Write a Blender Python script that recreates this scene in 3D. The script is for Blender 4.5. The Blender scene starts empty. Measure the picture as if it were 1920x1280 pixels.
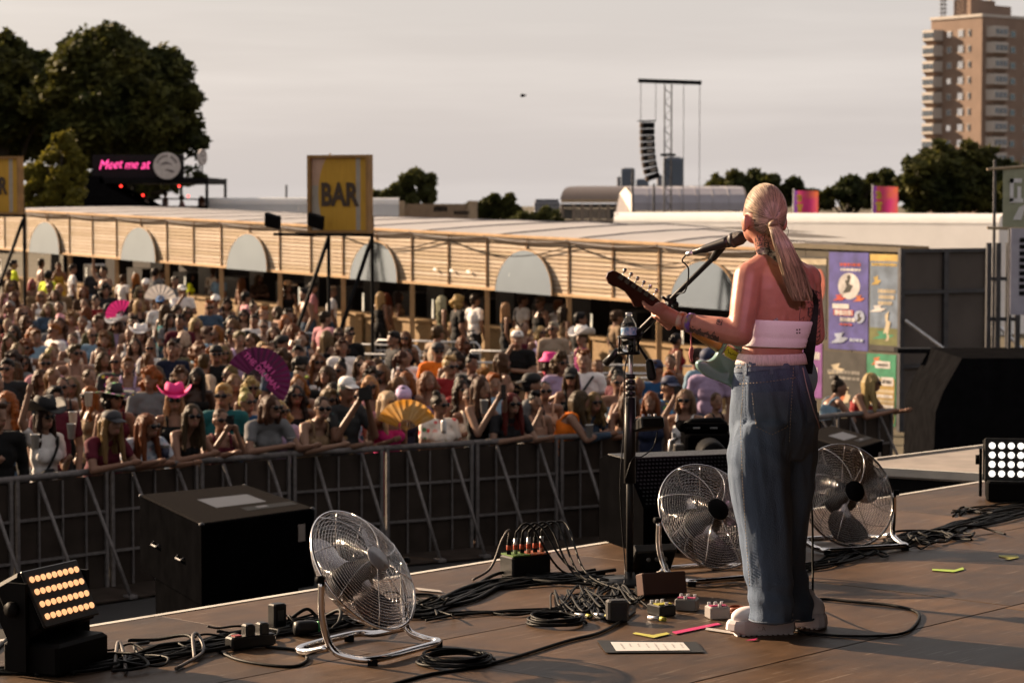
import bpy, bmesh, math, random
import numpy as np
from mathutils import Vector, Matrix, noise
from mathutils.bvhtree import BVHTree
random.seed(11)
scene = bpy.context.scene
COL = scene.collection
R = math.radians
# ------------------------------------------------------------------ camera
HC = 3.6                     # eye height above the pit
SZ = 1.94                    # stage deck height
F = 85 / 36 * 1920           # focal length in photo pixels
PITCH = math.atan(255 / F)
CAMP = Vector((0, 0, HC))
cam_d = bpy.data.cameras.new('camera'); cam = bpy.data.objects.new('camera', cam_d); COL.objects.link(cam)
cam.location = CAMP; cam.rotation_euler = (math.pi / 2 - PITCH, 0, 0)
cam_d.lens = 85; cam_d.sensor_width = 36; cam_d.clip_start = .1; cam_d.clip_end = 9000
cam_d.dof.use_dof = True; cam_d.dof.focus_distance = 9.5; cam_d.dof.aperture_fstop = 6.3
scene.camera = cam
# ------------------------------------------------------------------ sky and sun
SUN_AZ = math.atan2(-.84, .54)         # measured from +Y towards +X
SUN_EL = R(22)
world = bpy.data.worlds.new('World'); scene.world = world; world.use_nodes = True
wn = world.node_tree.nodes; wl = world.node_tree.links
bg = wn['Background']
sky = wn.new('ShaderNodeTexSky'); sky.sky_type = 'NISHITA'; sky.sun_disc = False
sky.sun_elevation = SUN_EL; sky.sun_rotation = SUN_AZ; sky.dust_density = 4.0; sky.air_density = 1.2
tc = wn.new('ShaderNodeTexCoord')
mp = wn.new('ShaderNodeMapping'); mp.inputs['Scale'].default_value = (1.2, 1.2, 14)
wl.new(tc.outputs['Generated'], mp.inputs['Vector'])
nz = wn.new('ShaderNodeTexNoise'); nz.inputs['Scale'].default_value = 2.2; nz.inputs['Detail'].default_value = 5; nz.inputs['Roughness'].default_value = .55
wl.new(mp.outputs['Vector'], nz.inputs['Vector'])
rp = wn.new('ShaderNodeValToRGB')
rp.color_ramp.elements[0].position = .42; rp.color_ramp.elements[0].color = (4.2, 3.82, 3.62, 1)
rp.color_ramp.elements[1].position = .72; rp.color_ramp.elements[1].color = (5.1, 4.66, 4.38, 1)
wl.new(nz.outputs['Fac'], rp.inputs['Fac'])
mx = wn.new('ShaderNodeMixRGB'); mx.inputs['Fac'].default_value = .86      # thin high overcast veils the clear sky
wl.new(sky.outputs['Color'], mx.inputs['Color1']); wl.new(rp.outputs['Color'], mx.inputs['Color2'])
sc_ = wn.new('ShaderNodeMixRGB'); sc_.blend_type = 'MULTIPLY'; sc_.inputs['Fac'].default_value = 1; sc_.inputs['Color2'].default_value = (.985, .99, 1, 1); wl.new(mx.outputs['Color'], sc_.inputs['Color1']); wl.new(sc_.outputs['Color'], bg.inputs['Color'])
bg.inputs['Strength'].default_value = .05
sd = bpy.data.lights.new('sun', 'SUN'); sd.energy = 5.0; sd.angle = R(.6); sd.color = (1, .735, .49)
sun = bpy.data.objects.new('sun', sd); COL.objects.link(sun)
to_sun = Vector((math.sin(SUN_AZ) * math.cos(SUN_EL), math.cos(SUN_AZ) * math.cos(SUN_EL), math.sin(SUN_EL)))
sun.rotation_euler = to_sun.to_track_quat('Z', 'Y').to_euler(); sun.location = (-30, 20, 20)
vs = scene.view_settings; vs.view_transform = 'Standard'; vs.look = 'None'; vs.gamma = 1; vs.exposure = 1.8; vs.use_curve_mapping = False
scene.render.engine = 'CYCLES'
scene.cycles.use_denoising = True
scene.cycles.use_adaptive_sampling = True; scene.cycles.adaptive_threshold = .03; scene.cycles.max_bounces = 5; scene.cycles.transparent_max_bounces = 12; scene.cycles.caustics_reflective = False; scene.cycles.caustics_refractive = False
scene.cycles.sample_clamp_indirect = 4
# ------------------------------------------------------------------ photo geometry
_cf = Vector((0, math.cos(PITCH), -math.sin(PITCH))); _cu = Vector((0, math.sin(PITCH), math.cos(PITCH)))
def ray(x, y): return _cf + Vector(((x - 960) / F, 0, 0)) + _cu * ((640 - y) / F)
def at(x, y, D): d = ray(x, y); return CAMP + d * (D / d.y)
def onz(x, y, z): d = ray(x, y); return CAMP + d * ((z - HC) / d.z)
def gz(X, Y):                # height of the park ground: it dips by the bar and climbs to the far left
    q = -.59 * X + .806 * Y
    pts = [(-999, 0), (23, 0), (31, -.1), (39.6, .03), (60.6, .47), (76, .65), (99999, .65)]
    for (a, b), (c, d) in zip(pts, pts[1:]):
        if q <= c: return b + (d - b) * (q - a) / (c - a)
    return .65
# ------------------------------------------------------------------ materials
MATS = {}; ALB = .61
def mat(name, col=(.5, .5, .5), rough=.6, metal=0.0, var=.15, vs_=6.0, bump=0.0, bs=60.0, emit=None, estr=0.0, spec=.25, objcol=False, stretch=None, trans=0.0, sheen=0.0, coat=0.0, island=0.0, coord='Object', detail=4, col2=None, transl=0.0):
    if name in MATS: return MATS[name]
    if metal < .5 and not emit: col = tuple(c * ALB for c in col); col2 = tuple(c * ALB for c in col2) if col2 else None
    m = bpy.data.materials.new(name); m.use_nodes = True; MATS[name] = m
    n = m.node_tree.nodes; l = m.node_tree.links; b = n['Principled BSDF']
    b.inputs['Roughness'].default_value = rough; b.inputs['Metallic'].default_value = metal
    b.inputs['Specular IOR Level'].default_value = spec; b.inputs['Transmission Weight'].default_value = trans
    b.inputs['Sheen Weight'].default_value = sheen; b.inputs['Coat Weight'].default_value = coat
    t = n.new('ShaderNodeTexCoord'); vec = t.outputs[coord]
    if stretch:
        mpn = n.new('ShaderNodeMapping'); mpn.inputs['Scale'].default_value = stretch; l.new(vec, mpn.inputs['Vector']); vec = mpn.outputs['Vector']
    src = None
    if objcol:
        oi = n.new('ShaderNodeObjectInfo'); src = oi.outputs['Color']
    else:
        rgb = n.new('ShaderNodeRGB'); rgb.outputs[0].default_value = (*col, 1); src = rgb.outputs[0]
    if var > 0:
        no = n.new('ShaderNodeTexNoise'); no.inputs['Scale'].default_value = vs_; no.inputs['Detail'].default_value = detail; l.new(vec, no.inputs['Vector'])
        if col2 is not None:
            rr = n.new('ShaderNodeMapRange'); rr.inputs[1].default_value = .38; rr.inputs[2].default_value = .62; l.new(no.outputs['Fac'], rr.inputs[0])
            mm = n.new('ShaderNodeMixRGB'); l.new(rr.outputs[0], mm.inputs[0]); l.new(src, mm.inputs[1]); mm.inputs[2].default_value = (*col2, 1); src = mm.outputs[0]
        else:
            rr = n.new('ShaderNodeMapRange'); rr.inputs[1].default_value = .25; rr.inputs[2].default_value = .75
            rr.inputs[3].default_value = 1 - var; rr.inputs[4].default_value = 1 + var; l.new(no.outputs['Fac'], rr.inputs[0])
            mm = n.new('ShaderNodeVectorMath'); mm.operation = 'SCALE'; l.new(src, mm.inputs[0]); l.new(rr.outputs[0], mm.inputs['Scale']); src = mm.outputs[0]
    if island > 0:
        g = n.new('ShaderNodeNewGeometry'); r2 = n.new('ShaderNodeMapRange'); r2.inputs[3].default_value = 1 - island; r2.inputs[4].default_value = 1 + island
        l.new(g.outputs['Random Per Island'], r2.inputs[0])
        m2 = n.new('ShaderNodeVectorMath'); m2.operation = 'SCALE'; l.new(src, m2.inputs[0]); l.new(r2.outputs[0], m2.inputs['Scale']); src = m2.outputs[0]
    l.new(src, b.inputs['Base Color'])
    if bump > 0:
        nb = n.new('ShaderNodeTexNoise'); nb.inputs['Scale'].default_value = bs; nb.inputs['Detail'].default_value = 5; l.new(vec, nb.inputs['Vector'])
        bu = n.new('ShaderNodeBump'); bu.inputs['Strength'].default_value = bump; bu.inputs['Distance'].default_value = .01
        l.new(nb.outputs['Fac'], bu.inputs['Height']); l.new(bu.outputs['Normal'], b.inputs['Normal'])
    if emit:
        b.inputs['Emission Color'].default_value = (*emit, 1); b.inputs['Emission Strength'].default_value = estr
    if transl > 0:
        tr = n.new('ShaderNodeBsdfTranslucent'); l.new(src, tr.inputs['Color'])
        ms = n.new('ShaderNodeMixShader'); ms.inputs[0].default_value = transl
        l.new(b.outputs[0], ms.inputs[1]); l.new(tr.outputs[0], ms.inputs[2]); l.new(ms.outputs[0], n['Material Output'].inputs['Surface'])
    return m
# ------------------------------------------------------------------ mesh helpers
def V(*a): return Vector(a)
class MB:
    def __init__(s): s.v = []; s.f = []; s.m = []; s.mi = 0; s.M = None
    def add(s, vs_, fs):
        k = len(s.v)
        for p in vs_:
            p = Vector(p)
            s.v.append(s.M @ p if s.M else p)
        for f in fs: s.f.append([k + i for i in f]); s.m.append(s.mi)
        return s
    def box(s, c, d, M=None):
        x, y, z = d[0] / 2, d[1] / 2, d[2] / 2; c = Vector(c)
        vv = [Vector((i, j, k)) for i in (-x, x) for j in (-y, y) for k in (-z, z)]
        vv = [(M @ p if M else p) + c for p in vv]
        return s.add(vv, [(0, 1, 3, 2), (4, 6, 7, 5), (0, 4, 5, 1), (2, 3, 7, 6), (0, 2, 6, 4), (1, 5, 7, 3)])
    def bevbox(s, c, d, b=.01, M=None):
        x, y, z = d[0] / 2, d[1] / 2, d[2] / 2
        def ring(zz, ins):
            X, Y = x - ins, y - ins
            return [(-X + b, -Y, zz), (X - b, -Y, zz), (X, -Y + b, zz), (X, Y - b, zz), (X - b, Y, zz), (-X + b, Y, zz), (-X, Y - b, zz), (-X, -Y + b, zz)]
        rs = [ring(-z, b), ring(-z + b, 0), ring(z - b, 0), ring(z, b)]
        vv = [(M @ Vector(p) if M else Vector(p)) + Vector(c) for r in rs for p in r]
        fs = [tuple(range(7, -1, -1)), tuple(range(24, 32))]
        for i in range(3):
            for j in range(8): fs.append((i * 8 + j, i * 8 + (j + 1) % 8, i * 8 + 8 + (j + 1) % 8, i * 8 + 8 + j))
        return s.add(vv, fs)
    def tube(s, pts, r, n=8, closed=False, cap=True):
        pts = [Vector(p) for p in pts]; k = len(pts); rs = r if isinstance(r, (list, tuple)) else [r] * k
        vv = []; up = None
        for i, p in enumerate(pts):
            a = pts[i - 1] if (i or closed) else p; b = pts[(i + 1) % k] if (i < k - 1 or closed) else p
            t = (b - a)
            t = t.normalized() if t.length > 1e-9 else Vector((0, 0, 1))
            if up is None: up = t.orthogonal().normalized()
            up = (up - t * up.dot(t)); up = up.normalized() if up.length > 1e-6 else t.orthogonal().normalized()
            w = t.cross(up)
            for j in range(n):
                q = 2 * math.pi * j / n; vv.append(p + (up * math.cos(q) + w * math.sin(q)) * rs[i])
        fs = []
        for i in range(k if closed else k - 1):
            i2 = (i + 1) % k
            for j in range(n): fs.append((i * n + j, i * n + (j + 1) % n, i2 * n + (j + 1) % n, i2 * n + j))
        if cap and not closed: fs.append(tuple(range(n - 1, -1, -1))); fs.append(tuple(range((k - 1) * n, k * n)))
        return s.add(vv, fs)
    def bar(s, a, b, w, h=None):          # square section beam
        a, b = Vector(a), Vector(b); h = h or w; t = (b - a).normalized()
        u = Vector((0, 0, 1)) if abs(t.z) < .9 else Vector((1, 0, 0))
        x = t.cross(u).normalized(); y = x.cross(t)
        vv = []
        for p in (a, b):
            for i, j in ((-1, -1), (1, -1), (1, 1), (-1, 1)): vv.append(p + x * (i * w / 2) + y * (j * h / 2))
        return s.add(vv, [(3, 2, 1, 0), (4, 5, 6, 7)] + [(i, (i + 1) % 4, 4 + (i + 1) % 4, 4 + i) for i in range(4)])
    def lathe(s, prof, n=24, M=None):
        vv = []
        for r, z in prof:
            for j in range(n):
                q = 2 * math.pi * j / n; p = Vector((r * math.cos(q), r * math.sin(q), z)); vv.append(M @ p if M else p)
        k = len(prof); fs = []
        for i in range(k - 1):
            for j in range(n): fs.append((i * n + j, i * n + (j + 1) % n, (i + 1) * n + (j + 1) % n, (i + 1) * n + j))
        if prof[0][0] > 1e-5: fs.append(tuple(range(n - 1, -1, -1)))
        if prof[-1][0] > 1e-5: fs.append(tuple(range((k - 1) * n, k * n)))
        return s.add(vv, fs)
    def prism(s, poly, z0, z1, M=None):   # polygon in xy extruded along z
        k = len(poly)
        vv = [Vector((p[0], p[1], z)) for z in (z0, z1) for p in poly]
        vv = [M @ p if M else p for p in vv]
        return s.add(vv, [tuple(range(k - 1, -1, -1)), tuple(range(k, 2 * k))] + [(i, (i + 1) % k, k + (i + 1) % k, k + i) for i in range(k)])
    def quad(s, *p): return s.add(p, [tuple(range(len(p)))])
    def ell(s, c, r, M=None, n=16, m=10):
        c = Vector(c); vv = [Vector((0, 0, -r[2]))]
        for i in range(1, m):
            a = -math.pi / 2 + math.pi * i / m
            for j in range(n):
                q = 2 * math.pi * j / n; vv.append(Vector((r[0] * math.cos(a) * math.cos(q), r[1] * math.cos(a) * math.sin(q), r[2] * math.sin(a))))
        vv.append(Vector((0, 0, r[2]))); vv = [(M @ p if M else p) + c for p in vv]
        fs = [(0, 1 + (j + 1) % n, 1 + j) for j in range(n)]
        for i in range(m - 2):
            for j in range(n): fs.append((1 + i * n + j, 1 + i * n + (j + 1) % n, 1 + (i + 1) * n + (j + 1) % n, 1 + (i + 1) * n + j))
        L = len(vv) - 1; o = 1 + (m - 2) * n
        fs += [(L, o + j, o + (j + 1) % n) for j in range(n)]
        return s.add(vv, fs)
    def cap(s, a, b, ra, rb, n=12):       # round-ended tapered limb
        a, b = Vector(a), Vector(b); t = (b - a); L = t.length
        t = t.normalized() if L > 1e-6 else Vector((0, 0, 1))
        x = t.orthogonal().normalized(); y = t.cross(x); prof = []
        for i in range(1, 5): q = -math.pi / 2 + math.pi / 2 * i / 4; prof.append((ra * math.cos(q), ra * math.sin(q)))
        for i in range(0, 4): q = math.pi / 2 * i / 4; prof.append((rb * math.cos(q), L + rb * math.sin(q)))
        vv = [a - t * ra]
        for r, h in prof:
            for j in range(n): q = 2 * math.pi * j / n; vv.append(a + t * h + (x * math.cos(q) + y * math.sin(q)) * r)
        vv.append(b + t * rb); k = len(prof)
        fs = [(0, 1 + (j + 1) % n, 1 + j) for j in range(n)]
        for i in range(k - 1):
            for j in range(n): fs.append((1 + i * n + j, 1 + i * n + (j + 1) % n, 1 + (i + 1) * n + (j + 1) % n, 1 + (i + 1) * n + j))
        o = 1 + (k - 1) * n; fs += [(len(vv) - 1, o + j, o + (j + 1) % n) for j in range(n)]
        return s.add(vv, fs)
    def loft(s, rings, cap=True):
        n = len(rings[0]); vv = [p for r in rings for p in r]; fs = []
        for i in range(len(rings) - 1):
            for j in range(n): fs.append((i * n + j, i * n + (j + 1) % n, (i + 1) * n + (j + 1) % n, (i + 1) * n + j))
        if cap: fs.append(tuple(range(n - 1, -1, -1))); fs.append(tuple(range((len(rings) - 1) * n, len(rings) * n)))
        return s.add(vv, fs)
    def mesh(s, name):
        me = bpy.data.meshes.new(name); me.from_pydata([tuple(p) for p in s.v], [], s.f)
        if any(s.m): me.polygons.foreach_set('material_index', s.m)
        me.update(); return me
    def build(s, name, mats=None, parent=None, smooth=False, auto=False):
        me = s.mesh(name)
        if auto:
            bm = bmesh.new(); bm.from_mesh(me); bmesh.ops.recalc_face_normals(bm, faces=bm.faces); bm.to_mesh(me); bm.free()
        return obj(name, me, mats, parent, smooth)
def obj(name, me, mats=None, parent=None, smooth=False):
    if mats is not None and not len(me.materials):
        for m in (mats if isinstance(mats, (list, tuple)) else [mats]): me.materials.append(m)
    if smooth: me.polygons.foreach_set('use_smooth', [True] * len(me.polygons))
    o = bpy.data.objects.new(name, me); COL.objects.link(o)
    if parent: o.parent = parent
    return o
def tag(o, label=None, cat=None, group=None, kind=None):
    if label: o['label'] = label
    if cat: o['category'] = cat
    if group: o['group'] = group
    if kind: o['kind'] = kind
    return o
def thing(name, label, cat, loc=(0, 0, 0), rz=0, group=None):
    o = bpy.data.objects.new(name, None); COL.objects.link(o); o.location = loc; o.rotation_euler = (0, 0, rz)
    o.empty_display_size = .1
    return tag(o, label, cat, group)
def copy_tree(o, parent=None):
    c = o.copy(); COL.objects.link(c)
    if parent: c.parent = parent
    for ch in o.children: copy_tree(ch, c)
    return c
def inst(name, me, parent=None, loc=(0, 0, 0), rot=None, scale=None):
    o = bpy.data.objects.new(name, me); COL.objects.link(o); o.parent = parent; o.location = loc
    if rot: o.rotation_euler = rot
    if scale: o.scale = scale
    return o
def evaluated(o):
    dg = bpy.context.evaluated_depsgraph_get(); dg.update()
    me = bpy.data.meshes.new_from_object(o.evaluated_get(dg), depsgraph=dg)
    old = o.data; bpy.data.objects.remove(o); bpy.data.meshes.remove(old)
    return me
def fuse(mb, name, voxel=.012, smooth=4, sf=.5, deci=None):     # one continuous skin over overlapping volumes
    o = bpy.data.objects.new(name, mb.mesh(name)); COL.objects.link(o)
    r = o.modifiers.new('r', 'REMESH'); r.mode = 'VOXEL'; r.voxel_size = voxel
    if smooth: s = o.modifiers.new('s', 'SMOOTH'); s.factor = sf; s.iterations = smooth
    if deci: d = o.modifiers.new('d', 'DECIMATE'); d.ratio = deci
    me = evaluated(o); me.name = name
    me.polygons.foreach_set('use_smooth', [True] * len(me.polygons)); return me
def text_mesh(s, size=1.0, depth=.004, shear=0.0, align='CENTER', bold=0.0, spacing=1.0):
    cu = bpy.data.curves.new('t', 'FONT'); cu.body = s; cu.size = size; cu.extrude = depth; cu.align_x = align; cu.align_y = 'CENTER'; cu.shear = shear; cu.offset = bold; cu.space_character = spacing
    cu.resolution_u = 3
    o = bpy.data.objects.new('t', cu); COL.objects.link(o)
    dg = bpy.context.evaluated_depsgraph_get(); dg.update()
    me = bpy.data.meshes.new_from_object(o.evaluated_get(dg), depsgraph=dg)
    bpy.data.objects.remove(o); bpy.data.curves.remove(cu); return me
def frame(o, x, y, z):       # matrix from origin and axes
    M = Matrix.Identity(4)
    for i, a in enumerate((x, y, z)):
        for j in range(3): M[j][i] = a[j]
    M.translation = Vector(o); return M
def look_frame(o, n, up=(0, 0, 1)):   # z axis = n, y as near up as may be
    n = Vector(n).normalized(); x = Vector(up).cross(n).normalized(); y = n.cross(x); return frame(o, x, y, n)
def spline(pts, k=8):        # Catmull-Rom through points
    P = [Vector(p) for p in pts]; P = [P[0] * 2 - P[1]] + P + [P[-1] * 2 - P[-2]]; out = []
    for i in range(1, len(P) - 2):
        a, b, c, d = P[i - 1:i + 3]
        for j in range(k):
            t = j / k; out.append(.5 * ((2 * b) + (c - a) * t + (2 * a - 5 * b + 4 * c - d) * t * t + (3 * b - a - 3 * c + d) * t ** 3))
    out.append(P[-2]); return out
def smooth_all(o): o.data.polygons.foreach_set('use_smooth', [True] * len(o.data.polygons))
# ================================================================== GROUND, STAGE
black = mat('black paint', (.012, .012, .013), .6, var=.3, spec=.03)
blackcloth = mat('black cloth', (.008, .008, .009), .9, var=.3, bump=.3, bs=20, spec=0)
steel = mat('galvanised steel', (.42, .42, .43), .42, .85, var=.2, vs_=14)
darksteel = mat('dark steel', (.05, .05, .055), .5, .7, var=.3)
white = mat('white canvas', (1.12, 1.12, 1.14), .7, var=.05, vs_=1.5, transl=.35)
# park ground
xs = [-400, -160, -80, -50, -34, -26, -20, -16, -12, -8, -4, 0, 4, 8, 12, 18, 26, 40, 70, 140, 300, 700]
ys = [-60, 0, 16, 20, 24, 28, 32, 36, 40, 44, 48, 52, 56, 60, 66, 74, 84, 100, 140, 220, 400, 900, 2500, 7000]
g = MB(); g.add([(x * (1 if y < 300 else y / 120), y, gz(x, y)) for y in ys for x in xs],
                [(j * len(xs) + i, j * len(xs) + i + 1, (j + 1) * len(xs) + i + 1, (j + 1) * len(xs) + i) for j in range(len(ys) - 1) for i in range(len(xs) - 1)])
tag(g.build('ground', mat('trodden grass', (.075, .062, .032), .95, var=.4, vs_=.8, bump=.6, bs=9, col2=(.13, .105, .065))), kind='structure')
# pit: dark trackway boards between stage and barrier
E0 = Vector((-1.70, 9.43, 0)); U = Vector((.66829, .7439, 0)); W = Vector((.7439, -.66829, 0))
def st(u, w, z=SZ): p = E0 + U * u + W * w; return Vector((p.x, p.y, z))
pit = MB()
c = [st(-14, -9.6, .012), st(16, -9.6, .012), st(16, .3, .012), st(-14, .3, .012)]
pit.quad(*c)
tag(pit.build('pit_floor', mat('dark trackway', (.022, .020, .019), .8, var=.35, vs_=2, bump=.3, bs=30)), kind='structure')
# stage: plywood sheets on a black frame
plym = []
for k, (a, b) in enumerate((((.108, .063, .036), 0), ((.092, .055, .031), 1), ((.122, .073, .043), 2))):
    m = mat('plywood deck %d' % k, a, .48, spec=.12, var=.28, vs_=2.2, bump=.12, bs=45, stretch=(1, 5, 1), detail=7); plym.append(m)
for m in plym:                       # scuffs: lighter scratches and darker grime on the sheets
    n = m.node_tree.nodes; l = m.node_tree.links; b = n['Principled BSDF']
    t = n.new('ShaderNodeTexCoord'); w1 = n.new('ShaderNodeTexNoise'); w1.inputs['Scale'].default_value = 1.3; w1.inputs['Detail'].default_value = 9; w1.inputs['Roughness'].default_value = .7
    l.new(t.outputs['Object'], w1.inputs['Vector'])
    r1 = n.new('ShaderNodeMapRange'); r1.inputs[1].default_value = .35; r1.inputs[2].default_value = .7; r1.inputs[3].default_value = .42; r1.inputs[4].default_value = 1.38
    l.new(w1.outputs['Fac'], r1.inputs[0])
    old = b.inputs['Base Color'].links[0].from_socket
    s1 = n.new('ShaderNodeVectorMath'); s1.operation = 'SCALE'; l.new(old, s1.inputs[0]); l.new(r1.outputs[0], s1.inputs['Scale'])
    v1 = n.new('ShaderNodeTexNoise'); v1.inputs['Scale'].default_value = 9; v1.inputs['Detail'].default_value = 3
    mp1 = n.new('ShaderNodeMapping'); mp1.inputs['Scale'].default_value = (.35, 9, 1); mp1.inputs['Rotation'].default_value = (0, 0, .5)
    l.new(t.outputs['Object'], mp1.inputs['Vector']); l.new(mp1.outputs['Vector'], v1.inputs['Vector'])
    r2 = n.new('ShaderNodeMapRange'); r2.inputs[1].default_value = .62; r2.inputs[2].default_value = .74; r2.inputs[4].default_value = .35; l.new(v1.outputs['Fac'], r2.inputs[0])
    mm = n.new('ShaderNodeMixRGB'); l.new(r2.outputs[0], mm.inputs[0]); l.new(s1.outputs[0], mm.inputs[1]); mm.inputs[2].default_value = (.42, .36, .30, 1)
    l.new(mm.outputs[0], b.inputs['Base Color'])
    rr = n.new('ShaderNodeMapRange'); rr.inputs[3].default_value = .36; rr.inputs[4].default_value = .62; l.new(w1.outputs['Fac'], rr.inputs[0]); l.new(rr.outputs[0], b.inputs['Roughness'])
stage = bpy.data.objects.new('stage_deck', None); COL.objects.link(stage); tag(stage, kind='structure')
sub = MB(); sub.add([st(-7, .06, .013), st(9.2, .06, .013), st(9.2, 9.8, .013), st(-7, 9.8, .013), st(-7, .06, SZ - .03), st(9.2, .06, SZ - .03), st(9.2, 9.8, SZ - .03), st(-7, 9.8, SZ - .03)],
    [(3, 2, 1, 0), (4, 5, 6, 7), (0, 1, 5, 4), (1, 2, 6, 5), (2, 3, 7, 6), (3, 0, 4, 7)])
sub.build('stage_frame', black, stage)
panel_me = []
for k in range(3):
    b = MB(); b.bevbox((0, 0, -.009), (2.44 - .005, 1.22 - .005, .018), .0025); me = b.mesh('deck_panel'); me.materials.append(plym[k]); panel_me.append(me)
rzU = math.atan2(U.y, U.x)
for i in range(-3, 4):
    for j in range(0, 8):
        u0 = .40 + 2.44 * i + (0 if j < 1 else .08 if j % 2 else .02)
        p = st(u0 + 1.22, j * 1.22 + .61 + .01)
        o = inst('deck_panel', panel_me[(i * 5 + j * 3 + (i * j) % 2) % 3], stage, p + Vector((0, 0, random.uniform(-.001, .001))), (0, 0, rzU))
scr = MB()
for i in range(-2, 4):
    for j in range(0, 6):
        u0 = .40 + 2.44 * i + (0 if j < 1 else .08 if j % 2 else .02)
        for du in (.05, .43, .82, 1.22, 1.62, 2.01, 2.39):
            for dw in (.05, .61, 1.17):
                c_ = st(u0 + du + random.uniform(-.012, .012), j * 1.22 + .01 + dw + random.uniform(-.012, .012), SZ + .0022); scr.add([c_ + Vector((.005 * math.cos(q), .005 * math.sin(q), 0)) for q in [k * math.pi / 3 for k in range(6)]], [tuple(range(6))])
tag(scr.build('screw_heads', darksteel, stage), kind='stuff')
edge = MB(); M = frame(st(0, -.012, SZ - .012), U, -W, Vector((0, 0, 1)))
for i in range(-3, 5): edge.box((1.6 + 2.44 * i, 0, 0), (2.435, .035, .028), None)
edge.v = [M @ p for p in edge.v]
edge.build('edge_trim', mat('white edge trim', (.72, .68, .62), .5, var=.2), stage)
fascia = MB(); fascia.quad(st(-7, .03, .02), st(9.2, .03, .02), st(9.2, .03, SZ - .03), st(-7, .03, SZ - .03)); fascia.build('skirt', blackcloth, stage)
# second deck beyond a gap, right
d2 = bpy.data.objects.new('side_deck', None); COL.objects.link(d2); tag(d2, kind='structure')
q = [onz(1640, 879, SZ), onz(1850, 891, SZ), onz(1990, 830, SZ), onz(1850, 836, SZ), onz(1640, 862, SZ)]
b = MB(); b.prism([(p.x, p.y) for p in q], SZ - .05, SZ); b.build('deck_top', mat('pale deck', (.36, .31, .27), .6, var=.2), d2, auto=True)
b = MB(); cc = sum(q, Vector()) / 5
b.prism([((p.x - cc.x) * .97 + cc.x, (p.y - cc.y) * .97 + cc.y) for p in q], .02, SZ - .05); b.build('deck_frame', black, d2, auto=True)
b = MB()
for a, c_ in ((q[0], q[1]), (q[4], q[3])): b.bar(a + V(0, -.02, -.01), c_ + V(0, -.02, -.01), .03, .05)
b.build('edge_trim', MATS['white edge trim'], d2)
# stage roof, back and off-side drapes (all out of the picture; they keep the sky off the deck)
rf = bpy.data.objects.new('stage_roof', None); COL.objects.link(rf); tag(rf, kind='structure')
b = MB(); b.add([st(-8, .4, 8.2), st(10, .4, 8.2), st(10, 10.5, 7.6), st(-8, 10.5, 7.6)], [(0, 1, 2, 3)]); b.build('roof_sheet', blackcloth, rf)
b = MB(); b.quad(st(-8, 10.5, SZ), st(10, 10.5, SZ), st(10, 10.5, 7.6), st(-8, 10.5, 7.6)); b.build('back_drape', blackcloth, rf)
b = MB(); b.quad(st(10, 1.5, SZ), st(10, 10.5, SZ), st(10, 10.5, 7.6), st(10, 1.5, 8.1)); b.build('side_drape', blackcloth, rf)

# ================================================================== FRONT BARRIER
bp = [Vector(p) for p in ((-7.6, 18.6, 0), (-4.6, 21.6, 0), (-2.7, 23.55, 0), (-.22, 25.2, 0), (1.0, 26.0, 0), (2.25, 26.75, 0), (3.8, 28.35, 0), (4.75, 29.2, 0))]
bpath = spline(bp, 12)
acc = [0]
for a, b in zip(bpath, bpath[1:]): acc.append(acc[-1] + (b - a).length)
def along(s):
    for i in range(len(acc) - 1):
        if acc[i + 1] >= s: t = (s - acc[i]) / (acc[i + 1] - acc[i]); return bpath[i].lerp(bpath[i + 1], t)
    return bpath[-1]
bar_al = mat('brushed aluminium', (.20, .18, .175), .6, .4, var=.3, spec=.15, vs_=20)
bar_sheet = mat('barrier sheet', (.055, .043, .036), .8, .0, var=.35, vs_=3, spec=.0)
RAIL = 1.15
def barrier_proto():
    L = 1.06; t = thing('crowd_barrier', 'x', 'barrier')
    b = MB(); b.tube([(-L / 2, 0, RAIL - .03), (L / 2, 0, RAIL - .03)], .032, 10); b.build('top_rail', bar_al, t, True)
    b = MB(); b.box((0, .0, .55), (L - .02, .012, 1.06)); b.build('sheet', bar_sheet, t)
    for x in (-L / 2 + .03, L / 2 - .03):
        b = MB(); b.box((x, -.02, .56), (.034, .03, 1.1)); b.build('upright', bar_al, t)
    for z in (.36, .74):
        b = MB(); b.box((0, -.022, z), (L - .1, .024, .024)); b.build('crossbar', bar_al, t)
    for x in (-L / 4, 0, L / 4): b = MB(); b.box((x, -.02, .55), (.014, .02, 1.04)); b.build('mid_upright', bar_al, t)
    for x in (-L / 4, L / 4):
        b = MB(); b.tube([(x, -.03, RAIL - .07), (x + .03, -.62, .05)], .017, 8); o = b.build('strut', bar_al, t, True)
        f = MB(); f.box((x + .03, -.63, .03), (.09, .1, .03)); f.build('foot', bar_al, o)
    b = MB(); b.box((0, -.33, .022), (L - .01, .68, .012)); b.build('base_plate', bar_sheet, t)
    return t
bproto = barrier_proto(); S = .1; bi = 0; used = False
places = ['at the left edge of the photo', 'in front of the black cowboy hat', 'in front of the grey cap', 'in front of the pink cowboy hat', 'left of the grey tee shirt woman', 'in front of the grey tee shirt woman',
          'in front of the white floral vest', 'in front of the pink dress', 'in front of the floral shirt with a can', 'in front of the black vest with phone', 'in front of the red haired woman',
          'in front of the orange top', 'in front of the blue denim shirt', 'behind the microphone stand', 'behind the video camera', 'hidden behind the singer', 'to the right of the singer', 'in front of the blonde woman on the right', 'by the dark panel wall']
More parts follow.
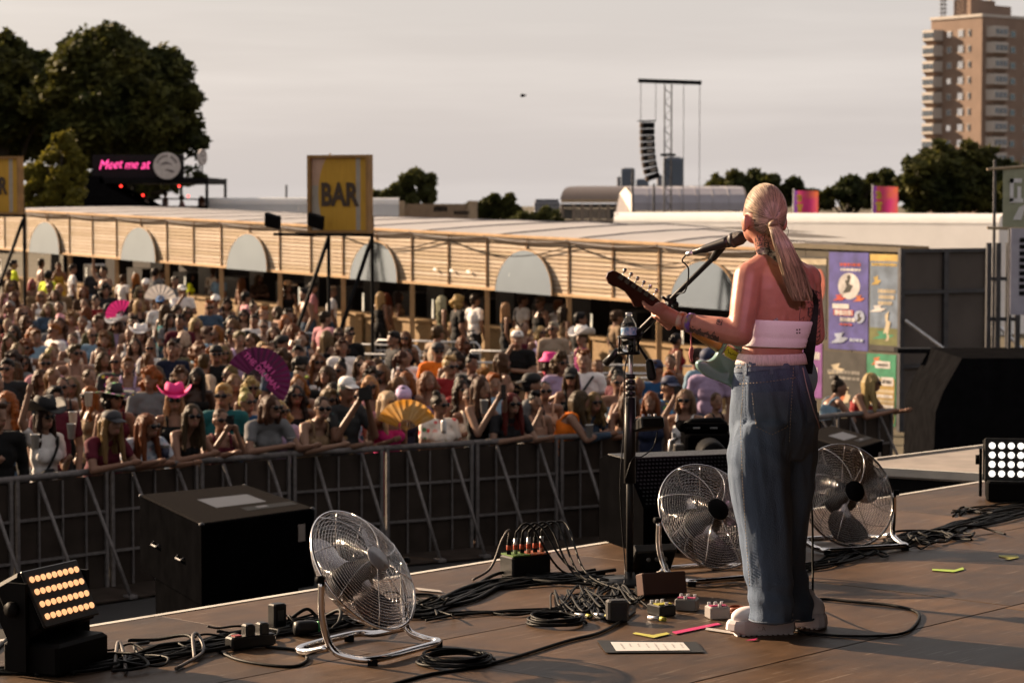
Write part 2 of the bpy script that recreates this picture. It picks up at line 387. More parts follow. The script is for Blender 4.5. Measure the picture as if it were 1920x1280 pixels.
while S + 1.07 < acc[-1]:
    a, b = along(S), along(S + 1.07); mid = (a + b) / 2; d = b - a
    px = 960 + F * mid.x / mid.y
    if px > -160:
        o = bproto if not used else copy_tree(bproto); used = True
        o.location = (mid.x, mid.y, gz(mid.x, mid.y) + .012); o.rotation_euler = (0, 0, math.atan2(d.y, d.x))
        o['label'] = 'section of aluminium crowd barrier ' + places[min(bi, len(places) - 1)]; o['group'] = 'crowd barrier sections along the pit'; bi += 1
    S += 1.07

# ================================================================== BAR
BO = Vector((-.6, 48.7, 0)); BD = Vector((.5908, -.8068, 0)).normalized(); BN = Vector((-.8068, -.5908, 0)).normalized()
def barz(t): return 1.93 - .0203 * t          # underside of the fascia
def bpt(t, n=0, z=0): p = BO + BD * t + BN * n; return Vector((p.x, p.y, z))
BS = -.0203
Bx = Vector((BD.x, BD.y, BS)).normalized(); Bz = Vector((0, 0, 1))
pine = mat('pine slat', (.82, .56, .33), .6, var=.3, vs_=3.5, stretch=(1, 1, 14), detail=6)
pine2 = mat('pine post', (.56, .35, .17), .6, var=.2, vs_=5)
osb = mat('chipboard', (.40, .26, .12), .7, var=.3, vs_=30, bump=.2, bs=80)
barb = thing('bar_building', 'long bar with slatted pine fascia, arched mirrors and white canopy roof', 'bar', bpt(0, 0, 0))
inv = Matrix.Translation(-barb.location)
def bbuild(b, name, m, parent=None, smooth=False):
    b.v = [inv @ p for p in b.v]; return b.build(name, m, parent or barb, smooth)
slat_mes = []
for k in range(4):
    b = MB(); b.bevbox((0, 0, 0), (1.29, .02, .064), .004); me = b.mesh('slat')
    me.materials.append(mat('pine slat %d' % k, ((.57, .44, .31), (.63, .50, .37), (.52, .40, .26), (.68, .55, .42))[k], .6, var=.3, vs_=3, stretch=(1, 1, 12), detail=6)); slat_mes.append(me)
tA, tB = .17 - 2.7 * 9, .17 + 2.7 * 3
rzB = math.atan2(BD.y, BD.x)
FH = 1.086
mirror = mat('arched mirror', (.40, .445, .485), .05, 1.0, var=.04, vs_=2)
half = 1.35; npan = int(round((tB - tA) / half))
for i in range(npan):
    t0 = tA + i * half; tc_ = t0 + half / 2
    b = MB(); M = frame(bpt(tc_, -.03, barz(tc_) + FH / 2), Bx, BN, Bz); b.box((0, 0, 0), (half - .02, .012, FH - .02)); b.v = [M @ p for p in b.v]
    fp = bbuild(b, 'fascia_panel', mat('fascia backing', (.42, .22, .085), .7, var=.2))
    for k in range(13):
        z = barz(tc_) + .05 + k * (FH - .09) / 12
        p = bpt(tc_, .0, z) - barb.location
        inst('slat', slat_mes[random.randrange(4)], fp, p, (0, math.asin(-BS) * 1.0, rzB))
    b = MB(); b.bar(bpt(t0, .006, barz(t0) - .02), bpt(t0, .006, barz(t0) + FH), .085, .014); bbuild(b, 'batten', MATS['pine slat'])
    if i % 2 == 0:
        b = MB(); b.bar(bpt(t0, .0, gz(*bpt(t0).xy) - .05), bpt(t0, .0, barz(t0) - .02), .10, .10); bbuild(b, 'post', pine2)
        b = MB(); b.tube([bpt(t0 + .25, -.35, barz(t0) - .75), bpt(t0 + .25, -.35, barz(t0) - .35)], .018, 8); bbuild(b, 'tube_light', mat('tube light', (.9, .85, .75), emit=(1, .85, .6), estr=.2))
for nm, dz in (('bottom_rail', .005), ('top_rail', FH)):
    b = MB(); b.bar(bpt(tA, .03, barz(tA) + dz), bpt(tB, .03, barz(tB) + dz), .05, .05); bbuild(b, nm, pine2)
# arched mirrors, leaning back a little
for k in range(-4, 2):
    t = .17 + half + k * 5.4
    hw = .92; hh = .84
    poly = [(hw * math.cos(a), hh * math.sin(a)) for a in [math.pi * j / 28 for j in range(29)]]
    up = (Bz + BN * -.068).normalized(); M = frame(bpt(t, .10, barz(t) - .02), Bx, up, Bx.cross(up))
    b = MB(); b.prism(poly, -.012, .012, M); o = bbuild(b, 'mirror', mirror)
    b = MB(); b.tube([M @ V(p[0] * 1.01, p[1] * 1.01, 0) for p in poly], .016, 6); b.v = [inv @ p for p in b.v]; b.build('mirror_rim', pine2, o)
# canopy roof in sheets
roofm = mat('canopy sheet', (.66, .63, .63), .55, var=.06, vs_=1.2, transl=.25)
seam = mat('canopy seam', (.38, .34, .33), .7)
for i in range(0, npan, 2):
    t0 = tA + i * half; t1 = t0 + 2 * half
    def rp_(t, n, dz): return bpt(t, n, barz(t) + FH + (dz * max(.2, .62 + .032 * t) if dz > 0 else dz))
    kd = max(.12, min(1, (8.0 - t0) / 7)); b = MB(); rows = [(.1 if q > 0 else q * kd, dz * (1 if q > 0 else max(.45, kd))) for q, dz in [(.1, -.05), (-.6, .03), (-2.0, .17), (-3.4, .27), (-4.6, .30), (-6.5, .12)]]
    vv = []
    for n_, dz in rows:
        for j in range(7):
            f = j / 6; sag = -.05 * math.sin(math.pi * f) * (1 if n_ > -5 else .6)
            vv.append(rp_(t0 + .012 + (t1 - t0 - .024) * f, n_, dz + sag))
    b.add(vv, [(a * 7 + j, a * 7 + j + 1, a * 7 + j + 8, a * 7 + j + 7) for a in range(len(rows) - 1) for j in range(6)])
    bbuild(b, 'roof_sheet', roofm, None, True)
    b = MB(); b.tube([rp_(t0, n_, dz + .02) for n_, dz in rows], .013, 6); bbuild(b, 'roof_beam', seam)
b = MB(); b.quad(bpt(tA, -4.2, gz(*bpt(tA).xy) - .3), bpt(tB, -4.2, gz(*bpt(tB).xy) - .5), bpt(tB, -4.2, barz(tB) + FH), bpt(tA, -4.2, barz(tA) + FH)); bbuild(b, 'back_wall', mat('dark bar interior', (.02, .014, .011), .8, var=.3))
b = MB(); b.quad(bpt(tB, 0, -.4), bpt(tB, -4.2, -.4), bpt(tB, -4.2, barz(tB) + FH), bpt(tB, 0, barz(tB) + FH)); bbuild(b, 'end_wall', osb)
for i in range(0, npan, 2):
    t0 = tA + i * half + .1; t1 = t0 + 2.5; g0, g1 = gz(*bpt(t0).xy), gz(*bpt(t1).xy)
    b = MB(); M = frame(bpt((t0 + t1) / 2, -.55, (g0 + g1) / 2 + .5), Bx, BN, Bz); b.box((0, 0, 0), (2.56, .06, 1.04)); b.box((0, -.2, .55), (2.6, .55, .05)); b.v = [M @ p for p in b.v]; bbuild(b, 'counter', osb)
    b = MB(); M = frame(bpt((t0 + t1) / 2, -3.2, (g0 + g1) / 2 + .7), Bx, BN, Bz)
    b.box((-.6, 0, 0), (.9, .6, 1.4)); b.box((.6, 0, .25), (.7, .5, 1.9)); b.v = [M @ p for p in b.v]; bbuild(b, 'back_fridge', mat('dark fridge', (.035, .03, .028), .35, var=.3))
# festoon cable slung along the fascia
fest = []
for t in np.linspace(-5.5, 7, 40):
    fest.append(bpt(t, .06, barz(t) + FH - .12 - .28 * abs(math.sin((t + 5.5) * math.pi / 4.3))))
b = MB(); b.tube(fest, .012, 5); bbuild(b, 'festoon_cable', black)
for t in (-1.6, -1.0, -.4, 1.05):
    b = MB(); b.ell(bpt(t, .06, barz(t) + .32), (.032, .032, .032), n=8, m=6); bbuild(b, 'bulb', mat('festoon bulb', (.9, .85, .75), emit=(1, .9, .7), estr=.3))

# ================================================================== POSTER WALL continuing the bar line
tP0, tP1 = 8.35, 11.75
pw = thing('poster_wall', 'weathered board wall covered in big posters, right of the bar', 'wall', bpt(tP0, 0, -.2)); pinv = Matrix.Translation(-pw.location)
def pbuild(b, name, m, parent=None): b.v = [pinv @ p for p in b.v]; return b.build(name, m, parent or pw)
wallm = mat('weathered board', (.11, .092, .065), .8, var=.35, vs_=3, bump=.3, bs=25)
for k in range(3):
    t0 = tP0 + k * 1.14; b = MB(); M = frame(bpt(t0 + .565, .0, 1.38), BD, BN, Bz); b.box((0, 0, 0), (1.13, .05, 3.16 - .06 * k)); b.v = [M @ p for p in b.v]; pbuild(b, 'board', wallm)
b = MB(); b.bar(bpt(tP0, .04, 2.93), bpt(tP1, .04, 2.88), .04, .08); pbuild(b, 'cap_rail', mat('cap rail', (.17, .135, .085), .7))
def flat(name, col, rough=.75): return mat(name, col, rough, var=.4, vs_=4.5, detail=8)
def poster(t0, t1, z0, z1, base, name, bits):
    """a pasted sheet with its print: bits = (kind, u, v, w, h, colour) in 0..1 of the sheet"""
    Wd, Hd = t1 - t0, z1 - z0; M = frame(bpt(t0, .027, z0), BD, Bz, BD.cross(Bz))
    nrm = 1 if (M.to_3x3() @ V(0, 0, 1)).dot(BN) > 0 else -1
    b = MB(); b.add([M @ V(0, 0, .004 * nrm), M @ V(Wd, 0, .004 * nrm), M @ V(Wd, Hd, .004 * nrm), M @ V(0, Hd, .004 * nrm)], [(0, 1, 2, 3)])
    mats_ = [flat('print ' + base[0], base[1])]; idx = {base[0]: 0}; lay = .006
    for kind, u, v, w, h, cc in bits:
        if cc[0] not in idx: idx[cc[0]] = len(mats_); mats_.append(flat('print ' + cc[0], cc[1]))
        b.mi = idx[cc[0]]; lay += .0006
        if kind == 'r': b.add([M @ V((u + a) * Wd, (v + c_) * Hd, lay * nrm) for a, c_ in ((0, 0), (w, 0), (w, h), (0, h))], [(0, 1, 2, 3)])
        elif kind == 'e': b.add([M @ V((u + w / 2 + w / 2 * math.cos(q)) * Wd, (v + h / 2 + h / 2 * math.sin(q)) * Hd, lay * nrm) for q in [j * math.pi / 12 for j in range(24)]], [tuple(range(24))])
        elif kind == 't':
            rnd = random.Random(int(u * 997 + v * 331)); x = u
            while x < u + w - .02:
                ww = rnd.uniform(.03, .10); b.add([M @ V((min(x + a * ww, u + w)) * Wd, (v + c_ * h) * Hd, lay * nrm) for a, c_ in ((0, 0), (1, 0), (1, 1), (0, 1))], [(0, 1, 2, 3)]); x += ww + .018
        elif kind == 's': b.add([M @ V((u + a * w) * Wd, (v + c_ * h) * Hd, lay * nrm) for a, c_ in ((0, 0), (.7, .1), (1, .5), (.6, .6), (.75, 1), (.2, .8), (.35, .45))], [tuple(range(7))])
    return pbuild(b, name, mats_)
BLUE = ('blue', (.10, .09, .33)); WHT = ('white', (.72, .68, .66)); RED = ('red', (.55, .07, .05)); YEL = ('yellow', (.62, .43, .12)); SKY = ('skyblue', (.19, .25, .34)); GRN = ('green', (.05, .28, .15))
DRK = ('dark', (.06, .055, .05)); PUR = ('purple', (.25, .08, .32)); OLV = ('olive', (.16, .17, .06)); CRM = ('cream', (.62, .52, .36)); LBL = ('lightblue', (.42, .47, .62)); ORG = ('orange', (.6, .16, .05))
tq = lambda px: (lambda k: (.6 + 48.7 * k) / (.5908 + .8068 * k))((px - 960) / F)
poster(tq(1504), tq(1552), 1.35, 2.74, DRK, 'poster', [('r', 0, .9, 1, .07, CRM), ('e', .15, .45, .5, .4, ('brick', (.38, .09, .06))), ('e', .5, .45, .45, .4, ('brick', (.38, .09, .06))), ('e', .28, .52, .5, .27, DRK), ('t', .2, .62, .6, .06, RED), ('t', .25, .3, .5, .05, ORG)])
poster(tq(1557), tq(1631), 1.20, 2.82, BLUE, 'poster', [('t', .28, .86, .55, .03, RED), ('t', .3, .81, .5, .025, WHT), ('e', .24, .52, .55, .27, WHT), ('e', .46, .72, .10, .05, DRK), ('s', .36, .58, .26, .16, DRK), ('s', .1, .50, .35, .07, RED), ('s', .62, .50, .3, .07, ORG), ('r', .1, .42, .42, .05, WHT), ('r', .13, .35, .5, .06, RED), ('t', .16, .355, .44, .05, WHT), ('t', .3, .29, .4, .04, WHT), ('e', .66, .28, .26, .13, LBL), ('s', .7, .29, .16, .1, DRK), ('t', .3, .25, .3, .02, RED), ('s', .06, .06, .45, .12, LBL), ('t', .55, .09, .35, .03, LBL)])
poster(tq(1634), tq(1687), 1.22, 2.80, SKY, 'poster', [('r', 0, .93, 1, .07, YEL), ('t', .05, .88, .9, .03, YEL), ('s', .05, .68, .35, .1, YEL), ('t', .3, .60, .6, .04, CRM), ('t', .32, .54, .55, .04, CRM), ('t', .3, .48, .5, .035, CRM), ('s', 0, .4, .6, .08, WHT), ('r', 0, .0, 1, .24, OLV), ('s', .1, .12, .8, .1, GRN), ('s', .5, .18, .25, .24, CRM), ('s', .58, .1, .14, .12, CRM), ('r', 0, 0, 1, .06, DRK)])
poster(tq(1504), tq(1545), .35, 1.28, PUR, 'poster', [('t', .3, .7, .6, .13, WHT), ('t', .3, .45, .5, .1, WHT), ('s', .2, .2, .6, .2, LBL)])
poster(tq(1548), tq(1628), .2, 1.16, DRK, 'poster', [('s', .1, .6, .4, .2, CRM), ('t', .1, .62, .75, .06, ('grey', (.3, .28, .25))), ('t', .15, .52, .7, .05, ('grey', (.3, .28, .25))), ('s', .3, .08, .25, .35, ORG), ('s', .45, .1, .2, .3, CRM)])
poster(tq(1629), tq(1684), .0, 1.17, GRN, 'poster', [('s', .15, .84, .4, .12, ORG), ('r', .3, .8, .5, .1, WHT), ('t', .36, .83, .4, .035, DRK), ('r', .1, .04, .86, .62, ('ochre', (.42, .28, .08))), ('r', .12, .56, .34, .12, WHT), ('r', .52, .56, .4, .12, WHT), ('t', .16, .59, .26, .05, DRK), ('t', .56, .59, .3, .05, DRK)] + [('t', .1, .46 - .07 * k, .84, .045, WHT if k % 2 else CRM) for k in range(6)])
tag(pw, cat='wall')
# ================================================================== BAR SIGNS on black stands
frame_m = mat('sign frame', (.36, .20, .07), .6, var=.2); ochre = mat('sign ochre', (.60, .34, .035), .6, var=.12, vs_=3, stretch=(8, 1, 1))
sgrey = mat('sign grey', (.42, .38, .32), .6); spink = mat('sign pink', (.55, .36, .26), .6); sdark = mat('sign letters', (.07, .045, .03), .6)
def bar_sign(label, D, x0, x1, ytop, ybot, yaw):
    c = at((x0 + x1) / 2, (ytop + ybot) / 2, D); s = F / D; h = (ybot - ytop) / s; w = (x1 - x0) / s / math.cos(yaw)
    g0 = gz(c.x, c.y); t = thing('bar_sign', label, 'sign', (c.x, c.y, g0), yaw, 'bar signs on black stands'); zc = c.z - g0
    b = MB(); b.box((0, .05, zc), (w, .10, h)); b.build('backing_board', frame_m, t)
    b = MB()
    for x in (-w / 2 + .03, w / 2 - .03): b.box((x, -.03, zc), (.06, .08, h))
    for z in (-h / 2 + .025, h / 2 - .025): b.box((0, -.028, zc + z), (w - .12, .075, .05))
    b.build('sign_frame', frame_m, t)
    b = MB(); I = w - .13; Hh = h - .11; y = -.004
    def pl(u0, u1, v0, v1, mi, k): b.mi = mi; b.quad(*[V(-I / 2 + u * I, y - .0015 * k, zc - Hh / 2 + v * Hh) for u, v in ((u0, v0), (u1, v0), (u1, v1), (u0, v1))])
    pl(0, 1, 0, 1, 0, 0); pl(0, .2, 0, .62, 1, 1); pl(0, .3, .62, 1, 2, 1); pl(.8, .88, 0, 1, 1, 1)
    b.mi = 0; b.add([V(-I / 2 + (.48 + .36 * math.cos(q)) * I, y - .004, zc - Hh / 2 + (.5 + .62 * math.sin(q)) * Hh) for q in [math.pi * .62 + j * math.pi * .76 / 14 for j in range(15)]] + [V(-I / 2 + .5 * I, y - .004, zc - Hh / 2 + .02), V(-I / 2 + .5 * I, y - .004, zc + Hh / 2 - .02)][:0], [tuple(range(15))])
    b.build('printed_face', [ochre, sgrey, spink], t)
    me = text_mesh('BAR', size=h * .36, depth=.006, bold=.012 * h, spacing=1.02)
    o = obj('lettering', me, sdark, t); o.location = (0, -.02, zc - .02 * h); o.rotation_euler = (math.pi / 2, 0, 0); o.scale = (.80, 1.12, 1)
    for x in (-w * .5 + .33, w / 2 - .04):
        b = MB(); b.tube([(x, .14, 0), (x, .14, zc - h / 2 + .3)], .035, 8); b.build('post', black, t)
        b = MB(); b.tube([(x, .12, zc - h / 2 - .1), (x - .7, -.75, .02)], .04, 8); b.build('brace', black, t)
        b = MB(); b.tube([(x, .10, zc - h / 2 - .03), (x - .85, -.4, zc - h / 2 - .02)], .03, 8); a = b.build('lamp_arm', black, t)
        b = MB(); M = Matrix.Rotation(.5, 3, 'X') @ Matrix.Rotation(.3, 3, 'Y'); b.box((x - .85, -.42, zc - h / 2 + .22), (.30, .07, .26), M); b.build('floodlight', black, t)
    return t
bar_sign('square ochre BAR sign on a black stand, middle of the long bar', 44.0, 577, 696, 291, 437, R(-24))
bar_sign('BAR sign cut off by the left edge of the photo', 55.0, -64, 45, 294, 402, R(-28))

# ================================================================== RAISED DECK with neon sign
DK = 92.0
dk = thing('terrace_bar', 'black two storey terrace bar with pink neon script above the canopy', 'bar', at(255, 385, DK) * 1 - V(0, 0, at(255, 385, DK).z - .6))
dinv = Matrix.Translation(-dk.location); sD = F / DK
def D_(px, py, dy=0): return at(px, py, DK + dy)
def kbuild(b, name, m, parent=None, smooth=False): b.v = [dinv @ p for p in b.v]; return b.build(name, m, parent or dk, smooth)
b = MB(); b.add([D_(118, 440), D_(300, 440), D_(268, 385), D_(200, 350), D_(190, 330), D_(118, 330)], [(0, 1, 2, 3, 4, 5)]); b.add([p + V(0, 5, 0) for p in b.v], [(5, 4, 3, 2, 1, 0)])
b.add([], [(i, (i + 1) % 6, 6 + (i + 1) % 6, 6 + i) for i in range(6)]) if False else None
b.f += [[i, 6 + i, 6 + (i + 1) % 6, (i + 1) % 6] for i in range(6)]; b.m += [0] * 6
kbuild(b, 'stair_block', blackcloth)
b = MB(); a0, a1 = D_(118, 440), D_(386, 440); b.add([a0, a1, a1 + V(0, 6, 0), a0 + V(0, 6, 0)] + [p - V(0, 0, 3.2) for p in (a0, a1, a1 + V(0, 6, 0), a0 + V(0, 6, 0))], [(0, 1, 2, 3), (4, 7, 6, 5), (0, 4, 5, 1), (1, 5, 6, 2), (2, 6, 7, 3), (3, 7, 4, 0)]); kbuild(b, 'lower_storey', blackcloth); b = MB(); b.quad(D_(262, 440), D_(388, 440), D_(388, 386), D_(262, 386)); kbuild(b, 'parapet', blackcloth)
b = MB(); a0, a1 = D_(186, 333), D_(390, 333); b.add([a0, a1, a1 + V(0, 6, 0), a0 + V(0, 6, 0)] + [p - V(0, 0, .22) for p in (a0, a1, a1 + V(0, 6, 0), a0 + V(0, 6, 0))], [(0, 1, 2, 3), (4, 7, 6, 5), (0, 4, 5, 1), (1, 5, 6, 2), (2, 6, 7, 3), (3, 7, 4, 0)]); kbuild(b, 'canopy', black)
for px, dy in ((388, 0), (388, 5.9), (205, 5.9), (300, 5.9)):
    b = MB(); b.tube([D_(px, 392, 0) + V(0, dy, 0), D_(px, 332, 0) + V(0, dy, 0)], .06, 8); kbuild(b, 'post', black)
b = MB(); b.tube([D_(270, 372), D_(386, 374)], .03, 6); kbuild(b, 'handrail', black)
b = MB(); b.quad(D_(173, 337, .2), D_(345, 337, .2), D_(345, 290, .2), D_(173, 290, .2)); kbuild(b, 'sign_mesh', mat('dark mesh', (.012, .012, .014), .9))
for px, py in ((227, 349), (336, 349), (268, 366), (248, 380), (353, 368)):
    b = MB(); b.ell(D_(px, py, .6), (.045, .045, .04), n=8, m=6); kbuild(b, 'red_lamp', mat('red lamp', (.8, .05, .03), emit=(1, .03, .02), estr=2))
neon = mat('pink neon', (.9, .1, .35), emit=(1, .07, .30), estr=.62)
ns = thing('neon_sign', 'pink neon script reading Meet me at above the terrace bar', 'sign', D_(233, 309, -.1))
for wd, px, sz in (('Meet', 206, 26), ('me', 245, 25), ('at', 271, 27)):
    me = text_mesh(wd, size=.95 * sz / sD, depth=.01, shear=.4, bold=-.005); o = obj('neon_word', me, neon, ns); o.location = D_(px, 309, -.1) - ns.location; o.rotation_euler = (math.pi / 2, R(-4), 0); o.scale = (.86, 1, 1)
def roundel(label, px, py, r, wx=1.0, yaw=0):
    c = D_(px, py, -.25); t = thing('round_sign', label, 'sign', c, yaw, 'round white signs')
    rr = r / sD
    b = MB(); b.lathe([(0, -.04), (rr, -.04), (rr, .04), (0, .04)], 40, Matrix.Rotation(math.pi / 2, 4, 'X')); b.build('disc', mat('sign white', (.72, .66, .64), .6), t)
    b = MB(); inkz = -.046
    for k in range(11):                   # arched row of capitals, too soft to read
        q = R(160 - 14 * k); w_, h_ = rr * .11, rr * .2
        if k == 6: continue
        M = Matrix.Translation((rr * .74 * math.cos(q), inkz, rr * .74 * math.sin(q))) @ Matrix.Rotation(math.pi / 2 - q, 4, 'Y')
        b.add([M @ V(a * w_, 0, c_ * h_) for a, c_ in ((-.5, -.5), (.5, -.5), (.5, .5), (-.5, .5))], [(0, 1, 2, 3)])
    b.add([V(rr * x, inkz, rr * z) for x, z in ((-.55, .02), (-.3, .22), (-.05, .3), (.25, .2), (.5, .02), (.1, .12), (-.2, .1))], [tuple(range(7))])
    b.add([V(rr * x, inkz, rr * z) for x, z in ((-.2, -.32), (.1, -.38), (.45, -.55), (.6, -.45), (.3, -.3), (0, -.25))], [tuple(range(6))])
    b.build('print', mat('sign ink', (.16, .13, .14), .6), t)
    for dx in (-.3, .3):
        b = MB(); b.tube([(dx * rr, .06, 0), (dx * rr, .06, -rr - .35)], .03, 6); b.build('bracket', black, t)
    return t
roundel('round white sign with arched lettering beside the pink neon', 313, 311, 25)
o = roundel('narrow round white sign seen edge on, above the terrace post', 379, 295, 15, yaw=R(66))

# ================================================================== TREES
leaf_d = mat('leaf dark', (.036, .046, .013), .75, var=.3, vs_=.3, col2=(.095, .092, .02), island=.6, transl=.28, spec=.15)  # lighter olive patches paint sunlit clumps into the leaf colour
leaf_y = mat('leaf yellow green', (.19, .165, .022), .7, var=.25, island=.45, transl=.3)
leaf_m = mat('leaf mid green', (.08, .085, .025), .75, var=.25, island=.5, transl=.28, spec=.15)
bark = mat('bark', (.05, .04, .03), .9, var=.3)
def tree(label, base, H, blobs, leafm, n_leaf, size, trunk_r=.3, seed=1, group='trees behind the site'):
    """blobs: crown lobes (dx, dz, r) seen in the photo, dx/dz in metres from the base; depth is spread round the trunk"""
    rnd = random.Random(seed); t = thing('tree', label, 'tree', base, 0, group)
    b = MB(); top = max(z for _, z, _ in blobs)
    b.tube([(0, 0, -.3), (rnd.uniform(-.2, .2), 0, top * .3), (rnd.uniform(-.4, .4), 0, top * .62)], [trunk_r * 1.2, trunk_r, trunk_r * .55], 8)
    lobes = []
    for dx, dz, r in blobs:
        dy = rnd.uniform(-1, 1) * r * .8; lobes.append((V(dx, dy, dz), r))
        b.tube([(0, 0, top * rnd.uniform(.2, .45)), (dx * .5, dy * .5, dz * .75 + .2), (dx, dy, dz + r * .3)], [trunk_r * .45, trunk_r * .25, .03], 6)
    b.build('trunk', bark, t)
    clumps = []
    for c, r in lobes:
        k = max(8, int(r * r * 9))
        for _ in range(k):
            d = V(rnd.gauss(0, 1), rnd.gauss(0, 1), rnd.gauss(0, 1)).normalized(); q = c + d * (r * (rnd.uniform(.1, 1.0) ** .5)); clumps.append((q, r * rnd.uniform(.12, .42)))
    wsum = sum(r * r for _, r in clumps); vv = []; ff = []
    for q, r in clumps:
        for _ in range(int(n_leaf * r * r / wsum)):
            d = V(rnd.gauss(0, 1), rnd.gauss(0, 1), rnd.gauss(0, .8)); d = d * (r * .6 * min(1, 2.3 / max(.01, d.length)))
            p = q + d; u = V(rnd.gauss(0, 1), rnd.gauss(0, 1), rnd.gauss(0, .7)).normalized(); w_ = u.orthogonal().normalized(); s = size * rnd.uniform(.6, 1.3); k = len(vv)
            vv += [p - u * s, p + w_ * s * .55, p + u * s, p - w_ * s * .55]; ff.append((k, k + 1, k + 2, k + 3))
    b = MB(); b.v = vv; b.f = ff; b.m = [0] * len(ff); b.build('crown', leafm, t); return t
def ptree(label, D, px, lobes, leafm, n, size, tr=.3, seed=1, group='trees behind the site'):
    s = F / D; p = at(px, 385, D); gg = gz(p.x, p.y); base = V(p.x, D, gg)
    return tree(label, base, 0, [((x - px) / s, HC - gg + (385 - y) / s, r / s) for x, y, r in lobes], leafm, n, size, tr, seed, group)
ptree('huge dark tree at the upper left, cut by the photo edge', 150, 10, [(-30, 140, 60), (20, 110, 48), (40, 180, 55), (10, 220, 60), (60, 250, 55), (-20, 270, 60), (50, 130, 36), (5, 85, 26), (-40, 200, 60), (95, 150, 40), (85, 115, 26), (100, 200, 46)], leaf_d, 40000, .26, .5, 3)
ptree('broad dark tree rising behind the pink neon terrace', 146, 225, [(160, 130, 62), (225, 125, 56), (290, 140, 52), (255, 95, 34), (160, 95, 30), (200, 200, 70), (280, 210, 60), (330, 200, 48), (345, 250, 38), (355, 180, 26), (300, 275, 46), (230, 270, 60), (150, 250, 62), (110, 190, 58), (370, 290, 20), (330, 340, 34), (280, 345, 36), (220, 345, 36), (160, 340, 36), (365, 330, 18), (240, 78, 16), (180, 78, 14), (375, 265, 16)], leaf_d, 66000, .25, .55, 4)
ptree('yellow green young tree beside the left BAR sign', 88, 100, [(110, 300, 34), (70, 330, 26), (125, 270, 18), (140, 310, 22), (90, 355, 34), (60, 370, 22), (130, 350, 26), (150, 335, 14), (100, 390, 34), (118, 262, 9), (88, 300, 12), (150, 300, 10), (62, 350, 12), (110, 330, 22), (75, 390, 26), (140, 375, 22), (158, 318, 8), (132, 252, 6)], leaf_y, 24000, .15, .16, 5)
ptree('round pale green tree behind the BAR sign right edge', 190, 780, [(785, 345, 27), (770, 335, 18), (800, 340, 15), (745, 358, 18), (765, 368, 24), (715, 366, 15), (800, 370, 18), (740, 372, 18)], leaf_m, 12000, .3, .25, 6)
ptree('low dark tree left of the pale apartment block', 170, 920, [(905, 392, 20), (930, 388, 22), (950, 392, 18), (970, 402, 18), (888, 398, 14), (955, 375, 9), (925, 373, 8)], leaf_d, 12000, .3, .25, 7)
ptree('low green shrub tree under the pale apartment block', 150, 1000, [(990, 410, 18), (1015, 408, 20), (1040, 412, 14), (965, 412, 14)], leaf_m, 5000, .2, .2, 8)
for i, (lab, D, px, lobes, n) in enumerate([
    ('long dark tree crown right of the PA mast', 230, 1400, [(1340, 350, 22), (1375, 342, 24), (1410, 340, 24), (1445, 345, 22), (1480, 350, 20), (1325, 362, 16), (1430, 368, 26), (1380, 366, 26), (1470, 368, 24), (1498, 360, 14)], 11000),
    ('dark tree between the two pink flags', 215, 1590, [(1560, 368, 22), (1595, 358, 24), (1625, 352, 24), (1655, 345, 22), (1540, 375, 14), (1600, 378, 22), (1640, 375, 24), (1668, 335, 13)], 10000),
    ('big rounded dark tree in front of the tower block', 205, 1780, [(1720, 330, 34), (1760, 300, 32), (1800, 292, 30), (1840, 300, 34), (1875, 320, 32), (1740, 355, 40), (1790, 345, 50), (1850, 355, 46), (1700, 355, 26), (1815, 278, 16), (1770, 282, 16), (1890, 350, 26)], 20000),
    ('dark tree at the right edge behind the banner', 190, 1910, [(1905, 325, 18), (1925, 330, 24), (1900, 360, 24), (1940, 360, 30)], 5000),
    ('small dark tree left of the first pink flag', 240, 1525, [(1510, 372, 16), (1535, 368, 17), (1550, 378, 12)], 3000)]):
    ptree(lab, D, px, lobes, leaf_d, int(n * 1.5), .36, .35, 20 + i)

# ================================================================== WHITE MARQUEES
def marquee(label, p0, p1, h, depth, dirb):
    """long white tent: rounded eaves over a flat wall; p0, p1 = foot of the front wall"""
    L = (p1 - p0).length; u = (p1 - p0).normalized(); t = thing('marquee', label, 'tent', (p0 + p1) / 2, math.atan2(u.y, u.x), 'white marquees')
    n = max(2, int(L / 5)); k = L / n
    for i in range(n):
        b = MB(); b.box((-L / 2 + (i + .5) * k, 0, h * .46), (k - .015, .04, h * .92)); b.build('wall_panel', white, t)
    prof = [(0.02, h * .9), (.02, h * .96), (-.06, h * .985), (-.2, h - .005), (-.6, h - .03), (-depth * .5, h - .1), (-depth, h - .3)]
    vv = [V(x, -q[0], q[1]) for q in prof for x in np.linspace(-L / 2, L / 2, n + 1)]; m = n + 1
    b = MB(); b.add(vv, [(a * m + j, a * m + j + 1, (a + 1) * m + j + 1, (a + 1) * m + j) for a in range(len(prof) - 1) for j in range(n)]); b.build('roof_sheet', white, t, True)
    b = MB()
    pass
    for s in (-L / 2, L / 2): b = MB(); b.quad(V(s, 0, 0), V(s, depth, 0), V(s, depth, h), V(s, 0, h)); b.build('end_wall', white, t)
    return t
def foot(px, D): p = at(px, 385, D); return V(p.x, p.y, gz(p.x, p.y) - .1)
a, b_ = foot(1152, 74), foot(1875, 64)
m1 = marquee('long white marquee wall behind the poster wall', a, b_, 3.53 - a.z, 8, 1)
m2 = marquee('white marquee behind the BAR sign, left of the tan container', foot(371, 95), foot(748, 95.5), 3.9 - .55, 3, 1)
marquee('unseen white marquee beyond the left edge, added for the arched mirrors to reflect', V(-75, 95, .6), V(-48, 52, .6), 3.4, 8, 1)  # unseen tent added so the arched mirrors have something to reflect
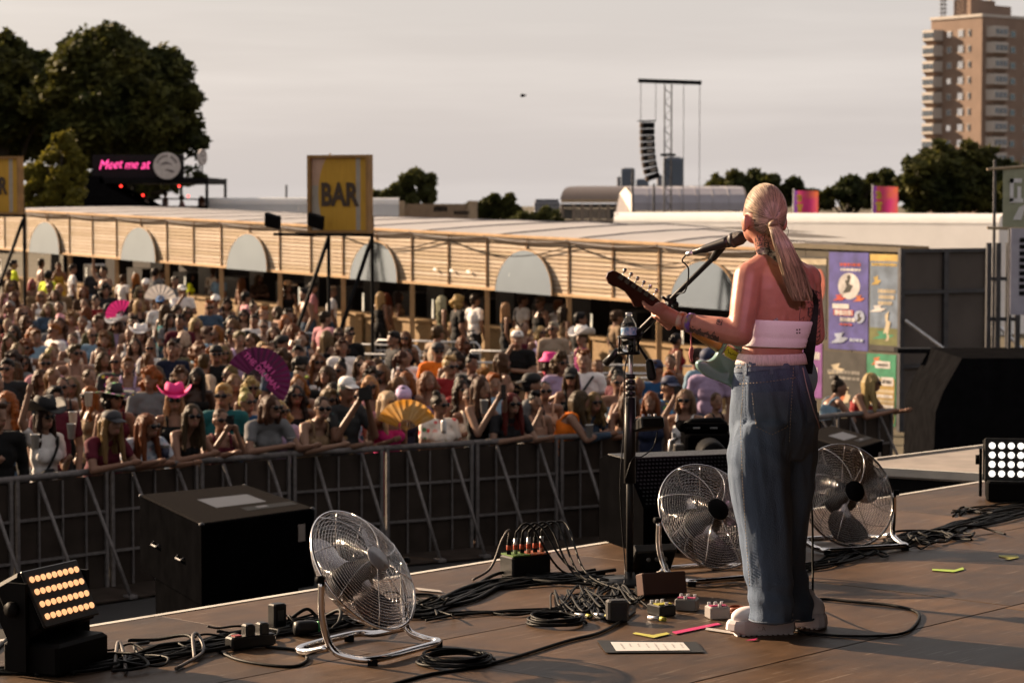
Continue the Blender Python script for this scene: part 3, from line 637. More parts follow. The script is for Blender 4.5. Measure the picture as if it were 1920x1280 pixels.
# tan container with fascia
tt = thing('tan_cabin', 'tan site cabin with dark lettering beside the white marquee', 'cabin', foot(818, 98)); s100 = F / 98
wt = (892 - 745) / s100; ht = 3.6 - (378 - 385) / s100 - tt.location.z
b = MB(); b.box((0, 1.2, ht / 2 - .15), (wt, 2.4, ht - .3)); b.build('body', mat('tan panel', (.34, .25, .17), .7), tt)
for x in (-wt / 2 + .12, wt / 2 - .12): b = MB(); b.box((x, -.06, ht / 2), (.4, .12, ht + .05)); b.build('pillar', mat('tan pillar', (.45, .34, .23), .7), tt)
b = MB(); b.box((0, -.05, ht - .4), (wt - .7, .1, .62)); b.build('name_board', mat('tan board', (.27, .19, .125), .7), tt)
b = MB()
for k in range(5): b.box((-.05 + .11 * k, -.11, ht - .3 + .02 * (k % 2)), (.08, .02, .2))
for k in range(8): b.box((.75 + .08 * k, -.11, ht - .45), (.05, .02, .14))
b.build('dark_lettering', black, tt)
b = MB(); b.box((0, -.02, ht - .82), (wt - .7, .1, .2)); b.build('board_shadow_strip', black, tt)  # solid black strip painted as the shade below the name board

# ================================================================== HANGAR, GLASS TUNNEL TENT
hm = mat('brown metal roof', (.16, .12, .10), .45, .3, var=.2); hl = mat('hangar frame', (.30, .24, .19), .6); hg = mat('hangar glass', (.10, .10, .10), .15, var=.3, vs_=.6)
DH = 210.0; sH = F / DH
hb = thing('curved_roof_hall', 'brown hall with a curved metal roof and tall glazed bays', 'building', foot(1050, DH)); hx = lambda px: (px - 1050) / sH; hz = lambda py: HC + (385 - py) / sH - hb.location.z
prof = [(0, hz(375)), (.6, hz(366)), (1.6, hz(358)), (3.0, hz(352)), (5.5, hz(349)), (12, hz(347))]
b = MB(); Lr = hx(1400); vv = []
for q, z in prof:
    for x in (hx(1050) + q * .18, Lr): vv.append(V(x, q - .3, z))
b.add(vv, [(2 * i, 2 * i + 1, 2 * i + 3, 2 * i + 2) for i in range(len(prof) - 1)]); b.build('curved_roof', hm, hb, True)
b = MB(); b.box(((hx(1052) + Lr) / 2, -.1, hz(377)), (Lr - hx(1052), .5, .28)); b.build('eaves', mat('lit eaves', (.52, .38, .24), .5), hb)  # eaves in a paler tan than the hangar frame
for px in (1054, 1076, 1092, 1108, 1124, 1140, 1156):
    b = MB(); b.box((hx(px), 0, hz(382) / 2), (.28, .5, hz(382))); b.build('mullion', hl, hb)
for k, (p0, p1) in enumerate(((1055, 1075), (1077, 1091), (1093, 1107), (1109, 1123), (1125, 1139), (1141, 1155), (1157, 1190))):
    for z0, z1, m in ((hz(470), hz(412), hl), (hz(411), hz(391), mat('hangar blind', (.50, .43, .36), .6, var=.2) if k in (1, 2, 3, 4) else hg), (hz(390), hz(382), hg)):
        b = MB(); b.box(((hx(p0) + hx(p1)) / 2, .15, (z0 + z1) / 2), (hx(p1) - hx(p0), .08, z1 - z0 - .03)); b.build('window_pane', m, hb)
gt = thing('tunnel_tent', 'grey translucent tunnel tent behind the long white marquee', 'tent', foot(1275, 120)); sG = F / 120; gx = lambda px: (px - 1275) / sG; gq = lambda py: HC + (385 - py) / sG - gt.location.z
tm = mat('tunnel sheet', (.36, .34, .38), .35, var=.12, vs_=.8)
n = 7; b = MB()
prof = [(0, gq(395)), (.1, gq(380)), (.5, gq(365)), (1.2, gq(353)), (2.4, gq(350)), (5, gq(349))]
bx0, bx1 = 1185, 1398
for i in range(n):
    b = MB(); u0 = bx0 + (bx1 - bx0) * i / n; u1 = bx0 + (bx1 - bx0) * (i + 1) / n; vv = []
    for j, (q, z) in enumerate(prof): sh = -1.1 * (j / 5) if i == 0 else 0; vv += [V(gx(u0), q, z), V(gx(u1), q, z)]
    b.add(vv, [(2 * j, 2 * j + 1, 2 * j + 3, 2 * j + 2) for j in range(len(prof) - 1)]); b.build('sheet', tm, gt)
    b = MB(); b.tube([V(gx(u0), q - .02, z) for q, z in prof], .014, 5); b.build('hoop', mat('hoop', (.38, .36, .38), .7), gt)
b = MB(); b.add([V(gx(1155), .2, gq(400)), V(gx(1185), 0, gq(400)), V(gx(1187), .3, gq(368)), V(gx(1176), 1.8, gq(350)), V(gx(1166), 2.4, gq(362))], [(0, 1, 2, 3, 4)]); b.build('end_sheet', mat('tent end', (.66, .6, .56), .6), gt)

# ================================================================== SKYLINE
hazeblue = mat('far haze blue', (.17, .21, .28), .4, var=.15, vs_=.05); bluel = mat('far pale concrete', (.30, .30, .33), .6, var=.1)  # distance haze is put into the blue of the far towers
def tower(label, x0, x1, ytop, D, m, rows=10):
    p = at((x0 + x1) / 2, 385, D); s = F / D; w = (x1 - x0) / s; h = HC + (385 - ytop) / s
    t = thing('high_rise', label, 'building', (p.x, p.y, 0), 0, 'far towers on the skyline')
    b = MB(); b.box((0, w / 2, h / 2), (w, w, h)); b.build('wall', m, t)
    for i in range(rows):
        b = MB(); b.box((0, -.1, h * (.35 + .62 * (i + .5) / rows)), (w * .94, .3, h * .03)); b.build('window_band', mat('far window band', (.12, .155, .21), .25), t)
    b = MB(); b.box((0, w / 2, h + h * .012), (w * .7, w * .7, h * .024)); b.build('roof_plant', bluel, t)
    return t
tower('haze blue tower partly hidden by the PA mast', 1244, 1281, 297, 1500, hazeblue, 12)
tower('grey blue tower left of the hanging speakers', 1165, 1190, 317, 1700, hazeblue, 10)
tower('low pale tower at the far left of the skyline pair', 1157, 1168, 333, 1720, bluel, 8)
tower('low blue block under the hanging speakers', 1193, 1216, 337, 1800, hazeblue, 6)
tower('slim pale block left of the haze blue tower', 1232, 1247, 330, 1850, bluel, 7)
ab = thing('apartment_block', 'distant pale blue apartment block left of the curved roof hall', 'building', foot(1026, 420)); sA = F / 420
wA = (1050 - 1002) / sA; hA = HC + (385 - 379) / sA - ab.location.z + 0
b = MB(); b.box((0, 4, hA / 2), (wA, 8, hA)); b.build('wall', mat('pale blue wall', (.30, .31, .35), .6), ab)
b = MB(); b.box((0, 4, hA + .25), (wA * .9, 7, .5)); b.build('roof_plant', mat('grey plant', (.16, .16, .18), .6), ab)
wm = MB(); wm.box((0, 0, 0), (.32, .08, .42)); wme = wm.mesh('window'); wme.materials.append(hg)
for i in range(7):
    for j in range(6): inst('window', wme, ab, ((i - 3) * wA / 7.4, -.02, hA - .5 - j * .72))

# ================================================================== PA MAST with line array
DPA = 105.0; sP = F / DPA; pa = thing('speaker_mast', 'tall black lattice mast with a crossbeam, holding the hanging speakers', 'mast', foot(1252, DPA))
px_ = lambda px: (px - 1252) / sP; pz = lambda py: HC + (385 - py) / sP - pa.location.z
b = MB(); hw = .15; top = pz(160)
for sx in (-1, 1):
    for sy in (-1, 1): b.tube([(sx * hw, sy * hw, 0), (sx * hw, sy * hw, top)], .022, 5)
b.build('mast_tube', darksteel, pa)
b = MB(); k = int(top / .3)
for i in range(k):
    z = i * .3; f = 1 if i % 2 else -1
    for s_ in (-1, 1):
        b.tube([(-hw * f, s_ * hw, z), (hw * f, s_ * hw, z + .3)], .012, 4); b.tube([(s_ * hw, -hw * f, z), (s_ * hw, hw * f, z + .3)], .012, 4)
tag(b.build('lattice', darksteel, pa), kind='stuff')
b = MB(); b.box((0, 0, pz(291)), (.62, .62, .10)); b.build('collar', black, pa)
b = MB(); b.bar((px_(1196), 0, pz(153)), (px_(1314), 0, pz(157)), .22, .17); b.build('crossbeam', black, pa)
for x, y1 in ((1201, 228), (1229, 230), (1281, 400), (1311, 400)):
    b = MB(); b.tube([(px_(x), 0, pz(156)), (px_(x), 0, pz(y1))], .015, 5); b.build('cable', darksteel, pa)
la = thing('line_array', 'curved black line array of speakers hanging from the mast', 'speakers', (pa.location.x + px_(1213), DPA, HC + (385 - 230) / sP))
b = MB(); b.bar((-.42, 0, .04), (.36, 0, .06), .08, .06); b.build('flying_bar', black, la)
ang = 0; p = V(0, 0, 0)
for k in range(9):
    ang = .012 * k * k * .42; M = Matrix.Rotation(-ang, 3, 'Y')
    b = MB(); c = p + M @ V(0, 0, -.14)
    b.bevbox(c, (.62, .55, .245), .02, M); o = b.build('speaker_box', black, la)
    f = MB(); f.box(c + M @ V(-.27, -.12, 0), (.11, .4, .22), M); f.build('grille', mat('brown grille', (.17, .12, .085), .6), o)
    if 1 < k < 8: h = MB(); h.box(c + M @ V(.08, -.28, 0), (.22, .03, .07), M); h.build('side_plate', mat('pale plate', (.5, .45, .4), .5), o)
    p = p + M @ V(.0, 0, -.28)
for lab, px, y0 in (('thin dark pole left of the hanging speakers', 1186, 316), ('thin pole under the line array', 1226, 345), ('thin dark pole above the left marquee', 537, 347)):
    D = 112 if px > 1000 else 110; q = foot(px, D); s = F / D
    t = thing('pole', lab, 'pole', q); b = MB(); b.tube([(0, 0, 0), (0, 0, HC + (385 - y0) / s - q.z)], .05, 6); b.build('shaft', darksteel, t); b = MB(); b.box((0, 0, .02), (.3, .3, .05)); b.build('base', darksteel, t)

# ================================================================== FLAGS
fm = mat('flag magenta', (.55, .05, .22), .7, var=.5, vs_=1.4, col2=(.60, .16, .06), transl=.35); fy = mat('flag yellow', (.75, .55, .06), .7); fp_ = mat('flag purple', (.22, .07, .38), .7, transl=.3)
for k, (lab, x0, x1, y0, y1) in enumerate((('left of the two pink and yellow feather flags above the marquee', 1488, 1534, 357, 396), ('right of the two pink and yellow feather flags, near the tower block', 1636, 1684, 349, 398))):
    D = 85; s = F / D; q = foot(x0, D); t = thing('flag', lab, 'flag', q, 0, 'pink flags above the marquee'); h = HC + (385 - y0) / s - q.z; hl_ = HC + (385 - y1 - 30) / s - q.z; w_ = (x1 - x0) / s
    b = MB(); b.tube([(0, 0, 0), (0, 0, h + .06)], .025, 6); b.build('pole', steel, t)
    for nm, u0, u1, m in (('purple_band', 0, .17, fp_), ('cloth', .17, 1, fm)):
        b = MB(); nn = 8; vv = [V(w_ * (u0 + (u1 - u0) * i / nn), .08 * math.sin(6 * (u0 + (u1 - u0) * i / nn) + k), z - .03 * (u0 + (u1 - u0) * i / nn)) for z in (hl_, (h + hl_) / 2, h) for i in range(nn + 1)]
        b.add(vv, [(a * 9 + i, a * 9 + i + 1, a * 9 + i + 10, a * 9 + i + 9) for a in range(2) for i in range(nn)]); b.build(nm, m, t, True)
    b = MB()
    for x, z, ww, hh in ((.10, .82, .2, .1), (.12, .64, .2, .1), (.20, .73, .12, .14), (.10, .4, .26, .1), (.16, .22, .16, .22)): b.box((w_ * (x + ww / 2), -.07, hl_ + (h - hl_) * (.35 + .6 * z)), (w_ * ww, .01, (h - hl_) * .6 * hh))
    b.build('yellow_print', fy, t)

# ================================================================== TOWER BLOCK
DT = 430.0; sT = F / DT; c0 = at(1838, 385, DT); tb = thing('tower_block', 'tall brick tower block with stacked white bay windows', 'building', (c0.x, c0.y, 0))
brick = mat('tan brick', (.31, .215, .165), .8, var=.12, vs_=.4); bw = mat('bay white', (.62, .56, .51), .6, var=.1); gls = mat('bay glass', (.12, .15, .19), .12, var=.4, vs_=.3, spec=.8)
aL = R(128); aR = R(38); uL = V(math.cos(aL), math.sin(aL), 0); uR = V(math.cos(aR), math.sin(aR), 0)
nL = V(-math.sin(aL), math.cos(aL), 0); nL = nL if nL.y < 0 else -nL; nR = V(-math.sin(aR), math.cos(aR), 0); nR = nR if nR.y < 0 else -nR
LL, LR_, Ht = 12.0, 22.0, HC + (385 - 34) / sT
b = MB(); P = [V(0, 0, 0), uL * LL, uL * LL + uR * LR_, uR * LR_]; b.prism([(p.x, p.y) for p in P], 0, Ht); b.build('wall', brick, tb, auto=True)
b = MB(); cc = sum(P, Vector()) / 4; b.prism([((p.x - cc.x) * 1.02 + cc.x, (p.y - cc.y) * 1.02 + cc.y) for p in P], Ht, Ht + .5); rf_ = b.build('parapet', bw, tb, auto=True)
for (a_, b2, h0, h1) in ((.12, .35, 1.2, 3.2), (.35, .62, 0.4, 3.0), (.62, .95, .5, 2.2)):
    q = uR * (LR_ * a_ * .6 + 1) + uL * 5; q2 = uR * (LR_ * b2 * .6 + 1) + uL * 5
    b = MB(); b.prism([(p.x, p.y) for p in (q, q2, q2 + uL * 4, q + uL * 4)], Ht + .5, Ht + .5 + h1); b.build('plant_room', brick, tb, auto=True)
b = MB(); q = uL * (LL - 1.5) + uR * 1.5
for dx in (-.4, .4): b.tube([q + uR * dx + V(0, 0, Ht), q + uR * dx + V(0, 0, Ht + 5.5)], .12, 5)
for k in range(7): b.box(q + V(0, 0, Ht + .6 + .75 * k), (1.3, .5, .2))
b.build('antenna_mast', mat('antenna', (.14, .12, .12), .6), tb)
b = MB(); q = uR * 9 + uL * 6; b.tube([q + V(0, 0, Ht + 2), q + V(0, 0, Ht + 7)], .25, 6); b.build('flue', bw, tb)
st_h = 29.4 / sT
def place(face, u, z): return (uL if face == 'L' else uR) * u + V(0, 0, z), (nL if face == 'L' else nR), (uL if face == 'L' else uR)
def window(face, u, z, w_, h_, m, name='window'):
    p, n_, x_ = place(face, u, z); M = frame(p + n_ * .03, x_, n_, Bz)
    b = MB(); b.box((0, 0, 0), (w_ + .24, .12, h_ + .24)); b.v = [M @ v for v in b.v]; f = b.build(name, bw, tb)
    b = MB(); b.box((0, .05, 0), (w_, .1, h_)); b.v = [M @ v for v in b.v]; b.build('pane', m, f)
glb = mat('bright pane', (.62, .62, .64), .08, .9, var=.06); gtl = mat('teal pane', (.06, .14, .18), .1, var=.3, spec=.8)
def bay(face, u, z, w_, d_, h_):
    p, n_, x_ = place(face, u, z); M = frame(p, x_, n_, Bz)
    poly = [(-w_ / 2, 0), (-w_ / 2 + .5, d_), (w_ / 2 - .5, d_), (w_ / 2, 0)]
    low = [(x * .82, y * .45) for x, y in poly]
    b = MB(); rings = [[M @ V(x, y, -h_ * .62) for x, y in low], [M @ V(x, y, -h_ * .30) for x, y in poly]]; b.loft(rings); f = b.build('bay_base', brick, tb, auto=True)
    b = MB(); b.loft([[M @ V(x, y, -h_ * .30) for x, y in poly], [M @ V(x, y, h_ * .38) for x, y in poly]]); f = b.build('bay_window', bw, tb, auto=True)
    for k in (-1, 0, 1):
        b = MB(); b.box((k * w_ * .24, d_ + .03, .1), (w_ * .19, .06, h_ * .34)); b.v = [M @ v for v in b.v]; b.build('pane', gls, f)
for k in range(11):
    z = Ht - 2.9 - k * st_h
    bay('L', LL - 1.0, z, 3.6, 1.9, st_h)
    window('L', LL - 4.4, z + .15, .9, .95, gls if k % 3 else glb); window('L', 4.9, z + .2, 1.1, 1.15, glb); window('L', 2.9, z + .2, .35, 1.0, gls)
    bay('R', 3.4, z + .2, 4.6, 1.6, st_h)
    window('R', 8.2, z + .1, 1.2, 1.0, gtl); window('R', 12.2, z + .1, 1.5, 1.0, gls if k % 2 else gtl); window('R', 16, z + .1, 1.4, 1.0, gls)

# ================================================================== RIGHT SIDE: panel wall, draped PA, banner
gp = at(1689, 462, 39.0); gp2 = at(1852, 466, 39.9)
wl_ = thing('panel_wall', 'grey sheeted steel frame wall right of the posters', 'wall', (gp.x, gp.y, -.15)); u = (gp2 - gp); u.z = 0; L = u.length; wl_.rotation_euler = (0, 0, math.atan2(u.y, u.x))
Hw = 2.9 + .15; sheet = mat('grey sheet', (.10, .083, .075), .7, var=.2, vs_=1.5)
for i in range(2):
    for z0, z1 in ((0, 1.15), (1.15, 2.35), (2.35, Hw)):
        b = MB(); b.box((L * (.25 + .5 * i), .02, (z0 + z1) / 2), (L / 2 - .06, .03, z1 - z0 - .06)); b.build('panel', sheet, wl_)
for x in (0, L / 2, L): b = MB(); b.box((x, -.02, Hw / 2), (.09, .07, Hw)); b.build('upright', darksteel, wl_)
for z in (.03, 1.15, 2.35, Hw - .03): b = MB(); b.box((L / 2, -.024, z), (L - .1, .06, .06)); b.build('crossbar', darksteel, wl_)
b = MB(); b.tube([(.05, -.06, 1.9), (L * .98, -1.6, .2)], .03, 8); b.build('brace', steel, wl_)
b = MB(); b.tube([(L + .02, -.06, 1.9), (L + .9, -1.4, .4)], .03, 8); b.build('brace', steel, wl_)
dp = thing('draped_speaker_stack', 'big black draped stack at the right edge of the photo', 'speaker stack', at(1830, 700, 30) - V(0, 0, at(1830, 700, 30).z))
s30 = F / 30; dx = lambda px: (px - 1830) / s30; dz = lambda py: HC + (385 - py) / s30
b = MB(); pr = [(dx(1722), .0), (dx(1728), dz(760)), (dx(1742), dz(722)), (dx(1775), dz(662)), (dx(1990), dz(662)), (dx(1990), 0)]
b.prism([(x, z) for x, z in pr], -1.2, 1.0, Matrix.Rotation(math.pi / 2, 4, 'X')); b.build('drape', blackcloth, dp, auto=True)
b = MB(); b.box((dx(1860), 1.25, dz(662) - .04), (2.0, .3, .06)); b.build('top_board', black, dp)
for lab, px, y0, y1, w_ in (('tall dark scaffold tower right of the panel wall', 1880, 455, 760, .4),):
    q = at(px, 600, 33); t = thing('scaffold_tower', lab, 'scaffold', (q.x, q.y, 0)); s = F / 33; top = HC + (385 - y0) / s
    for x in (-.2, -.07, .07, .2): b = MB(); b.box((x, 0, top / 2), (.06, .1, top)); b.build('standard', darksteel, t)
    for z in np.arange(.4, top, .55): b = MB(); b.box((0, .02, z), (.44, .05, .05)); b.build('ledger', darksteel, t)
pw2 = thing('pale_banner', 'pale vertical banner strip at the right edge beside the scaffold', 'banner', at(1915, 600, 31) - V(0, 0, at(1915, 600, 31).z)); s = F / 31
b = MB(); z1 = HC + (385 - 428) / s; z0 = HC + (385 - 590) / s; b.box((.06, 0, (z0 + z1) / 2), (.42, .02, z1 - z0)); b.build('cloth', mat('pale lilac cloth', (.50, .48, .56), .7), pw2)
b = MB()
for k in range(9): b.box((.0, -.016, z1 - .15 - .085 * k), (.07, .008, .055))
b.build('dark_print', black, pw2); b = MB(); b.tube([(-.15, .03, 0), (-.15, .03, z1)], .025, 6); b.build('pole', darksteel, pw2)
b = MB(); b.bevbox((.22, -.25, HC + (385 - 605) / s), (.35, .3, .35), .02); b.build('lamp_housing', black, pw2)
fb = thing('green_banner', 'pale green square banner stretched between bamboo poles, upper right', 'banner', at(1862, 600, 34) - V(0, 0, at(1862, 600, 34).z)); s = F / 34; zz = lambda py: HC + (385 - py) / s; xx = lambda px: (px - 1862) / s
bam = mat('bamboo', (.42, .33, .22), .6)
b = MB(); b.tube([(0, 0, 0), (0, 0, zz(300))], .022, 6); b.build('upright_pole', darksteel, fb)
for p0, p1, y0, y1 in ((1847, 1960, 318, 309), (1848, 1960, 427, 430)): b = MB(); b.tube([(xx(p0), -.03, zz(y0)), (xx(p1), -.03, zz(y1))], .022, 6); b.build('cross_pole', bam, fb)
b = MB(); b.quad(V(xx(1877), -.02, zz(425)), V(xx(1950), -.02, zz(427)), V(xx(1950), -.02, zz(314)), V(xx(1877), -.02, zz(318))); b.build('cloth', mat('sage cloth', (.36, .38, .27), .7), fb)
b = MB()
for p0, p1, y0, y1 in ((1890, 1912, 335, 343), (1890, 1897, 335, 378), (1890, 1915, 372, 380), (1904, 1911, 350, 372), (1918, 1940, 340, 348)): b.box(((xx(p0) + xx(p1)) / 2, -.028, (zz(y0) + zz(y1)) / 2), (xx(p1) - xx(p0), .006, zz(y0) - zz(y1)))
b.add([V(xx(x), -.03, zz(y)) for x, y in ((1896, 412), (1908, 388), (1920, 384), (1912, 412))], [(0, 1, 2, 3)])
b.build('pale_print', white, fb)

# ================================================================== QUEUE RAILS in front of the bar
def qrail():
    t = thing('queue_rail', 'x', 'railing'); L = 2.2; H = 1.08
    b = MB(); b.tube([(-L / 2, 0, .12), (-L / 2, 0, H - .08), (-L / 2 + .08, 0, H), (L / 2 - .08, 0, H), (L / 2, 0, H - .08), (L / 2, 0, .12)], .02, 6); b.build('frame', steel, t, True)
    for z in (.2, .88): b = MB(); b.tube([(-L / 2, 0, z), (L / 2, 0, z)], .014, 6); b.build('crossbar', steel, t)
    bm_ = MB(); bm_.tube([(0, 0, .2), (0, 0, .88)], .008, 5); me = bm_.mesh('bar'); me.materials.append(steel)
    for k in range(15): inst('bar', me, t, (-L / 2 + L * (k + .5) / 15, 0, 0))
    for x in (-.7, .7): b = MB(); b.box((x, 0, .06), (.06, .5, .04)); b.build('foot', steel, t)
    return t
qp = qrail(); first = True
for px, D, yaw, lab in ((520, 47, -20, 'steel queue rail under the left leg of the BAR sign'), (690, 44, -30, 'steel queue rail between the BAR sign legs'), (775, 41.5, -18, 'steel queue rail behind the woman with brown hair and sunglasses'), (800, 45, -25, 'far steel queue rail by the counter under the BAR sign'),
                        (890, 40, -12, 'steel queue rail behind the orange tee shirt man'), (985, 42.5, -22, 'steel queue rail left of the white cowboy hat by the bar'), (1110, 37.5, -8, 'steel queue rail left of the water bottle'), (1290, 36, -10, 'steel queue rail under the guitar neck'), (640, 40, -10, 'near steel queue rail behind the white tee with back print'), (1210, 39.5, -14, 'steel queue rail just behind the microphone stand pole')):
    o = qp if first else copy_tree(qp); first = False
    p = at(px, 385, D); o.location = (p.x, p.y, gz(p.x, p.y)); o.rotation_euler = (0, 0, R(yaw)); o['label'] = lab; o['group'] = 'queue rails by the bar'
# a bird in the sky
bd = thing('bird', 'tiny dark bird flying in the open sky', 'bird', at(980, 180, 60))
b = MB(); b.ell((0, 0, 0), (.07, .03, .03), n=8, m=6); b.ell((.07, 0, .015), (.025, .02, .02), n=8, m=6); b.v = list(b.v); b.build('body', black, bd)
for s_ in (-1, 1): b = MB(); b.add([(.03, 0, .01), (-.03, 0, .01), (-.04, s_ * .08, .06), (-.01, s_ * .13, .03), (.02, s_ * .07, .06)], [(0, 1, 2, 3, 4)]); b.build('wing', black, bd)
# ================================================================== PIT: subs, front fill, video camera
carpet = mat('speaker carpet', (.021, .0195, .0195), .95, spec=0, var=.25, vs_=40, bump=.5, bs=160); spk = mat('speaker black', (.0035, .0035, .004), .7, var=.3, spec=.0)
patch = mat('grey plate', (.034, .034, .042), .45, var=.1)
def sub_stack(label, quad, ztop, h, lid):
    q = [onz(x, y, ztop) for x, y in quad]; c = sum(q, Vector()) / 4
    t = thing('subwoofer_stack', label, 'speaker', (c.x, c.y, .013), 0, 'black subwoofers in the pit'); h2 = ztop - .013
    P = [V(p.x - c.x, p.y - c.y, 0) for p in q]
    def slab(k, z0, z1, name, m): b = MB(); b.prism([(p.x * k, p.y * k) for p in P], z0, z1); return b.build(name, m, t, auto=True)
    def uv(u, v, z): a = P[3].lerp(P[2], u); b_ = P[0].lerp(P[1], u); w_ = a.lerp(b_, v); return V(w_.x, w_.y, z)
    slab(1, h2 - h, h2, 'upper_cabinet', spk); slab(.82, .0, h2 - h - .02, 'lower_cabinet', spk); slab(.985, h2 + .001, h2 + .014, 'carpet_top', carpet)
    for nm, u0, u1, v0, v1, m in (('cover_plate', .34, .80, .36, .66, patch), ('tape', .5, .96, .16, .27, black), ('worn_patch', .62, .72, .20, .25, patch)):
        b = MB(); k = .0155 if nm == 'cover_plate' else .017 if nm == 'tape' else .0185; b.quad(*[uv(u, v, h2 + k) for u, v in ((u0, v0), (u1, v0), (u1, v1), (u0, v1))]); b.build(nm, m, t)
    for u, v in ((.01, .01), (.99, .01), (.99, .99), (.01, .99)): b = MB(); b.ell(uv(u, v, h2 + .004), (.022, .022, .016), n=8, m=6); b.build('corner_cap', darksteel, t)
    n_ = V(P[3].y - P[0].y, P[0].x - P[3].x, 0).normalized(); n_ = n_ if n_.dot(P[0] + P[3]) > 0 else -n_
    for f in (.3, .7):
        m_ = P[0].lerp(P[3], f); d_ = (P[3] - P[0]).normalized(); z = h2 - h * .55; b = MB(); b.tube([m_ - d_ * .09 + n_ * .004 + V(0, 0, z + .02), m_ - d_ * .07 + n_ * .028 + V(0, 0, z), m_ + d_ * .07 + n_ * .028 + V(0, 0, z), m_ + d_ * .09 + n_ * .004 + V(0, 0, z + .02)], .009, 6); b.build('handle', darksteel, t, True)
    e = P[2].lerp(P[3], .12); n2 = V(P[2].y - P[3].y, P[3].x - P[2].x, 0).normalized(); n2 = n2 if n2.dot(P[2] + P[3]) > 0 else -n2; x_ = (P[2] - P[3]).normalized()
    b = MB(); b.M = frame(e + n2 * .004 + V(0, 0, h2 - .16), x_, n2, V(0, 0, 1)); b.box((0, 0, 0), (.07, .006, .13)); b.build('badge', mat('badge', (.30, .25, .22), .5), t)
    return t
sub_stack('big black subwoofer with a carpeted top, left of the front fan', [(262, 930), (460, 911), (589, 955), (377, 985)], 1.3, .58, 1)
sub_stack('black subwoofer behind the fan to the right of the singer', [(1500, 815), (1560, 800), (1655, 828), (1600, 845)], 1.3, .55, 1)
# low dark wedge by the first sub
p = onz(545, 1070, .5)
# front fill on the stage edge
ff = thing('front_fill_speaker', 'black wedge monitor with perforated grille on the stage edge behind the microphone stand', 'speaker', onz(1288, 1022, SZ) + V(0, .05, 0), R(20))
h = .43
prof = [(-.26, 0), (.30, 0), (.30, .40), (.22, h), (-.02, h), (-.26, .22)]
b = MB(); b.prism([(y, z) for y, z in prof], -.34, .34, Matrix(((0, 0, 1, 0), (1, 0, 0, 0), (0, 1, 0, 0), (0, 0, 0, 1)))); b.build('cabinet', spk, ff, auto=True)
b = MB(); M = frame((0, -.145, .330), V(1, 0, 0), V(0, .24, .21).normalized(), V(0, -.21, .24).normalized())
for i in range(34):
    for j in range(12):
        x, y = -.32 + i * .0194 + (.0097 if j % 2 else 0), -.14 + j * .0255
        b.add([M @ V(x + .007 * math.cos(q), y + .007 * math.sin(q), .004) for q in [k * math.pi / 3 for k in range(6)]], [tuple(range(6))])
tag(b.build('grille_perforation', mat('grille grey', (.022, .022, .024), .6, spec=.1), ff), kind='stuff')
b = MB(); b.box((0, .1, h + .004), (.66, .22, .006)); b.build('top_panel', mat('grille top', (.028, .028, .03), .5, bump=.5, bs=200), ff)
vc = thing('video_camera', 'black broadcast camera on a pit pedestal with silver handles, behind the fan', 'camera', onz(1320, 1000, .0) * 1); D = 17.0
q = at(1320, 600, D); vc.location = (q.x, q.y, .013); s = F / D; cz = lambda py: HC + (385 - py) / s - .013; cx = lambda px: (px - 1320) / s
b = MB(); b.bevbox((cx(1325), 0, cz(845)), (.33, .5, .26), .02); b.build('camera_body', spk, vc)
b = MB(); b.bevbox((cx(1318), .03, cz(800)), (.36, .3, .06), .015); b.build('top_deck', spk, vc)
b = MB(); b.lathe([(0, 0), (.09, 0), (.1, .1), (.1, .35), (.085, .42), (0, .42)], 20, frame((cx(1325), -.2, cz(840)), V(1, 0, 0), V(0, 0, 1), V(0, -1, 0))); b.build('lens', black, vc, True)
b = MB(); b.tube([(cx(1272), 0, cz(822)), (cx(1258), 0, cz(827)), (cx(1255), 0, cz(868)), (cx(1268), 0, cz(872))], .014, 8); b.build('side_handle', steel, vc, True)
b = MB(); b.tube([(cx(1264), .02, cz(812)), (cx(1262), .02, cz(865))], .012, 8); b.build('side_rail', steel, vc)
b = MB(); b.tube([(cx(1285), 0, cz(797)), (cx(1300), 0, cz(790)), (cx(1350), 0, cz(788)), (cx(1362), 0, cz(797))], .022, 8); b.build('top_handle', black, vc, True)
for px in (1283, 1298, 1330): b = MB(); b.lathe([(0, 0), (.022, 0), (.022, .05), (0, .05)], 10, frame((cx(px), -.1, cz(800)), V(0, 1, 0), V(0, 0, 1), V(1, 0, 0))); b.build('knob', steel if px > 1290 else black, vc)
b = MB(); b.lathe([(.3, 0), (.3, .06), (.09, .12), (.07, .5), (.06, cz(870))], 20, Matrix.Translation((cx(1325), 0, 0))); b.build('pedestal', black, vc, True)
b = MB(); b.bevbox((cx(1276), -.05, cz(850)), (.1, .12, .14), .01); b.build('viewfinder', mat('viewfinder grey', (.12, .11, .10), .35, .3), vc)

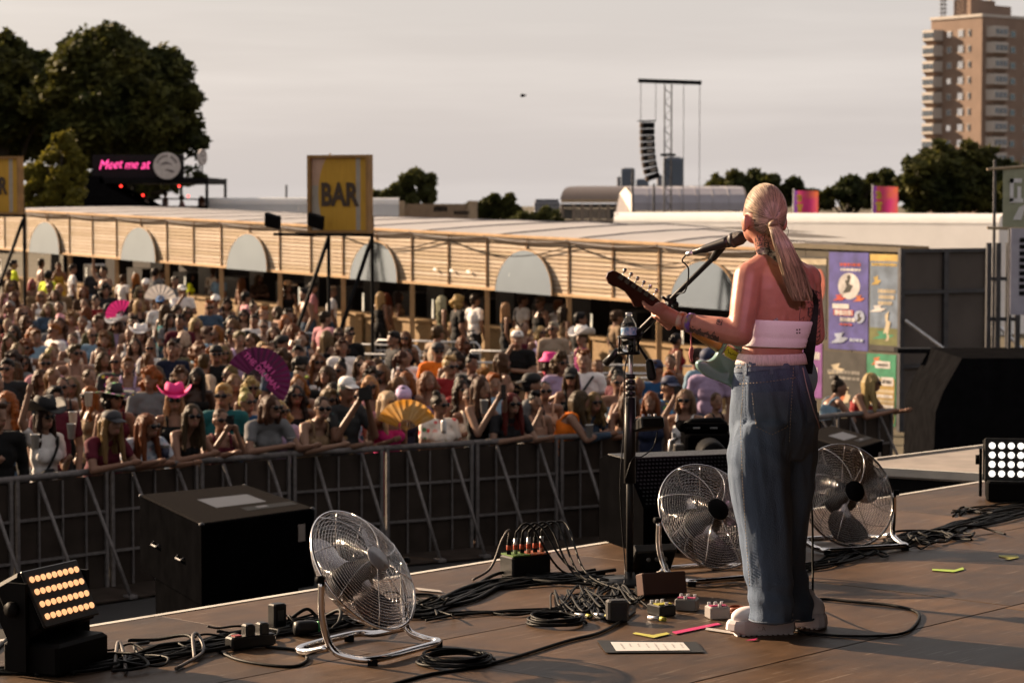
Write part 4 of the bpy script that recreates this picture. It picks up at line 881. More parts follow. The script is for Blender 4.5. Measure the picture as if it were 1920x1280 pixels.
# ================================================================== STAGE FANS
chrome = mat('chrome', (.62, .60, .60), .16, 1.0, var=.12, vs_=8)
bladem = mat('fan blade', (.30, .28, .29), .22, .9, var=.15); hubw = mat('hub badge', (.62, .60, .62), .35, .2)
def fan_proto(hub_dark):
    t = thing('floor_fan', 'x', 'fan'); Rr = .255
    head = bpy.data.objects.new('fan_head', None)
    prof_f = lambda r: .075 * (1 - (r / Rr) ** 3.2) + .004; prof_b = lambda r: -.09 * (1 - (r / Rr) ** 4) - .004
    for nm, pf, nr in (('front_grille', prof_f, 24), ('back_grille', prof_b, 20)):
        b = MB()
        for k in range(nr):
            r = .045 + (Rr - .045) * k / (nr - 1); b.tube([(r * math.cos(q), r * math.sin(q), pf(r)) for q in [j * math.pi / 24 for j in range(48)]], .0014, 4, closed=True)
        for j in range(16 if nm == 'front_grille' else 12):
            q0 = 2 * math.pi * j / (16 if nm == 'front_grille' else 12)
            if nm == 'front_grille' and j % 2: continue
            b.tube([((.04 + (Rr - .04) * f) * math.cos(q0 + .35 * f), (.04 + (Rr - .04) * f) * math.sin(q0 + .35 * f), pf(.04 + (Rr - .04) * f) + (.002 if nm == 'front_grille' else -.002)) for f in [i / 8 for i in range(9)]], .002, 4)
        tag(b.build(nm, chrome, t, True), kind='stuff')
    b = MB(); b.tube([(Rr * math.cos(q), Rr * math.sin(q), 0) for q in [j * math.pi / 30 for j in range(60)]], .006, 6, closed=True); b.build('outer_ring', chrome, t, True)
    b = MB(); b.lathe([(0, .086), (.05, .084), (.052, .078), (0, .074)], 24); b.build('hub_badge', hub_dark, t, True)
    b = MB(); b.lathe([(0, -.13), (.06, -.13), (.075, -.10), (.075, -.03), (.045, -.02), (.045, .02), (0, .025)], 24); b.build('motor', black, t, True)
    for k in range(3):
        b = MB(); vv = []; n_, m_ = 9, 7
        for i in range(n_):
            r = .045 + .185 * i / (n_ - 1)
            for j in range(m_):
                w_ = (.35 + .75 * math.sin(math.pi * min(1, i / (n_ - 1) * .85))) * (j / (m_ - 1) - .5); q = 2 * math.pi * k / 3 + w_ + .6 * i / n_
                vv.append((r * math.cos(q), r * math.sin(q), -.02 + .055 * (j / (m_ - 1) - .5) * (1 - .4 * i / n_)))
        b.add(vv, [(i * m_ + j, i * m_ + j + 1, (i + 1) * m_ + j + 1, (i + 1) * m_ + j) for i in range(n_ - 1) for j in range(m_ - 1)]); b.build('blade', bladem, t, True)
    return t
def make_fan(label, c, n, foot_z, hubm, yaw_stand, proto=None):
    t = thing('floor_fan', label, 'fan', (c.x, c.y, foot_z), 0, 'chrome floor fans on the stage')
    M = Matrix.Translation((0, 0, c.z - foot_z)) @ look_frame((0, 0, 0), n)
    for ch in proto.children:
        o = ch.copy(); COL.objects.link(o); o.parent = t; o.matrix_local = M.copy()
        if o.name.startswith('hub_badge'): o.data = o.data.copy(); o.data.materials.clear(); o.data.materials.append(hubm)
    zc = c.z - foot_z; x = V(math.cos(yaw_stand), math.sin(yaw_stand), 0); y = V(-x.y, x.x, 0); r_ = .262
    b = MB(); P = [V(0, 0, zc) - x * r_, V(0, 0, zc * .55) - x * (r_ + .0), V(0, 0, .05) - x * (r_ - .02) - y * .03, V(0, 0, .022) - x * (r_ - .03) - y * .12, V(0, 0, .022) - x * (r_ - .06) - y * .2]
    P2 = [p - 2 * x * p.dot(x) for p in P]
    b.tube(spline(P + [V(0, 0, .022) - y * .21] + P2[::-1], 5), .0135, 10); b.build('stand', chrome, t, True)
    b = MB(); b.tube(spline([P[2] + y * .02, V(0, 0, .022) - x * (r_ - .04) + y * .1, V(0, 0, .022) - x * (r_ - .1) + y * .17, V(0, 0, .022) + x * (r_ - .1) + y * .17, V(0, 0, .022) + x * (r_ - .04) + y * .1, P2[2] + y * .02], 5), .0135, 10); b.build('stand_loop', chrome, t, True)
    for s_ in (-1, 1):
        b = MB(); b.lathe([(0, -.012), (.014, -.012), (.014, .014), (0, .014)], 12, frame(V(0, 0, zc) + x * (s_ * (r_ + .012)), y, V(0, 0, 1), x)); b.build('pivot_knob', black, t, True)
        b = MB(); b.box(V(0, 0, .012) + x * (s_ * (r_ - .05)) - y * .19, (.035, .035, .024)); b.build('rubber_foot', black, t)
        b = MB(); b.box(V(0, 0, .012) + x * (s_ * (r_ - .12)) + y * .17, (.035, .035, .024)); b.build('rubber_foot', black, t)
    return t
fproto = fan_proto(hubw)
f1 = make_fan('chrome floor fan tilted upward, nearest to the camera', at(682, 1068, 8.95), (.69, -.42, .59), SZ, hubw, R(58), fproto)
f2 = make_fan('chrome floor fan half hidden behind the singer on her left', at(1330, 968, 10.75), (.42, -.72, .50), SZ, black, R(28), fproto)
f3 = make_fan('chrome floor fan to the right of the singer', at(1588, 928, 11.7), (.36, -.86, .36), SZ, black, R(22), fproto)
for ch in list(fproto.children): bpy.data.objects.remove(ch)
bpy.data.objects.remove(fproto)

# ================================================================== LED WASH LIGHTS
case = mat('lamp casing', (.010, .0095, .0095), .55, var=.3, spec=.04); lensw = mat('warm lens', (.9, .6, .4), .3, emit=(1, .46, .2), estr=.36); lensb = mat('white lens', (.95, .93, .9), .3, emit=(1, .93, .84), estr=.45)
def wash(label, c, n, w_, h_, rows, cols, lensm, yaw, foot_z, rl):
    t = thing('led_wash_light', label, 'stage light', (c.x, c.y, foot_z), 0, 'LED wash lights on the deck'); M = Matrix.Translation((0, 0, c.z - foot_z)) @ look_frame((0, 0, 0), n); zc = c.z - foot_z
    b = MB(); b.M = M; b.bevbox((0, 0, -.07), (w_, h_, .13), .015); b.build('lamp_body', case, t)
    b = MB(); b.M = M; b.bevbox((0, 0, 0), (w_ * .97, h_ * .97, .012), .004); b.build('face_plate', mat('face plate', (.03, .028, .027), .4), t)
    b = MB(); b.M = M
    for k in range(7): b.box((w_ * (-.42 + .14 * k), h_ * .02, -.155), (w_ * .03, h_ * .9, .05))
    tag(b.build('cooling_fin', case, t), kind='stuff')
    lm = MB(); lm.lathe([(rl, 0), (rl * .95, .006), (0, .010)], 14); me = lm.mesh('lens'); me.materials.append(lensm)
    for i in range(rows):
        for j in range(cols):
            o = inst('lens', me, t); o.matrix_local = M @ Matrix.Translation((w_ * .88 * ((j + .5) / cols - .5), h_ * .84 * ((i + .5) / rows - .5), .007))
    x = M.to_3x3() @ V(1, 0, 0); x.z = 0; x.normalize(); y = V(-x.y, x.x, 0)
    b = MB(); b.M = frame((0, 0, .06), x, y, V(0, 0, 1)); b.bevbox((0, .02, 0), (w_ * .92, .24, .115), .012); b.build('base', case, t)
    for s_ in (-1, 1):
        b = MB(); b.M = frame((0, 0, 0), x, y, V(0, 0, 1)); b.box((s_ * (w_ / 2 + .014), .05, zc / 2 + .04), (.016, .08, zc + .04)); b.build('yoke_arm', case, t)
        b = MB(); b.lathe([(0, 0), (.028, 0), (.028, .02), (0, .02)], 10, frame(V(0, 0, zc) + x * (s_ * (w_ / 2 + .022)) - y * 0 + M.to_3x3() @ V(0, 0, -.07), y, V(0, 0, 1), x * s_)); b.build('tilt_knob', case, t, True)
        for q in (-1, 1): b = MB(); b.M = frame((0, 0, .0), x, y, V(0, 0, 1)); b.box((s_ * w_ * .36, .02 + q * .09, .006), (.03, .03, .012)); b.build('foot', black, t)
    return t
wash('LED wash light with glowing amber lenses at the left edge', at(113, 1112, 8.6), (.80, -.38, .46), .34, .225, 4, 9, lensw, 0, SZ, .0115)
wash('LED wash light with bright white lenses at the right edge', at(1905, 862, 13.55), (-.16, -.97, .12), .36, .25, 4, 6, lensb, 0, SZ, .019)

# ================================================================== MICROPHONE STAND
mb_ = mat('stand black', (.010, .010, .011), .42, 0, var=.2, spec=.2)
base = onz(1181, 1092, SZ); DS = base.y
ms = thing('microphone_stand', 'tall black boom microphone stand in front of the singer', 'mic stand', base); minv = Matrix.Translation(-base)
def sbuild(b, name, m, parent=None, smooth=True): b.v = [minv @ p for p in b.v]; return b.build(name, m, parent or ms, smooth)
b = MB(); b.lathe([(.14, 0), (.145, .006), (.14, .016), (.03, .024), (.018, .05), (0, .05)], 32, Matrix.Translation(base)); sbuild(b, 'round_base', mb_)
b = MB(); b.tube([base, at(1181, 800, DS)], .0165, 12); sbuild(b, 'lower_tube', mb_)
b = MB(); b.tube([at(1181, 905, DS), at(1181, 745, DS)], .026, 14); sbuild(b, 'clutch_sleeve', mb_)
b = MB(); b.tube([at(1182, 760, DS), at(1183, 640, DS)], .010, 10); sbuild(b, 'upper_tube', steel)
for y in (705, 716, 727, 738): b = MB(); b.tube([at(1182, y + 4, DS), at(1182, y - 4, DS)], .022, 12); sbuild(b, 'clutch_ring', mb_)
piv = at(1190, 628, DS - .02); tail = at(1135, 681, DS + .05); clip = at(1338, 483, 9.62)
b = MB(); b.tube([tail, tail.lerp(piv, .45)], .017, 12); sbuild(b, 'counterweight', mb_)
b = MB(); b.tube([tail.lerp(piv, .4), piv, clip], .0105, 10); sbuild(b, 'boom_arm', mb_)
b = MB(); b.ell(piv, (.035, .03, .035), n=12, m=8); sbuild(b, 'pivot', mb_)
b = MB(); q = piv.lerp(clip, .48); b.ell(q, (.026, .02, .022), n=10, m=8); b.ell(q + V(.02, 0, -.02), (.015, .02, .015), n=10, m=8); sbuild(b, 'boom_clutch', mb_)
m0, m1 = at(1300, 473, 9.60), at(1392, 445, 9.50)
b = MB(); b.cap(clip, at(1352, 462, 9.57), .014, .020); sbuild(b, 'mic_clip', mb_)
mc = thing('microphone', 'black vocal microphone on the boom at the singer mouth', 'microphone', m0); ci = Matrix.Translation(-m0); dirm = (m1 - m0).normalized(); Lm = (m1 - m0).length
def mbuild(b, n_, m): b.v = [ci @ p for p in b.v]; return b.build(n_, m, mc, True)
Mf = look_frame(m0, dirm)
b = MB(); b.lathe([(0, 0), (.011, 0), (.011, .028), (.012, .03), (.016, .05), (.021, Lm - .075), (.024, Lm - .06), (0, Lm - .06)], 20, Mf); mbuild(b, 'handle', mat('mic grey', (.035, .034, .036), .4, .4))
b = MB(); b.lathe([(.020, Lm - .062), (.027, Lm - .05), (.0285, Lm - .025), (.027, Lm - .005), (.018, Lm + .012), (0, Lm + .018)], 24, Mf); mbuild(b, 'grille', mat('mic grille', (.045, .04, .04), .5, .7, bump=.6, bs=500))
b = MB(); b.lathe([(.027, Lm - .048), (.030, Lm - .045), (.030, Lm - .036), (.027, Lm - .033)], 24, Mf); mbuild(b, 'grille_band', darksteel)
b = MB(); b.lathe([(0, -.03), (.009, -.03), (.010, 0), (0, 0)], 12, Mf); mbuild(b, 'connector', steel)
b = MB(); b.tube(spline([m0 - dirm * .03, m0 - dirm * .05 + V(0, 0, -.02), at(1291, 505, 9.72), at(1285, 545, 9.85), piv.lerp(clip, .52), piv.lerp(clip, .2) + V(.01, 0, -.02), piv + V(0, -.03, -.03), at(1172, 690, DS - .03), at(1170, 800, DS - .03), at(1163, 900, DS - .03), at(1166, 980, DS - .02), at(1172, 1060, DS - .02), base + V(-.03, -.12, .01)], 8), .0032, 6)
tag(b.build('microphone_cable', mb_, None, True), 'thin black microphone cable running down the boom and stand', 'cable')
# bottle in its holder
hold = at(1181, 660, DS - .06)
b = MB(); b.lathe([(.047, 0), (.050, .002), (.050, .014), (.046, .012), (.046, .004)], 24, Matrix.Translation(hold + V(-.005, 0, -.01))); b.lathe([(.047, 0), (.050, .002), (.050, .01), (.046, .01)], 24, Matrix.Translation(hold + V(-.005, 0, .06)))
for a in range(4): q = a * math.pi / 2 + .5; b.tube([hold + V(-.005 + .049 * math.cos(q), .049 * math.sin(q), 0), hold + V(-.005 + .049 * math.cos(q), .049 * math.sin(q), .07)], .004, 6)
b.tube([hold + V(0, .04, .03), at(1183, 665, DS)], .008, 6); sbuild(b, 'bottle_holder', mb_)
for a_, b2 in (((1192, 640), (1222, 688)), ((1205, 660), (1226, 690))): b = MB(); b.tube([at(*a_, DS), at(*b2, DS - .03)], .006, 6); sbuild(b, 'spare_clip_arm', mb_)
b = MB(); b.cap(at(1218, 680, DS - .03), at(1222, 705, DS - .03), .018, .022); sbuild(b, 'spare_clip', mb_)
bt = thing('water_bottle', 'clear plastic water bottle with a blue label in the stand holder', 'bottle', hold + V(-.005, 0, .003))
hb_ = at(1181, 586, DS - .06).z - bt.location.z; k = hb_ / .20
pet = mat('clear plastic', (.93, .96, 1), .04, trans=1.0, var=0); pet.node_tree.nodes['Principled BSDF'].inputs['IOR'].default_value = 1.25
b = MB(); b.lathe([(0, .002), (.03, 0), (.034, .008), (.032, .02), (.034, .03), (.032, .045), (.034, .055), (.034, .125), (.032, .14), (.022, .165), (.0125, .178), (.012, .185)], 28); b.v = [V(p.x, p.y, p.z * k) for p in b.v]; b.build('bottle_body', pet, bt, True)
b = MB(); b.lathe([(.012, .184), (.0145, .185), (.0145, .198), (.0125, .2), (0, .2)], 20); b.v = [V(p.x, p.y, p.z * k) for p in b.v]; b.build('neck_ring', mat('pale cap', (.75, .78, .8), .25, trans=.6), bt, True)
b = MB(); b.lathe([(.0345, .085), (.0348, .087), (.0348, .122), (.0345, .124)], 28); b.v = [V(p.x, p.y, p.z * k) for p in b.v]; b.build('paper_label', mat('blue label', (.62, .70, .80), .5, var=.5, vs_=60, col2=(.10, .30, .55)), bt, True)
# small mixer clipped to the stand
bx = thing('monitor_box', 'small black in-ear monitor box clamped to the microphone stand', 'box', at(1216, 795, DS - .03)); M = Matrix.Rotation(.45, 3, 'Z') @ Matrix.Rotation(-.25, 3, 'X')
b = MB(); b.bevbox((0, 0, 0), (.115, .09, .05), .006, M); b.build('box_body', mb_, bx)
b = MB(); b.box(M @ V(0, 0, .027), (.10, .075, .004), M); b.build('top_plate', mat('box top', (.14, .145, .15), .4), bx)
for x in (-.03, 0, .03): b = MB(); b.lathe([(0, 0), (.008, 0), (.007, .014), (0, .014)], 10, Matrix.Translation(M @ V(x, -.015, .029)) @ M.to_4x4()); b.build('knob', steel, bx)
b = MB(); b.bar(V(-.05, .0, -.01), V(-.085, .03, -.01), .02); b.build('clamp', mb_, bx)
b = MB(); b.tube(spline([bx.location + V(.04, 0, -.03), bx.location + V(.02, -.01, -.1), bx.location + V(-.03, -.02, -.14), at(1186, 860, DS - .03), at(1172, 900, DS - .03)], 6), .003, 6)
tag(b.build('earphone_lead', mb_, None, True), 'short black lead hanging from the monitor box on the stand', 'cable')

# ================================================================== FLOOR CLUTTER
cab = mat('cable rubber', (.009, .009, .009), .55, var=.3, spec=.1)
def fl(px, py, z=.0): p = onz(px, py, SZ + z); return p
def cable(label, pts, r=.0055, group=None, m=None, wob=.0, seed=0, name='cable'):
    rnd = random.Random(seed); P = []
    for q in pts:
        z = q[2] if len(q) > 2 else r
        p = fl(q[0], q[1]) + V(0, 0, z) + V(rnd.gauss(0, wob), rnd.gauss(0, wob), abs(rnd.gauss(0, wob * .35)))
        P.append(p)
    b = MB(); b.tube(spline(P, 7), r, 6); return tag(b.build(name, m or cab, None, True), label, 'cable', group)
main = [(-60, 1262), (60, 1258), (180, 1250), (300, 1232), (420, 1205), (520, 1188), (620, 1172), (720, 1158), (800, 1142), (880, 1112), (960, 1090), (1050, 1085), (1130, 1090)]
for k in range(18):
    a = random.Random(k); cable('black cable in the thick bundle along the left stage edge', [(x + a.uniform(-12, 12), y + a.uniform(-9, 11) + 5 * math.sin(k + x / 150)) for x, y in main[(k % 3):]], .0055 + .0014 * (k % 3), 'cables bundled along the left stage edge', None, .018, k)
m2_ = [(800, 1160), (880, 1150), (960, 1148), (1050, 1145), (1120, 1135), (1180, 1120)]
for k in range(5): a = random.Random(50 + k); cable('black cable running from the fan to the pedals', [(x + a.uniform(-10, 10), y + a.uniform(-6, 8)) for x, y in m2_], .0048, 'cables from the fan to the pedals', None, .01, 60 + k)
m3_ = [(1500, 1075), (1560, 1056), (1620, 1040), (1690, 1018), (1740, 1005), (1800, 992), (1870, 975), (1990, 950)]
for k in range(12): a = random.Random(80 + k); cable('black cable in the bundle right of the singer', [(x + a.uniform(-10, 10), y + a.uniform(-13, 9)) for x, y in m3_[(k % 2):]], .0055, 'cables bundled right of the singer', None, .012, 90 + k)
for k in range(6): a = random.Random(130 + k); cable('black cable behind the lit panel at the right edge', [(x + a.uniform(-8, 8), y + a.uniform(-8, 8)) for x, y in [(1790, 965), (1815, 955), (1850, 958), (1900, 948), (1990, 935)]], .005, 'cables by the right lit panel', None, .012, 140 + k)
cable('black guitar lead looping on the deck right of the singer', [(1500, 1135), (1540, 1125), (1600, 1130), (1680, 1138), (1722, 1152), (1712, 1178), (1680, 1192), (1600, 1195), (1520, 1190), (1480, 1180)], .006)
cable('black cable crossing the front of the deck to the coil', [(720, 1290), (800, 1268), (880, 1255), (960, 1236), (1060, 1205), (1120, 1190), (1160, 1170), (1190, 1150)], .0065)
cable('grey cable curling up from the amber lit panel', [(-20, 1230), (10, 1205), (25, 1185), (40, 1180), (52, 1200)], .008)
cable('loose black loop lying in front of the left bundle', [(395, 1215), (450, 1240), (540, 1252), (575, 1240), (560, 1222), (500, 1215)], .006)
cable('thin black lead hanging from the nearest fan', [(640, 1115, .05), (637, 1150, .0), (628, 1175), (610, 1190), (600, 1180)], .004)
cable('pale grey cable arching over the left bundle', [(365, 1240, .01), (362, 1222, .06), (372, 1215, .05), (380, 1232, .02), (330, 1258, .01)], .007, m=mat('grey cable', (.13, .11, .10), .5))
cable('silver looped cable at the far left of the bundle', [(215, 1255, .01), (222, 1228, .05), (232, 1240, .03), (236, 1265, .01)], .007, m=MATS['grey cable'])
for k in range(16):
    a = random.Random(700 + k); x0 = a.uniform(150, 900); y0 = 1250 - (x0 - 150) * .175 + a.uniform(-14, 18); ph = a.uniform(0, 6); rr = a.uniform(18, 46)
    cable('black cable looping out of the left bundle', [(x0 + rr * 1.7 * math.cos(ph + i * .75) + i * 7, y0 + rr * .34 * math.sin(ph + i * .75), .006 + abs(a.gauss(0, .018))) for i in range(9)], a.choice([.0045, .006, .0075]), 'loops of cable on the left bundle', None, .008, 720 + k)
for k in range(9):
    a = random.Random(800 + k); x0 = a.uniform(1560, 1900); y0 = 1050 - (x0 - 1560) * .24 + a.uniform(-10, 12); ph = a.uniform(0, 6); rr = a.uniform(16, 36)
    cable('black cable looping out of the right bundle', [(x0 + rr * 1.6 * math.cos(ph + i * .75) + i * 7, y0 + rr * .3 * math.sin(ph + i * .75), .006 + abs(a.gauss(0, .014))) for i in range(9)], a.choice([.0045, .006]), 'loops of cable on the right bundle', None, .008, 820 + k)
def coil(label, px, py, r, n, zr, seed):
    rnd = random.Random(seed); c = fl(px, py); b = MB(); P = []
    for k in range(n * 20):
        q = 2 * math.pi * k / 20; rr = r * (1 - .22 * (k / (n * 20)) + .06 * math.sin(q * .37 + seed) + rnd.uniform(-.01, .01))
        P.append(c + V(rr * math.cos(q), rr * math.sin(q), .006 + zr * k / (n * 20) + .004 * math.sin(q * 1.7)))
    b.tube(P, .0055, 6); return tag(b.build('cable_coil', cab, None, True), label, 'cable coil', 'coiled cables on the deck')
coil('coiled black cable in front of the nearest fan', 855, 1243, .138, 6, .03, 1)
coil('coiled black cable left of the pedals', 1042, 1170, .115, 6, .03, 2)
coil('small coil of orange cable at the singer toe', 1382, 1150, .04, 5, .02, 3)['label'] = 'small orange coiled lead beside the white shoe'
bpy.data.objects['cable_coil.002'].data.materials[0] = mat('orange cable', (.30, .07, .025), .5)
# stage box with XLR leads
sb = fl(985, 1080); sbx = thing('stage_box', 'stage box with a row of red collared cables plugged in', 'stage box', sb, R(30))
b = MB(); b.bevbox((0, 0, .05), (.20, .12, .10), .008); b.build('box_body', mb_, sbx)
b = MB(); b.box((-.05, 0, .103), (.09, .11, .006)); b.build('green_label', mat('green label', (.12, .22, .04), .6), sbx)
b = MB(); b.box((.05, 0, .103), (.10, .11, .006)); b.build('orange_label', mat('orange label', (.40, .10, .03), .6), sbx)
for k in range(6):
    x = -.085 + .034 * k
    b = MB(); b.lathe([(0, .10), (.010, .10), (.010, .15), (.0085, .175), (0, .175)], 12, Matrix.Translation((x, 0, 0))); b.build('plug', steel if k % 2 else black, sbx, True)
    b = MB(); b.lathe([(.0105, .125), (.0112, .127), (.0112, .145), (.0105, .147)], 12, Matrix.Translation((x, 0, 0))); b.build('collar', mat('red collar', (.5, .08, .03), .5), sbx, True)
    p0 = sbx.location + Matrix.Rotation(R(30), 3, 'Z') @ V(x, 0, .175); rnd = random.Random(k)
    e = fl(1130 + 12 * k, 1078 + 8 * k); b = MB()
    if k: b.tube(spline([p0, p0 + V(.01, 0, .035), p0 + V(.06 + .01 * k, .01, .055), p0.lerp(e, .5) + V(0, 0, .03 - .09 + rnd.uniform(0, .04)), V(e.x, e.y, SZ + .008)], 8), .005, 6)
    else: b.tube(spline([p0, p0 + V(0, -.01, .04), p0 + V(-.03, -.03, .0), p0 + V(-.08, -.06, -.12), V(p0.x - .16, p0.y - .1, SZ + .006)], 8), .006, 6)
    tag(b.build('cable', cab if k else MATS['grey cable'], None, True), 'black lead arching out of the stage box' if k else 'pale lead dropping from the left end of the stage box', 'cable', 'leads from the stage box' if k else None)
# pedals, tilted board, adapters
def pedal(label, px, py, w_, d_, h_, rz, m, top=None, knobs=3):
    t = thing('effects_pedal', label, 'pedal', fl(px, py), rz, 'guitar pedals')
    b = MB(); b.bevbox((0, 0, h_ / 2), (w_, d_, h_), .005); b.build('pedal_body', m, t)
    b = MB(); b.box((0, -d_ * .1, h_ + .002), (w_ * .8, d_ * .4, .004)); b.build('face_plate', top or mb_, t)
    for k in range(knobs): b = MB(); b.lathe([(0, h_), (.008, h_), (.007, h_ + .013), (0, h_ + .013)], 10, Matrix.Translation((w_ * (-.32 + .64 * k / max(1, knobs - 1)), d_ * .32, 0))); b.build('knob', steel, t)
    b = MB(); b.lathe([(0, h_), (.008, h_), (.008, h_ + .012), (0, h_ + .012)], 10, Matrix.Translation((0, -d_ * .38, 0))); b.build('footswitch', steel, t)
    return t
wp = mat('white pedal', (.34, .31, .30), .5); pk = mat('pink print', (.40, .03, .12), .5)
pedal('white pedal with a pink face beside the shoe', 1345, 1158, .085, .075, .05, R(15), wp, pk)
pedal('grey pedal with a pink face left of the white pedal', 1288, 1143, .09, .08, .05, R(-15), mat('grey pedal', (.2, .19, .18), .4), pk)
pedal('dark pedal with yellow label in the cable tangle', 1240, 1152, .08, .10, .045, R(30), mb_, mat('yellow label', (.45, .40, .04), .6))
br = thing('pedal_tuner', 'black tilted control unit with round dials by the stand base', 'control unit', fl(1222, 1080), R(18)); M = Matrix.Rotation(R(38), 3, 'X')
b = MB(); b.bevbox((0, 0, .085), (.20, .05, .13), .006, M); b.build('unit_body', mb_, br)
for x in (-.03, .01, .05): b = MB(); b.lathe([(0, 0), (.010, 0), (.009, .010), (0, .010)], 12, Matrix.Translation(V(0, 0, .085) + M @ V(x, -.027, .02)) @ (M @ Matrix.Rotation(math.pi / 2, 3, 'X')).to_4x4()); b.build('dial', mat('dial', (.35, .32, .3), .4), br)
b = MB(); b.box((0, .06, .02), (.18, .05, .04)); b.build('unit_foot', mb_, br)
bb = thing('brown_box', 'reddish brown tilted pedal case below the control unit', 'case', fl(1240, 1118), R(20))
b = MB(); b.bevbox((0, 0, .055), (.20, .075, .095), .004, Matrix.Rotation(R(-14), 3, 'X')); b.build('case_body', mat('brown case', (.075, .03, .02), .6), bb); b = MB(); b.box((0, .04, .02), (.19, .05, .04)); b.build('case_foot', mb_, bb)
ad = thing('power_adapter', 'grey power adapter block in the cable tangle', 'adapter', fl(1157, 1165), R(10)); b = MB(); b.bevbox((0, 0, .045), (.085, .06, .09), .008); b.build('adapter_body', mat('adapter grey', (.045, .042, .042), .5), ad); b = MB(); b.box((0, -.032, .05), (.05, .004, .04)); b.build('sticker', patch, ad)
for k, (px, py) in enumerate(((1092, 1158), (1128, 1158), (1230, 1163))):
    p = fl(px, py); t = thing('jack_plug', ['silver plug with yellow band nearest the coil', 'silver plug with yellow band by the adapter', 'silver plug with yellow band under the pedals'][k], 'plug', p, R(-35), 'plugs with yellow bands')
    b = MB(); b.M = frame((0, 0, .010), V(0, 0, 1), V(0, 1, 0), V(1, 0, 0)); b.lathe([(0, -.035), (.009, -.035), (.009, .02), (0, .02)], 12); b.build('barrel', steel, t, True)
    b = MB(); b.M = frame((0, 0, .010), V(0, 0, 1), V(0, 1, 0), V(1, 0, 0)); b.lathe([(0, .02), (.0095, .02), (.009, .045), (0, .045)], 12); b.build('band', mat('yellow band', (.45, .42, .05), .5), t, True)
for k in range(18):
    a = random.Random(300 + k); pts = [(1060 + a.uniform(-30, 60), 1130 + a.uniform(-20, 20))]
    for i in range(4): pts.append((pts[-1][0] + a.uniform(10, 50), 1125 + a.uniform(-35, 45)))
    cable('thin black lead in the tangle by the pedals', pts, .0032 + .0012 * (k % 3), 'leads tangled by the pedals', None, .02, 400 + k)
# power strips in the left bundle
for lab, px, py, rz in (('power strip with red switch in the left bundle', 470, 1215, 35), ('black power adapter standing on the left bundle', 520, 1180, 40), ('round black plug connector with green band', 585, 1190, 20)):
    t = thing('power_strip' if 'strip' in lab else 'plug_connector', lab, 'power strip' if 'strip' in lab else 'plug', fl(px, py), R(rz), None)
    if 'strip' in lab:
        b = MB(); b.bevbox((0, 0, .03), (.19, .06, .045), .006); b.build('strip_body', mb_, t); b = MB(); b.box((-.06, 0, .054), (.03, .03, .006)); b.build('red_switch', mat('red switch', (.35, .03, .02), .4), t)
        for x in (-.01, .05): b = MB(); b.bevbox((x, 0, .07), (.04, .045, .05), .006); b.build('plug', mb_, t)
    elif 'adapter' in lab:
        b = MB(); b.bevbox((0, 0, .055), (.06, .05, .10), .006); b.build('adapter_body', mb_, t); b = MB(); b.box((0, -.026, .06), (.03, .003, .04)); b.build('sticker', mat('dim sticker', (.08, .08, .08), .5), t)
    else:
        b = MB(); b.M = frame((0, 0, .03), V(0, 0, 1), V(0, 1, 0), V(1, 0, 0)); b.lathe([(0, -.07), (.026, -.07), (.03, -.05), (.03, .0), (.022, .02), (.022, .05), (0, .05)], 16); b.build('connector_body', mb_, t, True); b = MB(); b.M = frame((0, 0, .03), V(0, 0, 1), V(0, 1, 0), V(1, 0, 0)); b.lathe([(.0225, .02), (.024, .022), (.024, .038), (.0225, .04)], 16); b.build('green_band', mat('green band', (.03, .30, .08), .5), t, True)
# set list and tape marks
def sheet_on_deck(name, label, cat, quad, m, lift, group=None):
    P = [onz(x, y, SZ + .004 + lift) for x, y in quad]; b = MB(); k = len(P); b.add([p for p in P] + [p + V(0, 0, .0012) for p in P], [tuple(range(k - 1, -1, -1)), tuple(range(k, 2 * k))] + [(i, (i + 1) % k, k + (i + 1) % k, k + i) for i in range(k)]); return tag(b.build(name, m, None, auto=True), label, cat, group)
tapeb = mat('black gaffer tape', (.012, .012, .013), .6, var=.3, vs_=30)
sl = thing('set_list', 'white set list sheet taped to the deck on black tape', 'paper', onz(1217, 1212, SZ + .004))
o = sheet_on_deck('backing_tape', None, None, [(1119, 1200), (1306, 1203), (1322, 1222), (1136, 1223)], tapeb, 0); o.parent = sl; o.matrix_parent_inverse = Matrix.Translation(-sl.location)
o = sheet_on_deck('paper', None, None, [(1145, 1203), (1281, 1204), (1294, 1218.5), (1156, 1220)], mat('white paper', (.72, .72, .74), .7, var=.03), .003); o.parent = sl; o.matrix_parent_inverse = Matrix.Translation(-sl.location)
b = MB(); rnd = random.Random(5)
for k in range(8):
    x = 1158 + k * 16 + 3
    for j in range(rnd.randint(3, 6)):
        y0 = 1206 + j * 2.1; xx0 = x + (y0 - 1204) * .75
        b.add([onz(a, c_, SZ + .0095) for a, c_ in ((xx0, y0), (xx0 + rnd.uniform(1.5, 3.5), y0), (xx0 + 2.5, y0 + .7), (xx0 + .5, y0 + .7))], [(0, 1, 2, 3)])
o = b.build('handwriting', mat('ink', (.05, .05, .06), .6)); o.parent = sl; o.matrix_parent_inverse = Matrix.Translation(-sl.location)
ty = mat('yellow tape', (.62, .58, .12), .6); tg = mat('lime tape', (.42, .60, .10), .6); tpk = mat('pink tape', (.60, .03, .16), .55); tw = mat('white tape', (.5, .46, .43), .6)
